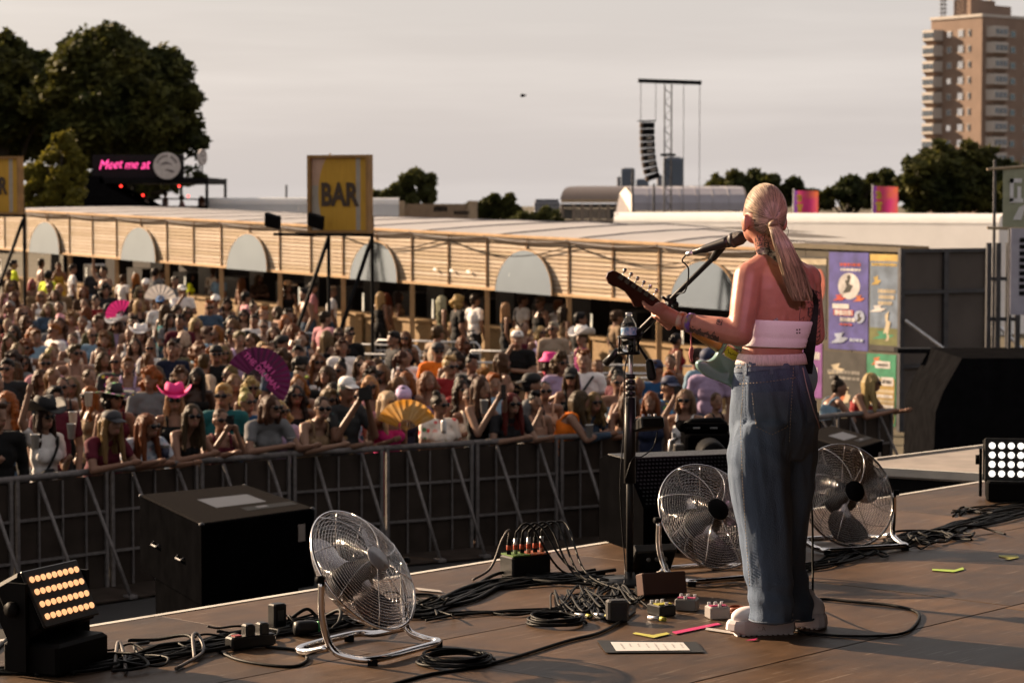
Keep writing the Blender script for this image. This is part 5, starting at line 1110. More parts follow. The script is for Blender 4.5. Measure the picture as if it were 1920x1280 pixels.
for lab, qd, m in (('yellow L shaped tape mark above the set list', [(1186, 1187), (1192, 1185), (1224, 1190), (1250, 1185), (1256, 1188), (1226, 1195)], ty), ('lime tape mark on the deck right of the singer', [(1748, 1066), (1790, 1068), (1805, 1063), (1808, 1067), (1788, 1072), (1748, 1069)], tg),
                   ('yellow tape mark near the right edge of the deck', [(1872, 1040), (1908, 1041), (1911, 1045), (1890, 1049), (1884, 1047), (1892, 1045), (1874, 1043)], ty), ('pink tape strip left of the white shoe', [(1260, 1184), (1345, 1167), (1352, 1170), (1268, 1188)], tpk), ('pale tape strip beside the pink tape', [(1325, 1176), (1372, 1183), (1378, 1188), (1322, 1180)], tw), ('small red tape scrap under the white shoe', [(1398, 1200), (1420, 1196), (1416, 1200)], tpk),
                   ('white tape dash behind the nearest fan', [(779, 1101), (825, 1106), (830, 1110), (785, 1106)], tw)):
    sheet_on_deck('tape_mark', lab, 'tape', qd, m, .0, 'tape marks on the deck')
# ================================================================== THE SINGER
DSG = onz(1442, 1186, SZ).y
SG0 = at(1442, 1186, DSG); SG0.z = SZ
def S(px, py, dy=0.0): return at(px, py, DSG + dy)
PXM = DSG / F                                # metres per photo pixel at the singer
bl = V(-.891, -.454, 0); bf = V(-.454, .891, 0)     # her left, her front
hl_ = V(-.94, -.34, 0).normalized(); hf = V(-.34, .94, 0).normalized()
def ering(px, py, hw, hd, n=28, dy=0.0, x=bl, y=bf, pw=2.3):
    c = S(px, py, dy); out = []
    for j in range(n):
        q = 2 * math.pi * j / n; cx_, sx_ = math.cos(q), math.sin(q)
        out.append(c + x * (hw * math.copysign(abs(cx_) ** (2 / pw), cx_)) + y * (hd * math.copysign(abs(sx_) ** (2 / pw), sx_)))
    return out
sg = thing('person', 'woman singing with a guitar on stage, blonde ponytail, white crop top, blue jeans', 'person', SG0); sinv = Matrix.Translation(-SG0)
def gadd(me, name, m, parent=None, smooth=True):
    me.transform(sinv); return obj(name, me, m, parent or sg, smooth)
skin = mat('singer skin', (.56, .25, .18), .42, var=.12, vs_=26, detail=7, bump=.14, bs=260); sb_ = skin.node_tree.nodes['Principled BSDF']
sb_.inputs['Subsurface Weight'].default_value = .12; sb_.inputs['Subsurface Radius'].default_value = (.02, .008, .004); sb_.inputs['Subsurface Scale'].default_value = .6
TOR = [(478, 1450, .052, .052), (490, 1454, .095, .058), (500, 1456, .135, .068), (515, 1457, .157, .080), (540, 1459, .158, .092), (575, 1460, .146, .098), (610, 1457, .132, .095), (640, 1452, .124, .088), (660, 1447, .124, .088), (690, 1446, .140, .10), (740, 1448, .158, .115)]
b = MB()
b.loft([ering(c, y, w_, d_) for y, c, w_, d_ in TOR])
b.cap(S(1450, 492, -.02), S(1433, 432, -.01), .056, .052)                               # neck
hc = S(1430, 404, 0)
MH = frame((0, 0, 0), -hl_, hf, V(0, 0, 1)).to_3x3()
b.ell(hc, (.073, .094, .108), MH); b.ell(hc + hf * .05 + V(0, 0, -.062), (.054, .055, .05), MH)      # skull, jaw
b.cap(hc + hf * .09 + V(0, 0, .0), hc + hf * .108 + V(0, 0, -.03), .010, .013)           # nose
b.ell(hc + hf * .088 + V(0, 0, -.058), (.022, .012, .010), MH)                           # lips
for s_ in (1, -1):
    e = hc + hl_ * (.074 * s_) - hf * .004 + V(0, 0, -.028); b.ell(e + hl_ * (.009 * s_) - hf * .012, (.011, .022, .034), MH); b.ell(e + hl_ * (.006 * s_) + V(0, 0, -.024), (.010, .011, .013), MH)
# arms: near (her left) along the neck of the guitar, far one round to the strings
for dx_ in (-15, 15): b.cap(S(1459 + dx_, 520, -.078), S(1455 + dx_ * .8, 610, -.085), .016, .020)            # muscles either side of the spine
b.ell(S(1426, 545, -.085), (.040, .016, .062)); b.ell(S(1489, 548, -.035), (.034, .016, .060))      # shoulder blades
sl_, el, wr = S(1403, 520, -.075), S(1388, 626, -.15), S(1276, 601, -.04)
b.ell(sl_ + V(.008, .01, -.006), (.058, .06, .062)); b.cap(S(1440, 486, -.03), S(1409, 514, -.065), .040, .054); b.cap(S(1462, 488, .0), S(1506, 518, .06), .040, .050); b.cap(sl_, sl_.lerp(el, .5), .059, .056); b.cap(sl_.lerp(el, .5), el, .056, .047)
b.cap(el, el.lerp(wr, .35), .049, .050); b.cap(el.lerp(wr, .35), wr, .050, .029)
sr, er, wr2 = S(1514, 524, .08), S(1527, 628, .12), S(1480, 650, .34)
b.ell(sr, (.056, .058, .06)); b.cap(sr, er, .052, .043); b.cap(er, wr2, .042, .028); b.ell(wr2 + V(-.05, .02, -.01), (.05, .03, .025))
# fretting hand: palm under the neck, thumb behind it, four fingers curling up the far side
GN = S(1232, 574, .0)                       # nut of the guitar
gx = (S(1232, 574, 0) - S(1368, 661, .07)).normalized()         # along the neck to the headstock
vd = (GN - CAMP).normalized(); gu = (V(0, 0, 1) - gx * gx.z).normalized(); gn = gx.cross(gu).normalized()
if gn.dot(vd) > 0: gn = -gn                 # back of the guitar, towards us
gu = gn.cross(gx).normalized()
if gu.z < 0: gu = -gu
pc = S(1247, 588, -.035)
b.ell(pc, (.042, .026, .034), frame((0, 0, 0), (wr - pc).normalized(), V(0, 1, 0), V(0, 0, 1)).to_3x3()); b.cap(wr, pc, .029, .032); b.ell(S(1238, 578, -.045), (.030, .022, .026))
thumb = [S(1245, 590, -.05), S(1228, 584, -.062), S(1212, 574, -.052), S(1206, 567, -.035)]
for i, (p, q) in enumerate(zip(thumb, thumb[1:])): b.cap(p, q, .0145 - .0018 * i, .013 - .0018 * i, 10)
for k in range(4):
    o_ = gx * (-.002 - .021 * k); k0 = S(1229, 594, -.02) + o_ + V(0, 0, -.004 * k); L = (.95, 1.05, 1.0, .82)[k]
    ch = [k0, k0 - gn * .022 * L + V(0, 0, .004) - gx * -.004, k0 - gn * .050 * L + V(0, 0, .022), k0 - gn * .052 * L + V(0, 0, .046 * L)]
    ch = [S(1250, 594, -.02) + o_ * .5] + ch
    for i, (p, q) in enumerate(zip(ch, ch[1:])): b.cap(p, q, .0105 - .0008 * i, .0100 - .0008 * i, 10)
body_me = fuse(b, 'body', .0055, 6, .5)
bvh_body = BVHTree.FromPolygons([v.co[:] for v in body_me.vertices], [p.vertices[:] for p in body_me.polygons])
body_o = gadd(body_me, 'body', skin)
def hit(bvh, px, py, lift=.002):
    d = ray(px, py).normalized(); loc, nrm, _, _ = bvh.ray_cast(CAMP, d)
    return None if loc is None else loc + nrm * lift if nrm.dot(d) < 0 else loc - nrm * lift
def patch_on(bvh, quad, nu, nv, lift=.002, mask=None):     # grid of points laid on a surface as seen from the camera side
    (a, b_, c, d) = [Vector(p) for p in quad]; pts = []; idx = {}; mb2 = MB(); fs = []
    for j in range(nv + 1):
        for i in range(nu + 1):
            u, v = i / nu, j / nv; q = a.lerp(b_, u).lerp(d.lerp(c, u), v); p = hit(bvh, q.x, q.y, lift)
            if p is not None: idx[(i, j)] = len(pts); pts.append(p)
    for j in range(nv):
        for i in range(nu):
            k = [(i, j), (i + 1, j), (i + 1, j + 1), (i, j + 1)]
            if all(q in idx for q in k) and (mask is None or mask((i + .5) / nu, (j + .5) / nv)):
                ps = [pts[idx[q]] for q in k]
                if max((ps[m] - ps[m - 1]).length for m in range(4)) < .06: fs.append([idx[q] for q in k])
    mb2.add(pts, fs); return mb2
def line_on(bvh, pts, r, lift=.001, n=5, dash=None):
    P = [hit(bvh, x, y, lift) for x, y in pts]; P = [p for p in P if p is not None]; b = MB()
    if dash:
        for i in range(0, len(P) - 1, 2): b.tube([P[i], P[i + 1]], r, n)
    else: b.tube(P, r, n)
    return b
def seg(pts, step=4):                        # subdivide a pixel polyline
    out = []
    for (x0, y0), (x1, y1) in zip(pts, pts[1:]):
        n = max(1, int(math.hypot(x1 - x0, y1 - y0) / step)); out += [(x0 + (x1 - x0) * i / n, y0 + (y1 - y0) * i / n) for i in range(n)]
    return out + [pts[-1]]
def sgbuild(b, name, m, parent=None, smooth=True): me = b.mesh(name); return gadd(me, name, m, parent, smooth)
# ---- jeans
b = MB()
b.loft([ering(c, y, w_, d_) for y, c, w_, d_ in ((676, 1444, .134, .100), (692, 1445, .142, .108), (720, 1447, .158, .122), (760, 1450, .172, .135), (795, 1452, .174, .138), (830, 1450, .165, .128), (860, 1448, .14, .10))])
LEG = [(790, 1430, .105, .125), (840, 1424, .118, .125), (890, 1423, .118, .118), (940, 1428, .112, .112), (1000, 1436, .101, .108), (1050, 1439, .096, .106), (1100, 1443, .088, .104), (1128, 1446, .084, .104), (1148, 1446, .086, .105), (1160, 1446, .084, .104)]
b.loft([ering(c, y, w_, d_, dy=-.055 - .03 * i / 9, x=V(-1, 0, 0), y=V(0, 1, 0)) for i, (y, c, w_, d_) in enumerate(LEG)])
LEG2 = [(790, 1488, .095, .125), (840, 1489, .092, .12), (890, 1487, .085, .115), (940, 1484, .079, .11), (1000, 1478, .074, .105), (1050, 1474, .072, .10), (1100, 1482, .074, .10), (1135, 1488, .076, .10), (1158, 1489, .076, .10)]
b.loft([ering(c, y, w_, d_, dy=.085 + .05 * i / 8, x=V(-1, 0, 0), y=V(0, 1, 0)) for i, (y, c, w_, d_) in enumerate(LEG2)])
je = fuse(b, 'jeans', .0075, 3, .5)
nv_ = len(je.vertices); co = np.empty(nv_ * 3); je.vertices.foreach_get('co', co); nr = np.empty(nv_ * 3); je.vertices.foreach_get('normal', nr); co = co.reshape(-1, 3); nr = nr.reshape(-1, 3)
for i in range(nv_):
    z = co[i, 2] - SZ; x = co[i, 0] - SG0.x; y = co[i, 1] - SG0.y
    low = max(0, (.42 - z) / .42); hip = max(0, 1 - abs(z - .72) / .25)
    fold = math.sin(z * 62 + 16 * x + 3 * noise.noise((x * 6, y * 6, z * 5))) * .0068 * low ** 1.2                       # stacked folds at the hem
    fold += noise.noise((x * 26 + z * 4, y * 26, z * 3.0)) * .0085                                                  # long vertical drapes
    fold += math.sin((x * .8 + z) * 48 + 2 * noise.noise((x * 7, y * 7, z * 7))) * .003 * hip                          # creases under the seat
    fold += noise.noise((x * 60, y * 60, z * 18)) * .0016
    co[i] += nr[i] * fold
je.vertices.foreach_set('co', co.reshape(-1)); je.update()
denim = mat('denim', (.13, .18, .27), .85, var=.30, vs_=7, bump=.5, bs=420, stretch=(1, 1, .35), detail=8, spec=.15)
n = denim.node_tree.nodes; l = denim.node_tree.links; bs_ = n['Principled BSDF']; t_ = n.new('ShaderNodeTexCoord'); wv = n.new('ShaderNodeTexNoise'); wv.inputs['Scale'].default_value = 3.2; wv.inputs['Detail'].default_value = 4
mpx = n.new('ShaderNodeMapping'); mpx.inputs['Scale'].default_value = (1.6, 1.6, .7); l.new(t_.outputs['Object'], mpx.inputs['Vector']); l.new(mpx.outputs['Vector'], wv.inputs['Vector'])
rm = n.new('ShaderNodeMapRange'); rm.inputs[1].default_value = .5; rm.inputs[2].default_value = .78; rm.inputs[4].default_value = .5; l.new(wv.outputs['Fac'], rm.inputs[0])
mxx = n.new('ShaderNodeMixRGB'); old = bs_.inputs['Base Color'].links[0].from_socket; l.new(rm.outputs[0], mxx.inputs[0]); l.new(old, mxx.inputs[1]); mxx.inputs[2].default_value = (.15, .19, .24, 1); l.new(mxx.outputs[0], bs_.inputs['Base Color'])   # washed out patches
bvh_j = BVHTree.FromPolygons([v.co[:] for v in je.vertices], [p.vertices[:] for p in je.polygons])
jeans = gadd(je, 'jeans', denim)
thread = mat('tan thread', (.55, .45, .33), .8); den2 = mat('denim pocket', (.16, .205, .28), .85, var=.25, vs_=9, bump=.5, bs=420)
pk1 = lambda u, v: True
sgbuild(patch_on(bvh_j, [(1411, 736), (1478, 733), (1476, 806), (1418, 808)], 14, 14, .006, lambda u, v: v < .86 or abs(u - .5) < .5 - (v - .86) * 3.2), 'back_pocket', den2, jeans)
sgbuild(patch_on(bvh_j, [(1508, 732), (1532, 735), (1533, 790), (1512, 792)], 6, 10, .006), 'back_pocket', den2, jeans)
for pts in ([(1411, 738), (1418, 800), (1447, 814), (1475, 800), (1478, 735)], [(1414, 741), (1475, 738)], [(1383, 689), (1440, 683), (1503, 676)], [(1388, 720), (1440, 716), (1490, 708)], [(1486, 690), (1484, 740), (1478, 830)], [(1397, 700), (1390, 790), (1393, 900), (1400, 1000), (1408, 1100)], [(1508, 735), (1531, 738)]):
    sgbuild(line_on(bvh_j, seg(pts, 3.0), .0017, .0045, 4, dash=True), 'stitching', thread, jeans)
for px in (1398, 1446, 1492):
    sgbuild(patch_on(bvh_j, [(px - 4, 678), (px + 4, 677), (px + 4, 702), (px - 4, 703)], 2, 6, .006), 'belt_loop', den2, jeans)
sgbuild(patch_on(bvh_j, [(1379, 679), (1504, 670), (1506, 688), (1378, 699)], 24, 4, .004), 'waistband', den2, jeans)
for leg_, dy, y0 in ((LEG, -.085, 1159), (LEG2, .13, 1156)):
    c_, w_, d_ = leg_[-1][1:]; rr = ering(c_, y0, w_ + .002, d_ + .002, 28, dy, V(-1, 0, 0), V(0, 1, 0)); b = MB(); b.tube(rr, .004, 6, closed=True); sgbuild(b, 'hem', den2, jeans)
b = MB(); b.tube(seg3 := [p for p in [hit(bvh_j, x, y, .006) for x, y in seg([(1503, 690), (1508, 715), (1516, 745), (1524, 772), (1533, 798), (1534, 802)], 3)] if p is not None], .0022, 6); sgbuild(b, 'drawstring', mat('pink cord', (.62, .45, .45), .7), jeans)
# ---- white crop top and ribbed waist
def band(rows, name, m, grow, thick=.004, n=40, tilt=0):
    rings = []
    for y, f in rows:
        for (y0, c0_, w0, d0), (y1, c1_, w1, d1) in zip(TOR, TOR[1:]):
            if y0 <= y <= y1: k = (y - y0) / (y1 - y0); c_, w_, d_ = c0_ + (c1_ - c0_) * k, w0 + (w1 - w0) * k, d0 + (d1 - d0) * k; break
        r = ering(c_, y, w_ + grow + f, d_ + grow + f, n); rings.append([p + V(0, 0, tilt * ((p - S(c_, y)).dot(bl) / .13)) for p in r])
    b = MB(); inner = [[p + (S(1455, 620) * 0 + (Vector((sum(q.x for q in r) / n, sum(q.y for q in r) / n, p.z)) - p).normalized() * thick) for p in r] for r in rings]
    b.loft(rings + inner[::-1] + [rings[0]], cap=False); return sgbuild(b, name, m)
topm = mat('white ribbed top', (1.15, 1.12, 1.12), .75, var=.04, bump=.25, bs=300)
ct = band([(600, .002), (603, .005), (612, .004), (622, .005), (630, .004), (633, .002), (636, .005), (642, .004), (648, .005), (650, .003)], 'crop_top', topm, .003, tilt=.006)
band([(662, .0), (665, .003), (672, .004), (682, .004)], 'ribbed_waistband', mat('pink rib', (.95, .80, .77), .8, var=.25, vs_=60, stretch=(4, 4, .1)), .0065)
bvh_t = BVHTree.FromPolygons([(SG0 + v.co)[:] for v in ct.data.vertices], [p.vertices[:] for p in ct.data.polygons])
for dx, dy_ in ((0, 0), (5, 0), (0, 6), (5, 6)):
    c_ = (1494 + dx, 618 + dy_ - dx * .1); sgbuild(patch_on(bvh_t, [(c_[0] - 1.2, c_[1] - 1.4), (c_[0] + 1.2, c_[1] - 1.4), (c_[0] + 1.2, c_[1] + 1.4), (c_[0] - 1.2, c_[1] + 1.4)], 2, 2, .0015), 'small_logo_dot', mat('logo ink', (.06, .04, .05), .6), ct)
sgbuild(patch_on(bvh_body, [(1442, 604), (1457, 595), (1461, 607), (1446, 611)], 4, 4, .004), 'care_label', mat('care label', (.6, .55, .55), .7, var=.5, vs_=160, col2=(.12, .1, .1)))
# tattoos: ink in the skin
ink = mat('tattoo ink', (.11, .065, .06), .5, var=.4, vs_=60)
def zig(u, v): return noise.noise((u * 9, v * 7, 1.3)) > -.32 and v > .18 + .25 * abs(math.sin(u * 15)) and v < .95 - .3 * u * 0
sgbuild(patch_on(bvh_body, [(1288, 604), (1350, 618), (1346, 650), (1284, 622)], 34, 18, .0006, zig), 'forearm_tattoo', ink, body_o)
sgbuild(patch_on(bvh_body, [(1342, 598), (1356, 599), (1355, 610), (1343, 608)], 8, 8, .0006, lambda u, v: noise.noise((u * 5, v * 5, 7)) > -.1), 'elbow_tattoo', ink, body_o)
sgbuild(patch_on(bvh_body, [(1514, 545), (1538, 545), (1538, 640), (1514, 640)], 20, 60, .0006, lambda u, v: abs(noise.noise((u * 4, v * 12, 3))) < .16), 'sleeve_tattoo', ink, body_o)
sgbuild(patch_on(bvh_body, [(1416, 440), (1446, 440), (1446, 476), (1416, 476)], 18, 18, .0006, lambda u, v: abs(noise.noise((u * 7, v * 7, 9))) < .16), 'neck_tattoo', ink, body_o)
sgbuild(line_on(bvh_body, seg([(1505, 545), (1503, 570), (1499, 590), (1499, 600), (1508, 594), (1506, 600)], 2), .0012, .0002), 'back_tattoo', ink, body_o)
# wrist bands
for nm, t0, r_, m in (('orange_wristband', .02, .0335, mat('orange band', (.62, .17, .05), .6, var=.6, vs_=30, col2=(.7, .5, .4))), ('purple_wristband', .17, .0365, mat('purple band', (.20, .10, .42), .7, var=.5, vs_=50, col2=(.35, .28, .12)))):
    c_ = wr.lerp(el, t0); ax = (wr - el).normalized(); M = look_frame(c_, ax); b = MB(); b.lathe([(r_, -.011), (r_ + .002, -.010), (r_ + .002, .010), (r_, .011), (r_ - .003, 0), (r_, -.011)], 26, M); sgbuild(b, nm, m)
c_ = wr.lerp(el, .17) + V(0, -.02, -.036); b = MB(); b.tube(spline([c_, c_ + V(0, 0, -.03), c_ + V(.004, 0, -.06)], 4), .003, 6); b.tube(spline([c_ + V(.004, 0, -.055), c_ + V(.0, 0, -.09), c_ + V(.006, 0, -.115)], 4), [.006, .009, .009, .009, .007, .007, .006, .005, .002], 8); sgbuild(b, 'tassel', mat('tassel', (.50, .16, .16), .8, var=.4, vs_=60))
# ---- hair: skull cap of combed strands into a ponytail
hairm = mat('blonde hair', (.50, .37, .25), .36, var=.3, vs_=9, island=.65, spec=.5)
hair_d = mat('hair root', (.16, .11, .075), .5, var=.3, vs_=30, stretch=(6, 6, 1))
tie = S(1449, 421, -.108)
b = MB(); b.ell(hc + V(.004, .0, .012) - hf * .012, (.0775, .096, .108), MH, 28, 20)
cap_me = b.mesh('hair'); bm = bmesh.new(); bm.from_mesh(cap_me)
def scalp(p):          # keep hair off the face, ears and nape
    q = MH.transposed() @ (p - hc)
    if q.y > .052 - max(0, q.z - .05) * .9: return False
    return q.z > -.045 - .0 * q.y - (.02 if q.y < -.05 else 0) and not (abs(q.x) > .052 and q.z < .006 and q.y > -.045)
bmesh.ops.delete(bm, geom=[f for f in bm.faces if not scalp(f.calc_center_median())], context='FACES'); bm.to_mesh(cap_me); bm.free()
cap_o = gadd(cap_me, 'hair', hair_d)
rnd = random.Random(9); b = MB()
def on_skull(d, off):  # point on the hair ellipsoid in direction d
    q = MH.transposed() @ d; k = 1 / math.sqrt((q.x / .0775) ** 2 + (q.y / .096) ** 2 + (q.z / .108) ** 2); return hc + V(.004, 0, .012) - hf * .012 + d * (k * (1 + off))
td = (tie - hc).normalized()
for k in range(2100):
    # start on the hairline: sides, brow and nape
    a = rnd.uniform(0, 2 * math.pi); q = MH @ V(math.cos(a), .42 + rnd.gauss(0, .05), math.sin(a) * (1.05) + .15)
    if math.sin(a) < -.2: q = MH @ V(math.cos(a) * .9, -.35 + .55 * (1 + math.sin(a)), math.sin(a) * .62)
    if abs(math.cos(a)) > .62 and math.sin(a) < .18: continue
    q.normalize(); P = []; off = rnd.uniform(.004, .03)
    f0 = 0 if rnd.random() < .4 else rnd.uniform(0, .6)
    for i in range(9):
        f = f0 + (1 - f0) * i / 8; d = q.lerp(td, f); d.normalize(); P.append(on_skull(d, off + .02 * math.sin(f * math.pi)))
    P[-1] = tie + V(rnd.gauss(0, .008), rnd.gauss(0, .006), rnd.gauss(0, .008))
    if any(not scalp(hc + (p - hc) * .97) for p in P[:1]) and rnd.random() < .7: continue
    b.tube(P, [rnd.uniform(.0008, .0016)] * 8 + [.001], 3, cap=False)
for k in range(420):                # hair drawn back from behind the ears and up from the nape
    s_ = rnd.choice((-1, 1)); q = MH @ V(s_ * rnd.uniform(.35, .93), rnd.uniform(-.75, -.38), rnd.uniform(-.52, .12)); q.normalize(); off = rnd.uniform(.002, .02)
    P = [on_skull((q.lerp(td, i / 7)).normalized(), off) for i in range(8)]; P[-1] = tie + V(rnd.gauss(0, .008), 0, rnd.gauss(0, .008)); b.tube(P, [rnd.uniform(.0008, .0015)] * 7 + [.001], 3, cap=False)
tag(sgbuild(b, 'hair_strand', hairm, cap_o), kind='stuff')
pony = [tie, S(1455, 432, -.145), S(1466, 455, -.165), S(1479, 490, -.165), S(1488, 520, -.15), S(1495, 548, -.14), S(1500, 572, -.135)]
ps = spline(pony, 6); b = MB(); wid = [.014, .022, .032, .038, .036, .026, .012]
for k in range(2000):
    a = rnd.uniform(0, 2 * math.pi); rr = math.sqrt(rnd.random()); P = []; end = rnd.uniform(.6, 1.0); ww = rnd.gauss(0, 1); spread = V(math.cos(a), math.sin(a) * .6, 0)
    stray = rnd.random() < .26
    m_ = int(len(ps) * end)
    for i in range(0, m_, 2):
        f = i / (len(ps) - 1) * (len(wid) - 1); i0 = int(min(f, len(wid) - 2)); w_ = wid[i0] + (wid[i0 + 1] - wid[i0]) * (f - i0)
        p = ps[i] + spread * (w_ * rr) + V(.010 * math.sin(i * .22 + ww * 2) * (i / len(ps)), 0, 0)
        if stray: p += V(.035, .02, 0) * (i / len(ps)) ** 2 * (1 + .6 * ww) * .8
        P.append(p)
    if len(P) > 3: b.tube(P, [rnd.uniform(.0007, .0014)] * (len(P) - 1) + [.0004], 3, cap=False)
tag(sgbuild(b, 'ponytail', hairm, cap_o), kind='stuff')
b = MB(); M = look_frame(tie + V(.001, -.012, 0), (pony[2] - pony[0])); b.lathe([(.013, -.010), (.018, -.008), (.020, 0), (.018, .008), (.013, .010)], 20, M); sgbuild(b, 'hair_tie', mat('hair wrap', (.30, .21, .13), .5, var=.3, vs_=60), cap_o)
e = hc - hl_ * .082 + V(.0, -.005, -.05); b = MB(); b.tube([e + V(.006 + .020 * math.cos(q), .01 * math.cos(q), -.012 + .026 * math.sin(q)) for q in [j * math.pi / 12 for j in range(24)]], .0012, 5, closed=True); sgbuild(b, 'hoop_earring', darksteel)
b = MB(); e = hc + hl_ * .082 + V(0, -.004, -.03); b.ell(e, (.006, .008, .01), n=8, m=6); sgbuild(b, 'ear_monitor', black)
# ---- shoes: chunky white platforms
shoem = mat('white shoe', (1.0, .90, .90), .55, var=.06, vs_=14); solem = mat('white sole', (.95, .83, .84), .6, var=.08)
def shoe(cpx, cpy, dirv, dy):
    c_ = onz(cpx, cpy, SZ); c_ = V(c_.x, c_.y, SZ) + V(0, dy, 0); d = Vector(dirv).normalized(); s_ = V(-d.y, d.x, 0)
    out = lambda k, x0=0: [(x, y) for x, y in ((-.105, -.030), (-.118, -.012), (-.118, .012), (-.105, .030), (-.05, .036), (.03, .042), (.085, .044), (.120, .034), (.138, .012), (.138, -.010), (.120, -.030), (.085, -.040), (.03, -.038), (-.05, -.034))]
    M = frame(c_, d, s_, V(0, 0, 1)); b = MB(); o_ = out(1)
    rings = [[M @ V(x * k + (.004 if z > .02 else 0), y * k, z + (.010 if (x > .1 and z < .02) else 0)) for x, y in o_] for z, k in ((.004, .97), (.010, 1.03), (.024, 1.08), (.048, 1.06), (.060, 1.0))]
    b.loft(rings); so = sgbuild(b, 'shoe_sole', solem, None, False)
    b = MB()
    for i in range(11): b.M = M; b.box((-.1 + .0215 * i, 0, .005), (.011, .07, .010))
    sgbuild(b, 'tread', solem, so, False)
    b = MB(); b.M = M; b.ell((.062, 0, .070), (.074, .042, .042)); b.ell((-.055, 0, .075), (.062, .036, .055)); b.ell((.0, 0, .075), (.07, .036, .045)); b.ell((-.03, 0, .11), (.045, .036, .05))
    me = fuse(b, 'shoe', .006, 4); up = gadd(me, 'shoe', shoem)
    for i in range(4): b = MB(); b.M = M; b.tube([(.045 - .022 * i, -.036, .085 + .008 * i), (.05 - .022 * i, 0, .102 + .010 * i), (.045 - .022 * i, .036, .085 + .008 * i)], .004, 6); sgbuild(b, 'lace', shoem, up)
    return M
Ms = shoe(1433, 1188, (-.95, -.20, 0), .0); shoe(1500, 1176, (-.80, .60, 0), .04)
me = text_mesh('FILA', size=.026, depth=.0006, spacing=1.1); me.transform(Ms @ frame((.035, .0445, .028), V(-1, 0, 0), V(0, 0, 1), V(0, 1, 0))); gadd(me, 'shoe_lettering', mat('sole emboss', (.52, .42, .42), .6), None, False)
# ---- strap
strapm = mat('black strap', (.012, .012, .013), .55, var=.2); strapp = mat('patterned strap', (.55, .50, .42), .7, var=1, vs_=90, col2=(.02, .02, .02))
def ribbon(pts, w_, name, m, parent, bvh=None, up=None):
    b = MB(); L = []
    for i, p in enumerate(pts):
        t = (pts[min(i + 1, len(pts) - 1)] - pts[max(i - 1, 0)]).normalized(); nv = (CAMP - p).normalized(); sd = t.cross(nv).normalized() * (w_ / 2); L.append((p - sd, p + sd, nv * .002))
    vv = []
    for a, c_, n_ in L: vv += [a, c_, c_ + n_, a + n_]
    fs = []
    for i in range(len(L) - 1):
        for j in range(4): fs.append((i * 4 + j, i * 4 + (j + 1) % 4, i * 4 + 4 + (j + 1) % 4, i * 4 + 4 + j))
    b.add(vv, fs); me = b.mesh(name); return me
# ================================================================== GUITAR
gt_ = thing('electric_guitar', 'seafoam green electric guitar with a dark red headstock held by the singer', 'guitar', GN)
MG = frame((0, 0, 0), gx, gu, gn); gm = mat('seafoam paint', (.20, .34, .31), .25, var=.06, coat=.5); neckm = mat('maple neck', (.42, .20, .06), .35, var=.25, vs_=14, stretch=(.3, 4, 4), coat=.3); headm = mat('rosewood head', (.085, .022, .014), .32, var=.3, vs_=10, coat=.4)
def gb(b, name, m, parent=None, smooth=False): b.v = [MG @ p for p in b.v]; return b.build(name, m, parent or gt_, smooth)
GL = .345
hs = [(-.004, -.021), (-.004, .021), (.012, .026), (.045, .0265), (.19, .030), (.222, .026), (.236, .008), (.232, -.012), (.212, -.026), (.190, -.026), (.175, -.020), (.140, -.018), (.100, -.032), (.078, -.048), (.066, -.046), (.050, -.026), (.022, -.022)]
b = MB(); b.prism([(x, y) for x, y in hs], -.014, .001); gb(b, 'headstock', headm)
b = MB(); b.loft([[V(x, w_ * math.cos(q), .0 + d_ * (math.sin(q) if math.sin(q) > 0 else .25 * math.sin(q))) for q in [k * math.pi / 9 for k in range(18)]] for x, w_, d_ in ((-.0, .0205, .013), (-.12, .023, .016), (-.25, .0255, .018), (-GL + .01, .028, .022))]); gb(b, 'neck', neckm, None, True)
for k in range(6):
    x = .035 + .030 * k; b = MB(); b.box((x, .017, .005), (.019, .018, .012)); o = gb(b, 'tuner_housing', chrome)
    b = MB(); b.tube([(x, .022, .006), (x, .044, .006)], .0022, 6); b.ell((x, .050, .006), (.0085, .008, .0045), n=10, m=6); gb(b, 'tuner_key', chrome, o, True)
b = MB(); b.box((-.035, .0, .016), (.016, .062, .012)); b.box((-.035, .035, -.002), (.018, .012, .035)); b.box((-.020, .040, .008), (.05, .010, .012)); gb(b, 'capo', mb_)
# body outline (back view), upper horn, waist, lower bout, lower horn
ob = [(-.30, .018), (-.29, .045), (-.272, .070), (-.275, .088), (-.295, .098), (-.33, .105), (-.38, .108), (-.44, .110), (-.50, .118), (-.58, .150), (-.66, .145), (-.715, .09), (-.725, .0), (-.70, -.09), (-.64, -.155), (-.56, -.165), (-.49, -.135), (-.43, -.112), (-.37, -.118), (-.315, -.128), (-.268, -.122), (-.25, -.105), (-.258, -.088), (-.285, -.075), (-.30, -.050), (-.30, -.018)]
ob = [(p.x, p.y) for p in spline([V(x, y, 0) for x, y in ob + ob[:1]], 4)[:-1]]
cb = V(-.48, 0, 0)
b = MB(); rings = []
for z, k in ((-.020, .965), (-.013, .99), (-.004, 1.0), (.016, 1.0), (.024, .985), (.028, .955)): rings.append([V((x - cb.x) * k + cb.x, y * k, z) for x, y in ob])
b.loft(rings); gb(b, 'guitar_body', gm, None, True)
b = MB(); b.bevbox((-.345, 0, .030), (.064, .05, .005), .002); np_ = gb(b, 'neck_plate', chrome)
b = MB(); b.box((-.345, -.004, .034), (.056, .036, .002)); st_o = gb(b, 'yellow_sticker', mat('sticker yellow', (.52, .56, .04), .5), np_)
b = MB(); b.tube([V(-.368 + .0034 * i, .004 * math.sin(i * 1.7) + .003 * math.sin(i * .6) - .003, .0355) for i in range(14)], .0011, 4); gb(b, 'scribble', black, np_)
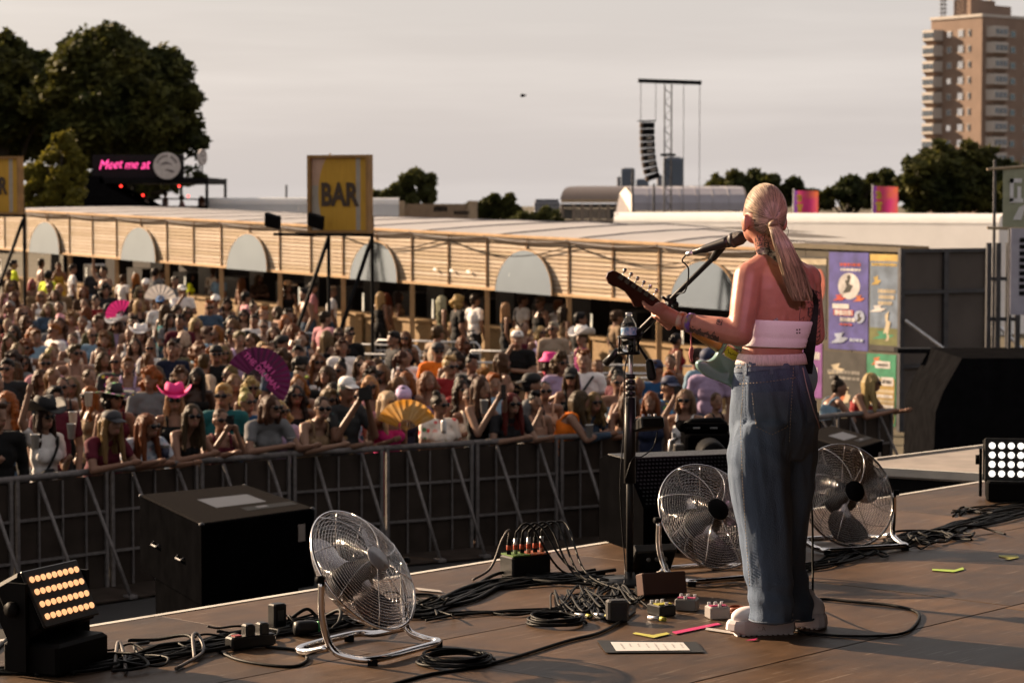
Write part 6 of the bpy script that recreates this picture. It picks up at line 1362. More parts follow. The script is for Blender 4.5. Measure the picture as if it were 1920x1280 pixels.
for x, y in ((-.37, .017), (-.32, .017), (-.37, -.017), (-.32, -.017)): b = MB(); b.lathe([(.004, .032), (.0035, .035), (0, .036)], 8, Matrix.Translation((x, y * 1.2, 0))); gb(b, 'screw', chrome, np_)
P = spline([S(1421, 476, -.055), S(1432, 470, -.078), S(1445, 474, -.085), S(1462, 488, -.098)], 4); me = ribbon(P, .026, 'strap_neck', strapp, None); gadd(me, 'guitar_strap', strapp, None, False)
q = [hit(bvh_body, x, y, .006) for x, y in seg([(1466, 492), (1484, 512), (1500, 530), (1512, 548), (1520, 562)], 4)]; q = [p for p in q if p is not None]
q += [S(1524, 572, .0), S(1524, 600, .0), S(1519, 640, .02), S(1516, 680, .04), S(1512, 700, .08)]
P = spline(q[::2] if len(q) > 14 else q, 3); me = ribbon(P, .045, 'strap_back', strapm, None); gadd(me, 'guitar_strap', strapm, None, False)
b = MB(); b.bevbox(S(1519, 553, -.02), (.03, .02, .045), .004); sgbuild(b, 'strap_buckle', mb_)
# guitar lead from her back pocket down to the deck
b = MB(); b.tube(spline([S(1510, 820, .12), S(1522, 950, .22), S(1524, 1060, .20), S(1524, 1120, .15), onz(1528, 1138, SZ + .006)], 6), .0045, 6)
tag(b.build('guitar_lead', cab, None, True), 'black guitar lead hanging behind the singer right leg', 'cable')
# coloured stage wash from a lamp hung under the roof behind the camera
pw_ = thing('stage_spotlight', 'magenta spotlight hanging under the stage roof behind the photographer', 'stage light', (2.6, 2.2, 7.2)); 
b = MB(); M = look_frame((0, 0, 0), (S(1455, 500) - pw_.location)); b.lathe([(0, -.3), (.11, -.3), (.14, -.22), (.16, 0), (.15, 0), (.14, -.05), (0, -.05)], 20, M); b.build('lamp_can', case, pw_, True); b = MB(); b.tube([(0, 0, .1), (0, 0, .55)], .02, 6); b.build('hanger', case, pw_)
ld = bpy.data.lights.new('magenta_beam', 'SPOT'); ld.energy = 380; ld.color = (1, .50, .70); ld.spot_size = R(6.6); ld.spot_blend = .6; ld.shadow_soft_size = .15
lo = bpy.data.objects.new('magenta_beam', ld); COL.objects.link(lo); lo.parent = pw_; lo.rotation_euler = (-(S(1455, 500) - pw_.location)).to_track_quat('Z', 'Y').to_euler()
# ================================================================== THE CROWD
RGB = dict(white=(.72, .69, .67), cream=(.62, .53, .42), grey=(.28, .28, .29), black=(.012, .012, .013), charcoal=(.035, .035, .04), navy=(.02, .028, .07), blue=(.03, .14, .36), lightblue=(.27, .42, .55), teal=(.02, .18, .20), turquoise=(.05, .35, .38),
           denim=(.09, .15, .24), red=(.45, .03, .035), maroon=(.16, .015, .035), pink=(.62, .28, .32), hotpink=(.72, .03, .22), magenta=(.45, .02, .22), purple=(.16, .03, .20), lilac=(.45, .34, .52), orange=(.78, .18, .015), yellow=(.62, .46, .06), hivis=(.70, .80, .03),
           olive=(.14, .13, .06), green=(.05, .22, .08), brown=(.11, .06, .035), tan=(.42, .28, .16), beige=(.50, .38, .28), peach=(.60, .36, .25), bare=(.42, .24, .16))
HAIR = dict(black=(.012, .010, .010), darkbrown=(.030, .018, .012), brown=(.075, .040, .020), auburn=(.15, .050, .018), ginger=(.28, .09, .02), darkblonde=(.19, .115, .055), blonde=(.42, .28, .13), platinum=(.58, .46, .32), grey=(.30, .28, .26), pink=(.45, .10, .12), red=(.13, .018, .014))
SKIN = [(.50, .27, .18), (.46, .24, .155), (.54, .31, .21), (.40, .20, .125), (.48, .25, .165)]
def crowd_mat(name, rough, **k): return mat(name, rough=rough, objcol=True, **k)
skinm = crowd_mat('crowd skin', .45, spec=.2, var=.08, vs_=9)
n = skinm.node_tree.nodes; l = skinm.node_tree.links; pb = n['Principled BSDF']; at_ = n.new('ShaderNodeAttribute'); at_.attribute_name = 'feat'
sp = n.new('ShaderNodeSeparateColor'); l.new(at_.outputs['Color'], sp.inputs[0]); src = pb.inputs['Base Color'].links[0].from_socket
for ch, cc in ((0, (.30, .08, .07, 1)), (1, (.03, .02, .015, 1))):
    m_ = n.new('ShaderNodeMixRGB'); l.new(sp.outputs[ch], m_.inputs[0]); l.new(src, m_.inputs[1]); m_.inputs[2].default_value = cc; src = m_.outputs[0]
l.new(src, pb.inputs['Base Color'])
hairm_ = crowd_mat('crowd hair', .42, spec=.14, var=.45, vs_=16, stretch=(6, 6, .6), bump=.7, bs=22, transl=.3)
clothm = crowd_mat('crowd cloth', .85, var=.16, vs_=7, bump=.35, bs=18, transl=.06, spec=.2)
hatm = crowd_mat('crowd hat', .7, var=.10, vs_=8)
glassm = mat('dark lens', (.006, .006, .008), .12, var=0); glassg = mat('green mirror lens', (.25, .5, .15), .1, .9, var=.5, vs_=30, col2=(.6, .55, .1))
def pattern(name, base, cols, sc):           # printed cloth: soft cells of colour
    m = bpy.data.materials.new(name); m.use_nodes = True; MATS[name] = m; n = m.node_tree.nodes; l = m.node_tree.links; b = n['Principled BSDF']; b.inputs['Roughness'].default_value = .85
    t = n.new('ShaderNodeTexCoord'); v = n.new('ShaderNodeTexVoronoi'); v.inputs['Scale'].default_value = sc; l.new(t.outputs['Object'], v.inputs['Vector'])
    r = n.new('ShaderNodeValToRGB'); r.color_ramp.interpolation = 'CONSTANT'; r.color_ramp.elements[0].color = (*cols[0], 1)
    r.color_ramp.elements[1].position = 1 / len(cols); r.color_ramp.elements[1].color = (*cols[1 % len(cols)], 1)
    for i in range(2, len(cols)): e = r.color_ramp.elements.new(i / len(cols)); e.color = (*cols[i], 1)
    s = n.new('ShaderNodeSeparateColor'); l.new(v.outputs['Color'], s.inputs[0]); l.new(s.outputs[0], r.inputs[0])
    g_ = n.new('ShaderNodeMapRange'); g_.inputs[1].default_value = .30; g_.inputs[2].default_value = .42; l.new(v.outputs['Distance'], g_.inputs[0])
    mx_ = n.new('ShaderNodeMixRGB'); l.new(g_.outputs[0], mx_.inputs[0]); l.new(r.outputs[0], mx_.inputs[1]); mx_.inputs[2].default_value = (*base, 1); l.new(mx_.outputs[0], b.inputs['Base Color']); return m
PAT = dict(floraldark=pattern('print dark floral', (.012, .012, .014), [(.5, .06, .1), (.5, .4, .05), (.1, .3, .1), (.3, .06, .3), (.015, .015, .016), (.02, .02, .02)], 16), floralwhite=pattern('print white floral', (.62, .56, .5), [(.55, .05, .05), (.06, .2, .08), (.65, .6, .55), (.6, .3, .25)], 13),
           lace=pattern('print lace', (.6, .54, .5), [(.3, .22, .2), (.62, .57, .55), (.45, .36, .33)], 34), lilacfloral=pattern('print lilac floral', (.42, .32, .46), [(.6, .5, .6), (.25, .12, .25), (.5, .42, .55)], 26), colourful=pattern('print colourful', (.05, .06, .1), [(.6, .45, .05), (.5, .05, .05), (.05, .2, .4), (.1, .3, .1), (.6, .3, .05)], 15),
           darkflower=pattern('print sparse flower', (.010, .010, .011), [(.012, .012, .012), (.4, .25, .12), (.012, .012, .012), (.02, .06, .06), (.012, .012, .012)], 11), redfloral=pattern('print red floral', (.42, .03, .05), [(.5, .25, .2), (.3, .02, .1), (.5, .05, .05)], 18), greyprint=pattern('print grey leaf', (.30, .32, .36), [(.5, .48, .48), (.16, .2, .28), (.4, .25, .28)], 22))
PATW = dict(floraldark='dark floral', floralwhite='white and red floral', lace='white lace', lilacfloral='lilac floral', colourful='multicoloured print', darkflower='black flowered', redfloral='red floral', greyprint='grey leaf print')
def rig(sex, pose, turn=0.0):
    m = sex == 'M'; hw = .185 if m else .158; lean = pose == 'lean'; th = R(20) if lean else (R(4) if pose in ('cup', 'phone') else 0)
    def T(p):
        p = Vector(p)
        if p.z <= .95: return p
        q = p - V(0, 0, .95); return V(q.x, q.y * math.cos(th) - q.z * math.sin(th), .95 + q.y * math.sin(th) + q.z * math.cos(th))
    hc_ = T((0, -.012, 1.595)); hc_ += V(0, -.01 if lean else 0, -.012 if lean else 0)
    A = {'down': (((hw + .05), .03, 1.12), ((hw + .03), -.07, .88)), 'lean': ((hw + .09, -.30, 1.13), (-.03, -.47, 1.19)), 'phone': ((hw + .05, -.20, 1.16), (.055, -.33, 1.49)), 'cross': ((hw + .06, -.05, 1.12), (-.06, -.21, 1.17)),
         'up': ((hw + .12, -.03, 1.56), (hw + .07, -.08, 1.82)), 'cup': ((hw + .05, -.03, 1.12), (.09, -.27, 1.22)), 'face': ((hw + .05, -.20, 1.17), (.06, -.20, 1.46)), 'leanside': ((hw + .10, -.28, 1.13), (.30, -.50, 1.18))}
    pr = {'down': ('down', 'down'), 'lean': ('lean', 'leanside'), 'phone': ('phone', 'phone'), 'cross': ('cross', 'cross'), 'cup': ('cup', 'down'), 'up': ('up', 'cup'), 'face': ('face', 'cross')}[pose]
    arms = []
    for s_, k in zip((-1, 1), pr):
        e, w = A[k]; sh = T((s_ * hw, 0, 1.385)); arms.append((sh, V(s_ * e[0], e[1], e[2]), V(s_ * w[0], w[1], w[2])))
    return dict(T=T, hc=hc_, arms=arms, hw=hw, m=m, lean=lean, turn=turn)
def body_prims(b, r, grow=0.0, parts=('torso', 'arms', 'head', 'legs')):
    T, m, hw = r['T'], r['m'], r['hw']; k = 1.12 if m else 1.0; g_ = grow
    def E(c, rad): b.ell(T(c), [q + g_ for q in rad], n=14, m=9)
    if 'torso' in parts:
        E((0, .005, 1.25), (.142 * k, .10 * k, .17)); E((0, .0, 1.08), (.122 * k * (1.06 if m else 1), .092 * k, .16)); E((0, .01, .93), (.155 * (1.0 if m else 1.04), .112, .13))
        b.cap(T((-hw + .03, 0, 1.385)), T((hw - .03, 0, 1.385)), .052 * k + g_, .052 * k + g_)
        if not m: E((-.068, -.075, 1.245), (.062, .052, .058)); E((.068, -.075, 1.245), (.062, .052, .058))
    if 'arms' in parts:
        for sh, e, w in r['arms']:
            b.cap(sh, e, .047 * k + g_, .038 * k + g_); b.cap(e, w, .037 * k + g_, .025 * k + g_); d = (w - e).normalized()
            b.ell(w + d * .045, (.036, .028, .05), look_frame((0, 0, 0), d, (0, 1, .1)).to_3x3(), n=10, m=8)
            sd = d.orthogonal().normalized(); b.cap(w + d * .02, w + d * .05 + sd * .035, .013, .011, 8)
            for q in range(4): o_ = d.cross(sd) * (.014 * (q - 1.5)); b.cap(w + d * .07 + o_, w + d * (.098 - .006 * abs(q - 1.3)) + o_ - sd * .016, .0085, .0075, 8)
    if 'head' in parts:
        h = r['hc']; Q = Matrix.Rotation(r['turn'], 3, 'Z'); b.cap(T((0, .012, 1.39)), h + V(0, .012, -.075), .052 * k, .047 * k); b.ell(h, (.073, .092, .108), Q, n=16, m=12); b.ell(h + Q @ V(0, -.030, -.066), (.052, .055, .048), Q, n=14, m=9)
        b.cap(h + Q @ V(0, -.090, .0), h + Q @ V(0, -.104, -.028), .009, .014, 8); b.ell(h + Q @ V(0, -.083, -.064), (.022, .012, .011), Q, n=10, m=6)
        for s_ in (-1, 1): b.ell(h + Q @ V(s_ * .076, .008, -.012), (.010, .022, .030), Q, n=8, m=6)
    if 'legs' in parts:
        for s_ in (-1, 1):
            b.cap((s_ * .085, .01, .88), (s_ * .09, -.005, .48), .078 + g_, .055 + g_); b.cap((s_ * .09, -.005, .48), (s_ * .095, .02, .09), .053 + g_, .036 + g_)
            if not grow: b.ell((s_ * .10, -.05, .04), (.042, .115, .042), n=10, m=6)
CACHE = {}
def body_mesh(sex, pose, turn=0.0):
    key = ('b', sex, pose, turn)
    if key in CACHE: return CACHE[key]
    r = rig(sex, pose, turn); b = MB(); body_prims(b, r); me = fuse(b, 'person', .0115, 2, .5); h = r['hc']
    co = np.empty(len(me.vertices) * 3); me.vertices.foreach_get('co', co); co = (co.reshape(-1, 3) - np.array(h)) @ np.array(Matrix.Rotation(turn, 3, 'Z'))
    lip = np.exp(-((co[:, 0] / .020) ** 2 + ((co[:, 2] + .064) / .0085) ** 2)) * (co[:, 1] < -.05)
    ax = np.abs(co[:, 0]); eye = np.exp(-(((ax - .030) / .013) ** 2 + ((co[:, 2] - .004) / .0085) ** 2)) * (co[:, 1] < -.05); brow = np.exp(-(((ax - .032) / .018) ** 2 + ((co[:, 2] - .026) / .006) ** 2)) * (co[:, 1] < -.05)
    col = np.zeros((len(co), 4)); col[:, 0] = lip * .8; col[:, 1] = np.clip(eye + .8 * brow, 0, 1); col[:, 3] = 1
    a = me.color_attributes.new('feat', 'FLOAT_COLOR', 'POINT'); a.data.foreach_set('color', col.reshape(-1)); me.materials.append(skinm); CACHE[key] = me; return me
def clip_mesh(me, planes):
    bm = bmesh.new(); bm.from_mesh(me)
    for p, n_ in planes: bmesh.ops.bisect_plane(bm, geom=bm.verts[:] + bm.edges[:] + bm.faces[:], plane_co=p, plane_no=n_, clear_outer=True)
    bm.to_mesh(me); bm.free(); me.update()
def top_mesh(sex, pose, kind):
    key = ('t', sex, pose, kind)
    if key in CACHE: return CACHE[key]
    r = rig(sex, pose); b = MB(); T = r['T']; g_ = .013
    body_prims(b, r, g_, ('torso',))
    if kind in ('tee', 'shirt'):
        for sh, e, w in r['arms']: b.cap(sh, sh.lerp(e, .52), .060, .060 if r['m'] else .054)
    if kind == 'long':
        for sh, e, w in r['arms']: b.cap(sh, e, .060, .052); b.cap(e, e.lerp(w, .93), .052, .040)
    if kind == 'dress':
        b.loft([[V(x * k, y * k, z) for x, y in [(math.cos(q), .8 * math.sin(q)) for q in [j * math.pi / 10 for j in range(20)]]] for z, k in ((.42, .25), (.7, .215), (1.0, .14))])
    me = fuse(b, 'top', .0125, 2, .5)
    zt = T((0, 0, 1.35)); zn = (T((0, 0, 1.4)) - T((0, 0, 1.3))).normalized()
    if kind == 'band': clip_mesh(me, [(T((0, 0, 1.295)), zn), (T((0, 0, 1.13)), -zn)])
    elif kind == 'crop': clip_mesh(me, [(T((0, 0, 1.335)), zn), (T((0, 0, 1.10)), -zn)])
    elif kind in ('tank', 'dress'):
        clip_mesh(me, [(T((0, 0, 1.315)), zn)])
    if kind in ('crop', 'tank', 'dress'):
        bm = bmesh.new(); bm.from_mesh(me); mb2 = MB()
        for s_ in (-1, 1): mb2.tube(spline([T((s_ * .075, -.10, 1.30)), T((s_ * .085, -.062, 1.40)), T((s_ * .088, .0, 1.445)), T((s_ * .085, .07, 1.39)), T((s_ * .075, .105, 1.30))], 4), .018 if r['m'] else .012, 6)
        m3 = mb2.mesh('x'); bm.from_mesh(m3); bpy.data.meshes.remove(m3); bm.to_mesh(me); bm.free(); me.update()
    co = [v.co.copy() for v in me.vertices]; nr = np.empty(len(co) * 3); me.vertices.foreach_get('normal', nr); nr = nr.reshape(-1, 3)
    out = []
    for p, n_ in zip(co, nr): f = noise.noise((p.x * 9, p.y * 9, p.z * 7)) * .007 + math.sin(p.z * 55 + p.x * 18 + 3 * noise.noise(p * 6)) * .0025; out += [p.x + n_[0] * f, p.y + n_[1] * f, p.z + n_[2] * f]
    me.vertices.foreach_set('co', out); me.polygons.foreach_set('use_smooth', [True] * len(me.polygons)); me.materials.append(clothm); CACHE[key] = me; return me
def legs_mesh(sex, pose):
    key = ('l', sex)
    if key in CACHE: return CACHE[key]
    r = rig(sex, 'down'); b = MB(); body_prims(b, r, .014, ('legs',)); b.ell((0, .01, .93), (.170, .126, .13)); b.ell((0, .01, 1.0), (.15, .115, .06)); me = fuse(b, 'trousers', .016, 2); me.materials.append(clothm); CACHE[key] = me; return me
def hair_mesh(kind):
    key = ('h', kind)
    if key in CACHE: return CACHE[key]
    rnd = random.Random(len(kind)); b = MB(); el = lambda c, r_: b.ell(c, r_, n=14, m=10)
    if kind == 'short': el((0, .016, .030), (.081, .094, .094)); el((0, .035, -.01), (.079, .070, .075)); el((.01, -.045, .088), (.055, .045, .03))
    elif kind == 'quiff': el((0, .02, .028), (.079, .090, .088)); [el((rnd.uniform(-.05, .05), rnd.uniform(-.07, .03), .10 + rnd.uniform(-.01, .02)), (.03, .03, .026)) for _ in range(9)]
    elif kind in ('bun', 'pony', 'tied'):
        el((0, .016, .024), (.0775, .092, .094)); el((0, .04, -.01), (.074, .062, .07))
        if kind == 'bun': el((0, .045, .125), (.045, .042, .04))
        if kind == 'pony': b.cap((0, .10, .04), (0, .135, -.02), .028, .032); b.cap((0, .135, -.02), (0, .12, -.22), .036, .014)
        if kind == 'tied': el((0, .105, .0), (.04, .035, .045))
    elif kind == 'curly':
        el((0, .02, .03), (.09, .10, .10))
        for _ in range(46):
            d = V(rnd.gauss(0, 1), rnd.gauss(0, 1), rnd.gauss(0, 1)).normalized()
            if d.y < -.35 and d.z < .55: continue
            el(V(0, .022, .005) + V(d.x * .105, d.y * .11, d.z * .12 - (.03 if abs(d.x) > .6 else 0)), (.034, .034, .034))
    else:
        el((0, .016, .030), (.083, .096, .095)); drop = {'long': -.33, 'bob': -.15, 'wavy': -.27}[kind]
        el((0, .05, -.04), (.088, .066, .10))
        for s_ in (-1, 1):
            b.cap((s_ * .068, -.012, .03), (s_ * .084, -.008, -.09), .030, .030); b.cap((s_ * .084, -.008, -.09), (s_ * (.098 if kind != 'bob' else .075), -.045 if kind != 'bob' else -.01, drop), .033, .020)
            b.cap((s_ * .05, .055, .0), (s_ * .075, .06, drop + .02), .045, .03)
            if kind == 'wavy': [el((s_ * (.095 + .02 * math.sin(i * 2)), -.02 + .015 * math.cos(i * 3), -.04 - .05 * i), (.032, .034, .035)) for i in range(5)]
        b.cap((0, .075, .0), (0, .085, drop), .055, .035)
    me = fuse(b, 'hair', .0095, 2, .5); nr = np.empty(len(me.vertices) * 3); me.vertices.foreach_get('normal', nr); nr = nr.reshape(-1, 3); out = []
    for v, n_ in zip(me.vertices, nr): p = v.co; f = noise.noise((p.x * 60, p.y * 60, p.z * 12)) * .0055 + noise.noise((p.x * 22, p.y * 22, p.z * 9)) * .005; out += [p.x + n_[0] * f, p.y + n_[1] * f, p.z + n_[2] * f]
    me.vertices.foreach_set('co', out); me.materials.append(hairm_); CACHE[key] = me; return me
def brim(b, r0, r1, curl, droop=0, el=1.15, n=36, thick=.006):
    for dz in (0, 1):
        pass
    vv = []; K = 6
    for i in range(K):
        f = i / (K - 1); r = r0 + (r1 - r0) * f
        for j in range(n):
            q = 2 * math.pi * j / n; side = abs(math.cos(q)) ** 2; z = curl * side * f ** 1.6 - droop * f - .25 * curl * (1 - side) * f
            vv.append(V(r * math.cos(q) * (1 - .14 * side * f * (curl > .03)), r * el * math.sin(q), z))
    m = len(vv); vv += [p + V(0, 0, -thick) for p in vv]; fs = []
    for o in (0, m):
        for i in range(K - 1):
            for j in range(n): a = (o + i * n + j, o + i * n + (j + 1) % n, o + (i + 1) * n + (j + 1) % n, o + (i + 1) * n + j); fs.append(a if o == 0 else a[::-1])
    e = (K - 1) * n; fs += [(e + j, e + (j + 1) % n, m + e + (j + 1) % n, m + e + j) for j in range(n)]; b.add(vv, fs)
def hat_mesh(kind):
    key = ('hat', kind)
    if key in CACHE: return CACHE[key]
    b = MB(); b.M = Matrix.Translation((0, .0, .058))
    if kind == 'cowboy':
        brim(b, .078, .165, .085)
        rings = [[V(.084 * k * math.cos(q), .100 * k * math.sin(q), z - (.026 * (1 - abs(math.cos(q))) if z > .08 else 0)) for q in [j * math.pi / 12 for j in range(24)]] for z, k in ((-.004, 1.0), (.04, .97), (.085, .90), (.108, .74), (.100, .30), (.092, .05))]; b.loft(rings)
    elif kind == 'wide': brim(b, .078, .21, .03, .015); b.loft([[V(.086 * k * math.cos(q), .10 * k * math.sin(q), z) for q in [j * math.pi / 12 for j in range(24)]] for z, k in ((-.004, 1), (.05, .97), (.09, .85), (.105, .5), (.108, .05))])
    elif kind == 'bucket': b.loft([[V(.088 * k * math.cos(q), .102 * k * math.sin(q), z) for q in [j * math.pi / 14 for j in range(28)]] for z, k in ((-.055, 1.62), (-.045, 1.60), (.0, 1.08), (.055, .98), (.075, .86), (.080, .05))])
    elif kind in ('cap', 'backcap'):
        b.loft([[V(.084 * k * math.cos(q), .100 * k * math.sin(q), z) for q in [j * math.pi / 12 for j in range(24)]] for z, k in ((-.022, 1.0), (.012, 1.0), (.045, .86), (.065, .55), (.070, .05))]); s_ = -1 if kind == 'cap' else 1
        b.add([V(x, s_ * y, z) for x, y, z in ((-.072, .062, -.014), (-.060, .145, -.034), (-.03, .172, -.032), (.03, .172, -.032), (.060, .145, -.034), (.072, .062, -.014), (0, .07, .012))], [(0, 1, 2, 6), (2, 3, 6), (3, 4, 5, 6)])
        b.add([V(x, s_ * y, z - .006) for x, y, z in ((-.072, .062, -.014), (-.060, .145, -.034), (-.03, .172, -.032), (.03, .172, -.032), (.060, .145, -.034), (.072, .062, -.014))], [(5, 4, 3, 2, 1, 0)])
    elif kind == 'scarf': b.loft([[V(.086 * k * math.cos(q), .103 * k * math.sin(q), z + .02 * math.sin(q)) for q in [j * math.pi / 12 for j in range(24)]] for z, k in ((-.05, 1.0), (-.01, 1.04), (.03, .93), (.058, .6), (.064, .05))])
    elif kind == 'wrap': b.ell((0, .03, .02), (.105, .115, .095), n=18, m=12); b.tube([V(.092 * math.cos(q), .108 * math.sin(q), -.03 + .02 * math.sin(q)) for q in [j * math.pi / 10 for j in range(20)]], .022, 8, closed=True)
    me = b.mesh('hat'); bm = bmesh.new(); bm.from_mesh(me); bmesh.ops.recalc_face_normals(bm, faces=bm.faces); bm.to_mesh(me); bm.free(); me.polygons.foreach_set('use_smooth', [True] * len(me.polygons)); me.materials.append(hatm); CACHE[key] = me; return me
b = MB()
for s_ in (-1, 1): b.ell((s_ * .033, -.094, .004), (.030, .010, .023), Matrix.Rotation(s_ * .22, 3, 'Z'), n=12, m=8); b.tube([(s_ * .060, -.085, .008), (s_ * .078, -.03, .008), (s_ * .079, .02, .0)], .0035, 5)
b.tube([(-.012, -.101, .008), (.012, -.101, .008)], .0035, 5)
GL_ = b.mesh('sunglasses'); GL_.polygons.foreach_set('use_smooth', [True] * len(GL_.polygons)); GL_.materials.append(glassm)
def bag_mesh(): 
    if 'bag' in CACHE: return CACHE['bag']
    b = MB(); rr = []
    for j in range(24): q = 2 * math.pi * j / 24; rr.append(V(.165 * math.cos(q) * .75 + .0, -.135 * math.sin(q) - .005, 1.22 + .20 * math.cos(q)))
    b.tube(rr, .014, 6, closed=True); b.ell((-.10, -.15, 1.06), (.13, .05, .06), Matrix.Rotation(-.5, 3, 'Y')); me = b.mesh('shoulder_bag'); me.materials.append(clothm); CACHE['bag'] = me; return me
PEOPLE = []; KS, KC, KH = .35, .40, .75
def setmat(o, m):
    o.material_slots[0].link = 'OBJECT'; o.material_slots[0].material = m
ANCH = [(80, 745, 'the black cowboy hat'), (174, 767, 'the grey cap'), (213, 721, 'the patterned sombrero'), (325, 725, 'the pink cowboy hat'), (263, 612, 'the big white cowboy hat'), (490, 690, 'the purple slogan fan'), (222, 572, 'the small pink fan'), (355, 512, 'the hi-vis vest'), (25, 490, 'the left hi-vis vest'), (440, 520, 'the third mirror arch'), (573, 540, 'the shirtless man'), (609, 590, 'the pink striped shirt'), (642, 640, 'the white tee with back print'), (644, 706, 'the white cap'), (767, 765, 'the orange fan'), (821, 645, 'the orange tee man'), (747, 550, 'the tan crop top'), (877, 550, 'the black tee at the bar'), (970, 622, 'the man in white cap'), (1031, 662, 'the magenta bucket hat'), (1092, 616, 'the white cowboy hat by the bar'), (1095, 660, 'the white patterned shirt'), (1230, 680, 'the blue tee with cap'), (1331, 665, 'the navy head wrap'), (1180, 720, 'the mic stand'), (112, 588, 'the pink bandana'), (217, 665, 'the bald man'), (404, 552, 'the white headband')]
TOPW = dict(tee='tee', shirt='shirt', long='long sleeves', tank='tank top', band='bandeau', crop='crop top', dress='dress', none='bare torso')
HAIRW = dict(short='short', quiff='swept up', bun='top bun', pony='ponytail', tied='tied back', curly='curly', long='long', bob='bobbed', wavy='wavy', none='no')
LABELS = set()
def person(px, ytop, sex, hair, hcol, top, tcol, opts='', D=None, z0=None, label=None, skin=None, group=None):
    o_ = opts.split(); pose = next((q for q in o_ if q in ('lean', 'cup', 'phone', 'up', 'cross', 'face')), 'down'); rnd = random.Random(int(px * 7 + ytop * 13))
    r = rig(sex, pose); topz = r['hc'].z + .118 + (.055 if any(q.startswith('cowboy') or q.startswith('wide') for q in o_) else 0) + (.05 if hair in ('bun',) else 0)
    front = 'front' in o_ or pose == 'lean'
    if front:
        best = min(bpath, key=lambda p: abs(960 + F * p.x / p.y - px)); i = bpath.index(best); a, c_ = bpath[max(0, i - 1)], bpath[min(len(bpath) - 1, i + 1)]; d = (c_ - a).normalized(); nb = V(-d.y, d.x, 0); nb = nb if nb.y > 0 else -nb
        t0 = .30 if pose == 'lean' else .32; k = (px - 960) / F; p = best + nb * t0; Dp = p.y
        for _ in range(6):       # slide along the barrier to the pixel column
            q = min(bpath, key=lambda w: abs(960 + F * (w + nb * t0).x / (w + nb * t0).y - px)); p = q + nb * t0
        Dp = p.y; X = k * Dp; g0 = gz(X, Dp); zt = at(px, ytop, Dp).z; H = zt - g0; sc = max(.86, min(1.12, H / topz)); pos = V(X, Dp, g0)
        dirv = -nb
    else:
        H0 = (1.76 if sex == 'M' else 1.65) + rnd.uniform(-.05, .05); sc = H0 / 1.705
        if D is None:
            D = 30.0
            for _ in range(25):
                X = (px - 960) / F * D; D = .5 * D + .5 * F * max(.3, HC - gz(X, D) - topz * sc) / (ytop - 385) * 1.0
            D = max(D, 24.5)
        X = (px - 960) / F * D; g0 = gz(X, D) if z0 is None else z0; pos = V(X, D, g0); dirv = V(SG0.x - X, SG0.y - D, 0)
    yaw = math.atan2(dirv.x, -dirv.y) + rnd.uniform(-.28, .28)
    if 'b' in o_: yaw = math.atan2(BN.x * -1, BN.y) + rnd.uniform(-.5, .5)
    if 'l' in o_: yaw += -1.1
    if 'r' in o_: yaw += 1.1
    turn = rnd.choice((-.42, 0.0, .38)) if pose in ('down', 'cup', 'lean', 'cross') else 0.0; wd_ = sc * rnd.uniform(.93, 1.14); hr = (0, 0, turn)
    root = bpy.data.objects.new('person', body_mesh(sex, pose, turn)); COL.objects.link(root); root.location = pos; root.rotation_euler = (0, 0, yaw); root.scale = (wd_, wd_, sc)
    sk = skin or SKIN[rnd.randrange(len(SKIN))]; root.color = tuple(c * KS for c in sk) + (1,)
    if top != 'none':
        t = inst('dress' if top == 'dress' else 'top', top_mesh(sex, pose, top), root)
        if tcol in PAT: setmat(t, PAT[tcol])
        else: q = rnd.uniform(.85, 1.12); q *= KC if max(RGB[tcol]) < .5 else (.85 if tcol in ('white', 'cream', 'hivis', 'orange') else .62); t.color = tuple(c * q for c in RGB[tcol]) + (1,)
    if top != 'dress': t = inst('trousers', legs_mesh(sex, pose), root); t.color = tuple(c * KC for c in RGB[rnd.choice(['denim', 'black', 'charcoal', 'navy', 'denim', 'black', 'tan'])]) + (1,)
    tilt = (rnd.uniform(-.16, .16), rnd.uniform(-.10, .10), 0)
    if hair != 'none': h = inst('hair', hair_mesh(hair), root, r['hc'], hr); h.color = (*[c * KH * rnd.uniform(.85, 1.15) for c in HAIR[hcol]], 1); h.scale = (rnd.uniform(.97, 1.06), rnd.uniform(.97, 1.05), rnd.uniform(.95, 1.06))
    extra = ''
    for q in o_:
        if q == 'g': inst('sunglasses', GL_, root, r['hc'], hr)
        if q == 'gg': s = inst('sunglasses', GL_, root, r['hc'], hr); setmat(s, glassg)
        if q == 'bag': s = inst('shoulder_bag', bag_mesh(), root); s.color = (.01, .01, .011, 1)
        if ':' in q:
            kind, cc = q.split(':'); s = inst('hat', hat_mesh(kind), root, r['hc'], hr)
            if cc in PAT: setmat(s, PAT[cc])
            else: s.color = tuple(c * .8 for c in RGB[cc]) + (1,)
            if kind == 'cowboy': s.scale = (1.28, 1.28, 1.2)
            extra = (cc if cc not in PAT else 'patterned') + ' ' + {'cowboy': 'cowboy hat', 'wide': 'wide hat', 'bucket': 'bucket hat', 'cap': 'cap', 'backcap': 'backwards cap', 'scarf': 'headscarf', 'wrap': 'head wrap'}[kind]
    gl = ' sunglasses' if ('g' in o_ or 'gg' in o_) else ''
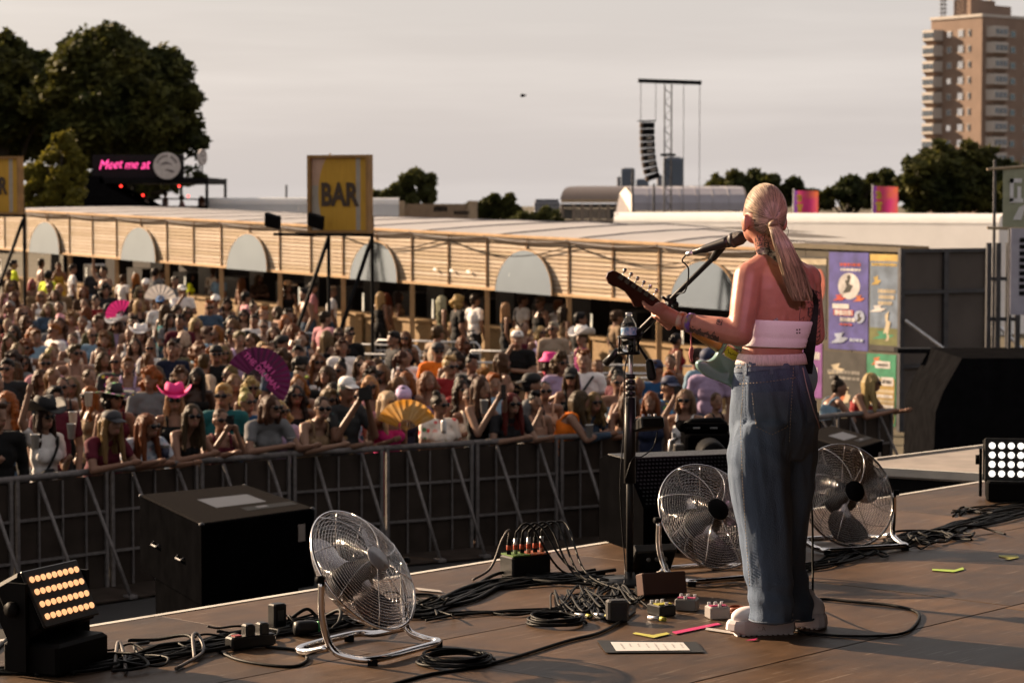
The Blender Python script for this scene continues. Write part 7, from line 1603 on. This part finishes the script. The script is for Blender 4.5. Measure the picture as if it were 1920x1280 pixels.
    if label is None:
        hw_ = {'lightblue': 'light blue', 'hivis': 'hi-vis yellow', 'hotpink': 'hot pink', 'bare': 'bare'}.get(tcol, PATW.get(tcol, tcol)); hcw = {'darkbrown': 'dark brown', 'darkblonde': 'dark blonde'}.get(hcol, hcol)
        look = ('bald head' if hair == 'none' else hcw + ' ' + HAIRW[hair] + ('' if hair in ('bun', 'pony') else ' hair')) if not extra else extra
        cl = (hw_ + ' ' + TOPW[top]) if top != 'none' else 'bare torso'; turned = ' from behind' if 'b' in o_ else ''
        cand = sorted(ANCH, key=lambda a: (a[0] - px) ** 2 + 2.2 * (a[1] - ytop) ** 2)
        for a in cand[:6] + [(0, 0, None)]:
            if a[2] is None: where = 'at column %d' % px; break
            dx, dy = px - a[0], ytop - a[1]
            if abs(dx) < 9 and abs(dy) < 9: where = 'wearing'; continue
            rel = ('behind' if dy < 0 else 'in front of') if abs(dy) > abs(dx) * .9 else ('left of' if dx < 0 else 'right of'); where = rel + ' ' + a[2]
            if front: where = 'at the barrier ' + where
            lab = ' '.join(('person, ' + look + gl.replace(' sung', ', sung') + ', ' + cl + turned + ', ' + where).split()[:16])
            if lab not in LABELS: break
        label = lab
    LABELS.add(label)
    tag(root, label, 'person', group or ('people on the barrier' if front else 'festival crowd'))
    root['skinrig'] = 0; del root['skinrig']
    M = Matrix.Translation(pos) @ Matrix.Rotation(yaw, 4, 'Z') @ Matrix.Scale(sc, 4)
    info = dict(o=root, M=M, rig=r, pos=pos, yaw=yaw, sc=sc); PEOPLE.append(info); return info
# ---- everyone the photo lets one tell apart: column, head top, build, hair, hair colour, top, colour, extras
ROWS = """25 487 M short black tee hivis b|16 504 M short brown tee brown g up|77 485 M short darkbrown none bare b|90 506 M short black tee hivis b|110 491 F tied brown dress yellow phone|136 495 M short darkbrown tee white b|177 497 M short black tee charcoal|195 499 M short darkbrown none bare l up|230 514 F short brown tee white b
18 525 F long darkblonde tank pink g|60 523 F bob pink tank tan|93 528 F tied brown tank peach g|111 532 M short blonde tee tan|77 544 F bob blonde tank white g|103 543 F wavy brown tee cream|25 547 F long brown tank brown|156 537 F bob auburn tee brown|199 533 M curly black tee charcoal cup|157 559 F tied brown tank peach|179 553 M short darkbrown tee red
18 563 F tied grey tank pink g|48 574 F long darkblonde tee denim|110 564 F tied darkbrown tank peach|202 569 M short black tee black b backcap:black|112 589 F long brown tank white scarf:pink g|162 574 F long auburn tee white b|189 586 F long brown tank black|218 590 F wavy brown tee lilac cowboy:white g|48 591 F wavy brown tank navy g
25 610 F wavy darkbrown tee maroon g|62 609 F long black tank white|172 615 F tied darkblonde tee lightblue g|135 625 F tied brown tank cream|139 645 M short brown tank peach g|93 650 F pony blonde tank tan r|217 661 M none black shirt floraldark g|193 660 F wavy brown tank purple|44 666 F bob darkbrown tee black g|11 672 M short black tee charcoal g|97 688 F pony darkblonde tank tan r
131 705 F long darkblonde tee white g cup|166 691 F tied brown tank black|10 735 F wavy ginger tank black g|101 743 M short black tee maroon
291 502 M short black tee grey b|255 512 F long ginger tee black b|273 523 F tied brown tank white scarf:white|304 504 F short darkbrown tank white b bag|328 517 M short darkbrown tee grey|341 534 M short brown tee white cap:white face|355 511 F long black tee hivis b|399 500 M short brown shirt cream b bag|411 507 M short black shirt lightblue b|453 520 F long auburn none bare b|460 547 M short black tee pink b
261 537 F long darkblonde tank tan g|259 560 F long blonde tank black|300 555 M short brown tee white cap:blue g|309 571 F long brown tank turquoise b|351 574 F long brown tank denim g|404 553 F tied brown tank denim scarf:white g|425 560 F curly darkbrown tank black|337 591 M quiff darkbrown tee maroon|435 594 F curly black tank white b|263 608 F wavy brown tank turquoise cowboy:white|253 634 F long darkbrown tank lilacfloral bag|281 632 F bun darkblonde tee white g
328 637 M quiff black shirt olive|343 619 F bob platinum tank brown b|387 612 M short brown shirt lightblue g r|404 647 M short black tee black backcap:black g|381 663 M short brown tee beige b bag|463 620 F wavy black tank red|291 686 M wavy brown tank black g|325 720 F long blonde tank black cowboy:hotpink g|368 689 F long black band black dark|417 737 M short blonde tee teal g|460 723 F bun blonde tee blue g cup
485 514 F long brown tee brown cross|539 524 F wavy darkbrown tank black wide:tan|573 540 M short black none bare l|586 529 M short brown tee pink backcap:black b|622 536 M short darkblonde tee white b|475 562 F bun darkbrown tank peach|476 589 F short darkbrown tee white|494 599 F tied darkbrown tank white g|514 611 F bob brown tank brown|535 580 M quiff darkbrown tank black cup r|526 629 M short black tee grey backcap:black r|609 583 M short darkbrown shirt pink b|611 619 F long darkblonde tank black b|635 614 F bob brown tank brown g|655 612 M short black tee black g
642 635 M curly brown tee white|562 668 M short black tee navy b|637 670 F bun black tank black g|693 675 F wavy auburn tank peach g|563 688 M quiff brown tee black gg|612 686 F wavy brown tank white|693 705 F bob blonde tank pink g|522 750 F wavy blonde tee lilac g|470 709 F curly blonde tank peach g
713 546 F long blonde tank black b|724 549 F long auburn tank peach b|747 546 F long darkbrown crop tan b|829 554 F long platinum tank olive b|859 554 M curly blonde tee black b|877 549 M curly black tee black b|890 552 M short darkbrown tee white b|820 610 M short brown tee beige b|760 621 F bob auburn tank black g|739 621 M short black tee charcoal l|867 629 F wavy auburn tank charcoal g r|851 651 F bob black tank lace|821 642 M short brown tee orange backcap:charcoal g bag|762 654 F tied darkbrown tee white|884 665 M quiff black tank black r|715 682 F bob darkblonde tank white g|747 705 F pony darkblonde tank white r|756 726 F tied black tank navy scarf:lilac
948 567 F long blonde tank black b|979 551 M short darkbrown tee white b bag|1013 554 M short brown tank black g l|1046 562 M short auburn tee white b up|1057 574 F long darkbrown tank tan b|1087 585 M short black tee black b|984 603 F tied darkbrown tank maroon|970 620 M short brown shirt black backcap:white face|1015 611 F bob blonde tank lilacfloral g|1038 602 M short grey tee beige g|1092 612 M short brown tank magenta cowboy:white l|941 662 F wavy brown tank peach b|1031 662 F bob brown dress redfloral bucket:hotpink|1095 657 M quiff auburn shirt white bag|995 700 M short black tee grey backcap:black r bag|1071 689 F long brown tank black cap:black g
1156 582 M short brown tee tan b bag|1268 624 F tied black crop red b|1230 675 M short brown tee blue cap:navy bag|1221 734 F long auburn tank navy|1287 730 F bob darkblonde tank white g|1331 660 M short brown tee lilac wrap:navy"""
for ln in ROWS.split('\n'):
    for rw in ln.split('|'):
        a = rw.split(); op = ' '.join(a[7:]); dark = 'dark' in op
        person(int(a[0]), int(a[1]), a[2], a[3], a[4], a[5], a[6], op, skin=(.09, .045, .028) if dark else None)
FRONT = [(80, 745, 'F', 'long', 'darkbrown', 'tee', 'white', 'front up cowboy:black g bag', 'black cowboy hat and white tee at the barrier, one arm raised high'),
 (174, 767, 'F', 'long', 'darkblonde', 'tee', 'maroon', 'lean cap:charcoal', 'grey cap and maroon shirt, leaning on the barrier'),
 (-14, 752, 'M', 'short', 'brown', 'long', 'black', 'front cup', 'black long sleeves at the left photo edge, reaching out a cup'),
 (213, 715, 'F', 'curly', 'black', 'dress', 'maroon', 'wide:floraldark g', 'wide patterned sombrero, black curly hair and maroon dress'),
 (251, 772, 'F', 'long', 'auburn', 'tee', 'greyprint', 'lean g', 'long auburn hair, sunglasses, grey printed tee, leaning on the barrier'),
 (330, 754, 'F', 'long', 'brown', 'band', 'black', 'lean g', 'long brown hair, sunglasses, black bikini top, leaning on the barrier'),
 (409, 765, 'F', 'tied', 'brown', 'tank', 'maroon', 'front phone g', 'tied back hair, maroon vest, holding up a phone at the barrier'),
 (486, 737, 'F', 'bob', 'brown', 'tee', 'grey', 'lean g', 'brown bob, sunglasses, plain grey tee, leaning on the barrier'),
 (575, 740, 'F', 'tied', 'darkbrown', 'tank', 'tan', 'lean g', 'slicked back dark hair, tan vest, leaning on the barrier'),
 (609, 727, 'F', 'short', 'darkblonde', 'tank', 'lace', 'front cup g', 'short dark blonde hair, white lace vest, at the barrier'),
 (644, 706, 'M', 'short', 'grey', 'shirt', 'darkflower', 'front phone cap:white', 'white cap and black flowered shirt, holding up a dark phone'),
 (723, 732, 'F', 'long', 'platinum', 'dress', 'hotpink', 'front cup g', 'platinum blonde in a hot pink dress behind the orange fan'),
 (823, 730, 'F', 'bun', 'darkbrown', 'shirt', 'floralwhite', 'front cross g', 'top bun, sunglasses and white red floral shirt at the barrier'),
 (895, 706, 'F', 'long', 'brown', 'tank', 'black', 'front phone', 'long brown hair, black vest, phone held before her face'),
 (944, 733, 'F', 'long', 'red', 'tee', 'charcoal', 'lean g', 'dark red long hair and dark top, leaning on the barrier'),
 (1003, 735, 'M', 'quiff', 'black', 'tank', 'peach', 'front face', 'cropped black hair, chin resting on hand at the barrier'),
 (1044, 732, 'F', 'long', 'brown', 'tank', 'orange', 'lean r', 'long brown hair, orange vest, turned sideways on the barrier'),
 (1089, 732, 'F', 'wavy', 'darkblonde', 'long', 'denim', 'lean g', 'blue denim shirt and sunglasses, leaning on the barrier'),
 (1162, 729, 'F', 'long', 'brown', 'band', 'peach', 'lean', 'bare shoulders and long brown hair, leaning left of the mic stand'),
 (1255, 705, 'M', 'short', 'black', 'shirt', 'colourful', 'front face cap:navy', 'dark cap and multicoloured shirt, hand at the mouth, at the barrier'),
 (1339, 735, 'F', 'tied', 'brown', 'tank', 'black', 'front cup', 'black vest, half hidden behind the green guitar'),
 (1545, 703, 'F', 'bun', 'darkbrown', 'tank', 'lightblue', 'lean r', 'dark hair in a bun, light blue vest, right of the singer'),
 (1601, 698, 'F', 'long', 'blonde', 'band', 'red', 'lean g', 'long blonde hair, sunglasses, red bandeau, right of the singer')]
FI = {}
for f in FRONT: FI[f[0]] = person(*f[:8], label='person, ' + f[8])
# ---- people on the terrace, seen over its parapet
for px, y, sex, hair, hcol, tcol, lab in ((248, 358, 'F', 'long', 'brown', 'peach', 'leftmost of the small figures on the terrace'), (275, 360, 'F', 'bun', 'darkbrown', 'white', 'white vest and dark bun on the terrace, left half'), (311, 359, 'M', 'short', 'black', 'white', 'white tee right under the round sign on the terrace'), (342, 361, 'F', 'tied', 'brown', 'pink', 'pink top on the terrace, right of the round sign'), (379, 364, 'F', 'wavy', 'auburn', 'brown', 'figure by the right hand post of the terrace')):
    Dd = 94.5; H = 1.70; person(px, y, sex, hair, hcol, 'tank', tcol, 'b', D=Dd, z0=at(px, y, Dd).z - H, label='person, ' + lab, group='people on the terrace')
# ---- the rest of the packed crowd between them
rnd = random.Random(77); made = 0; tries = 0
HK = ['long', 'long', 'wavy', 'bob', 'tied', 'bun', 'pony', 'curly']; HCc = ['brown', 'darkbrown', 'brown', 'darkblonde', 'blonde', 'auburn', 'black', 'ginger']
TC = ['white', 'black', 'black', 'charcoal', 'cream', 'pink', 'denim', 'tan', 'peach', 'grey', 'navy', 'maroon', 'lilac', 'olive', 'red', 'lightblue']
while made < 100 and tries < 6000:
    tries += 1; px = rnd.uniform(-30, 1330); D = rnd.uniform(25.5, 47)
    if px > 590 and D > 33: continue
    if 425 < px < 552 and D < 27.5: continue
    if 720 < px and D > 30.5 and rnd.random() < .6: continue
    X = (px - 960) / F * D; d0 = min((p for p in bpath), key=lambda p: (p.x - X) ** 2 + (p.y - D) ** 2)
    if (V(X, D, 0) - d0).length < .85 or D < d0.y: continue
    if any((V(X, D, 0) - V(q['pos'].x, q['pos'].y, 0)).length < .50 for q in PEOPLE): continue
    # keep clear of faces that matter in front of the far rows
    sex = rnd.choice('FFFM'); opts = ('g ' if rnd.random() < .3 else '') + rnd.choice(['', '', '', 'cup', 'cross', 'r', 'l', 'cup', 'face' if rnd.random() < .3 else ''])
    zt = gz(X, D) + (1.76 if sex == 'M' else 1.65); v = ray(px, 400); yp = 385 + F * (HC - zt) / D
    person(px, int(yp), sex, rnd.choice(['short', 'short', 'quiff', 'curly']) if sex == 'M' else rnd.choice(HK), rnd.choice(HCc), rnd.choice(['tee', 'tee', 'shirt', 'tank']) if sex == 'M' else rnd.choice(['tank', 'tank', 'tee', 'crop', 'band']), rnd.choice(TC), opts, D=D)
    made += 1

# ================================================================== THINGS HELD IN THE CROWD
def hand(info, side=0, out=.05): a = info['rig']['arms'][side]; d = (a[2] - a[1]).normalized(); return info['M'] @ (a[2] + d * out)
cupm = mat('paper cup', (.72, .70, .68), .5, var=.05); cupd = mat('dark cup print', (.04, .045, .08), .5); beer = mat('pale beer', (.55, .40, .10), .2)
def cup(label, p, dark=False, h=.14):
    t = thing('drink_cup', label, 'cup', p, 0, 'cups held in the crowd')
    b = MB(); b.lathe([(0, -h / 2), (.030, -h / 2), (.043, h / 2), (.045, h / 2), (.045, h / 2 - .004), (.041, h / 2 - .006), (.040, h / 2 - .012)], 20); b.build('cup_wall', cupm, t, True)
    b = MB(); b.lathe([(0, h / 2 - .014), (.0395, h / 2 - .014)], 20); b.build('drink', beer, t)
    if dark: b = MB(); b.lathe([(.0325, -h / 2 + .012), (.0420, h / 2 - .03)], 20); b.build('printed_band', cupd, t, True)
def near(px, y, dist): return at(px, y, dist)
cup('white paper cup held in front of the white tee, left front row', at(66, 828, FI[80]['pos'].y - .42)); cup('white paper cup above the grey cap, left front row', at(134, 808, FI[174]['pos'].y - .30)); cup('white paper cup higher up behind the grey cap', at(137, 785, FI[174]['pos'].y + .4))
cup('dark printed cup resting on the barrier, black bikini top', at(310, 847, FI[330]['pos'].y - .42), True); cup('dark printed cup on the barrier beside the grey tee', at(545, 832, FI[575]['pos'].y - .42), True)
cup('pale drink cup held by the black vest with phone', at(908, 762, FI[895]['pos'].y - .42)); cup('white cup raised left of the white patterned shirt', at(1067, 676, 30.5)); cup('white cup on the barrier under the denim shirt', at(1105, 808, FI[1089]['pos'].y - .46)); cup('white cup at the waist of the black tank top man', at(559, 645, 36.4)); cup('pale cup by the blonde in white tee, left crowd', at(166, 748, FI[174]['pos'].y + 1.0))
phm = mat('phone black', (.012, .012, .014), .25, var=0)
def phone(label, p, rz=0, w_=.075, h=.15, tilt=0):
    t = thing('phone', label, 'phone', p, rz, 'phones held in the crowd'); b = MB(); b.bevbox((0, 0, 0), (w_, .010, h), .004, Matrix.Rotation(tilt, 3, 'X')); b.build('phone_case', phm, t); b = MB(); b.box((w_ * .28, -.007, h * .36), (.018, .004, .03)); b.build('lens_block', mat('lens block', (.05, .05, .055), .2), t)
for px, lab, w_, h in ((409, 'phone in the hands of the maroon vest', .078, .155), (644, 'dark tablet held up beside the white cap', .17, .13), (895, 'phone before the face of the black vest woman', .075, .15)):
    i = FI[px]; p = (hand(i, 0, .07) + hand(i, 1, .07)) / 2; phone(lab, p + V(0, -.03, .03), i['yaw'], w_, h)
i = FI[1255]; phone('phone at the mouth of the dark cap man', hand(i, 0, .09) + V(0, -.03, .0), i['yaw'], .075, .15)
cn = thing('drink_can', 'silver drink can held by the floral shirt woman', 'can', at(832, 800, FI[823]['pos'].y - .28)); b = MB(); b.lathe([(0, -.07), (.022, -.07), (.028, -.062), (.028, .058), (.022, .07), (0, .068)], 18); b.build('can_body', steel, cn, True); b = MB(); b.lathe([(.0284, -.04), (.0286, -.038), (.0286, .03), (.0284, .032)], 18); b.build('can_band', cupm, cn, True)
def hand_fan(label, c, rad, a0, a1, m, n_rib, nrm, ribm, text=None, group='hand fans in the crowd'):
    """open folding fan: pleated leaf between rad*.35 and rad, sticks down to the rivet at c"""
    t = thing('hand_fan', label, 'hand fan', c, 0, group); M = look_frame((0, 0, 0), nrm)
    b = MB(); vv = []; k = n_rib * 2
    for r_ in (.33, .66, 1.0):
        for j in range(k + 1): q = a0 + (a1 - a0) * j / k; vv.append(M @ V(rad * r_ * math.cos(q), rad * r_ * math.sin(q), (.010 if j % 2 else -.004) * r_))
    b.add(vv, [(i * (k + 1) + j, i * (k + 1) + j + 1, (i + 1) * (k + 1) + j + 1, (i + 1) * (k + 1) + j) for i in range(2) for j in range(k)]); b.build('pleated_leaf', m, t)
    for j in range(n_rib + 1): q = a0 + (a1 - a0) * j / n_rib; b = MB(); b.bar(M @ V(0, 0, -.006), M @ V(rad * .97 * math.cos(q), rad * .97 * math.sin(q), -.006), .008, .004); b.build('stick', ribm, t)
    b = MB(); b.ell((0, 0, 0), (.012, .012, .012), n=8, m=6); b.build('rivet', ribm, t)
    return t, M
pd = FI[486]['pos'].y + 1.3; pc_ = at(483, 712, pd); rad = 55 / (F / pd) * 1.45
tf, M = hand_fan('purple folding fan lettered AM I THE DRAMA?', pc_, rad * .62 * 1.25, R(-42), R(150), mat('purple fan', (.085, .006, .065), .55, var=.2, transl=.12), 16, (.05, -1, .05), mat('fan stick', (.10, .03, .05), .5))
lm_ = mat('fan lettering', (.75, .12, .45), .5)
for s_, u_, v_ in (('AM I', .075, .115), ('THE DRAMA?', .045, .035)):
    me = text_mesh(s_, size=.086, depth=.0015, bold=.0022); o = obj('lettering', me, lm_, tf); o.matrix_local = M @ Matrix.Translation((.02, .075, .032)) @ Matrix.Rotation(R(-47), 4, 'Z') @ Matrix.Translation((.02 if s_ == 'AM I' else .0, .105 if s_ == 'AM I' else .025, 0))
od = FI[723]['pos'].y - .30; hand_fan('orange folding fan held by the hot pink dress', at(762, 806, od), 58 / (F / od), R(22), R(160), mat('orange fan', (.80, .36, .05), .6, var=.35, vs_=5, transl=.35, col2=(.75, .52, .25)), 10, (.1, -1, .15), mat('orange stick', (.62, .30, .06), .5))
hand_fan('small hot pink fan by the dark bearded man', at(228, 592, 38), 30 / (F / 38), R(60), R(190), mat('pink fan', (.70, .04, .26), .6, transl=.3), 8, (.1, -1, .1), mat('pink stick', (.5, .05, .2), .5))
hand_fan('large white fan held by the white cap man', at(300, 563, 41), 30 / (F / 41), R(10), R(170), mat('white fan', (.7, .66, .64), .6, transl=.3), 8, (.1, -1, .1), mat('white stick', (.6, .55, .5), .5))
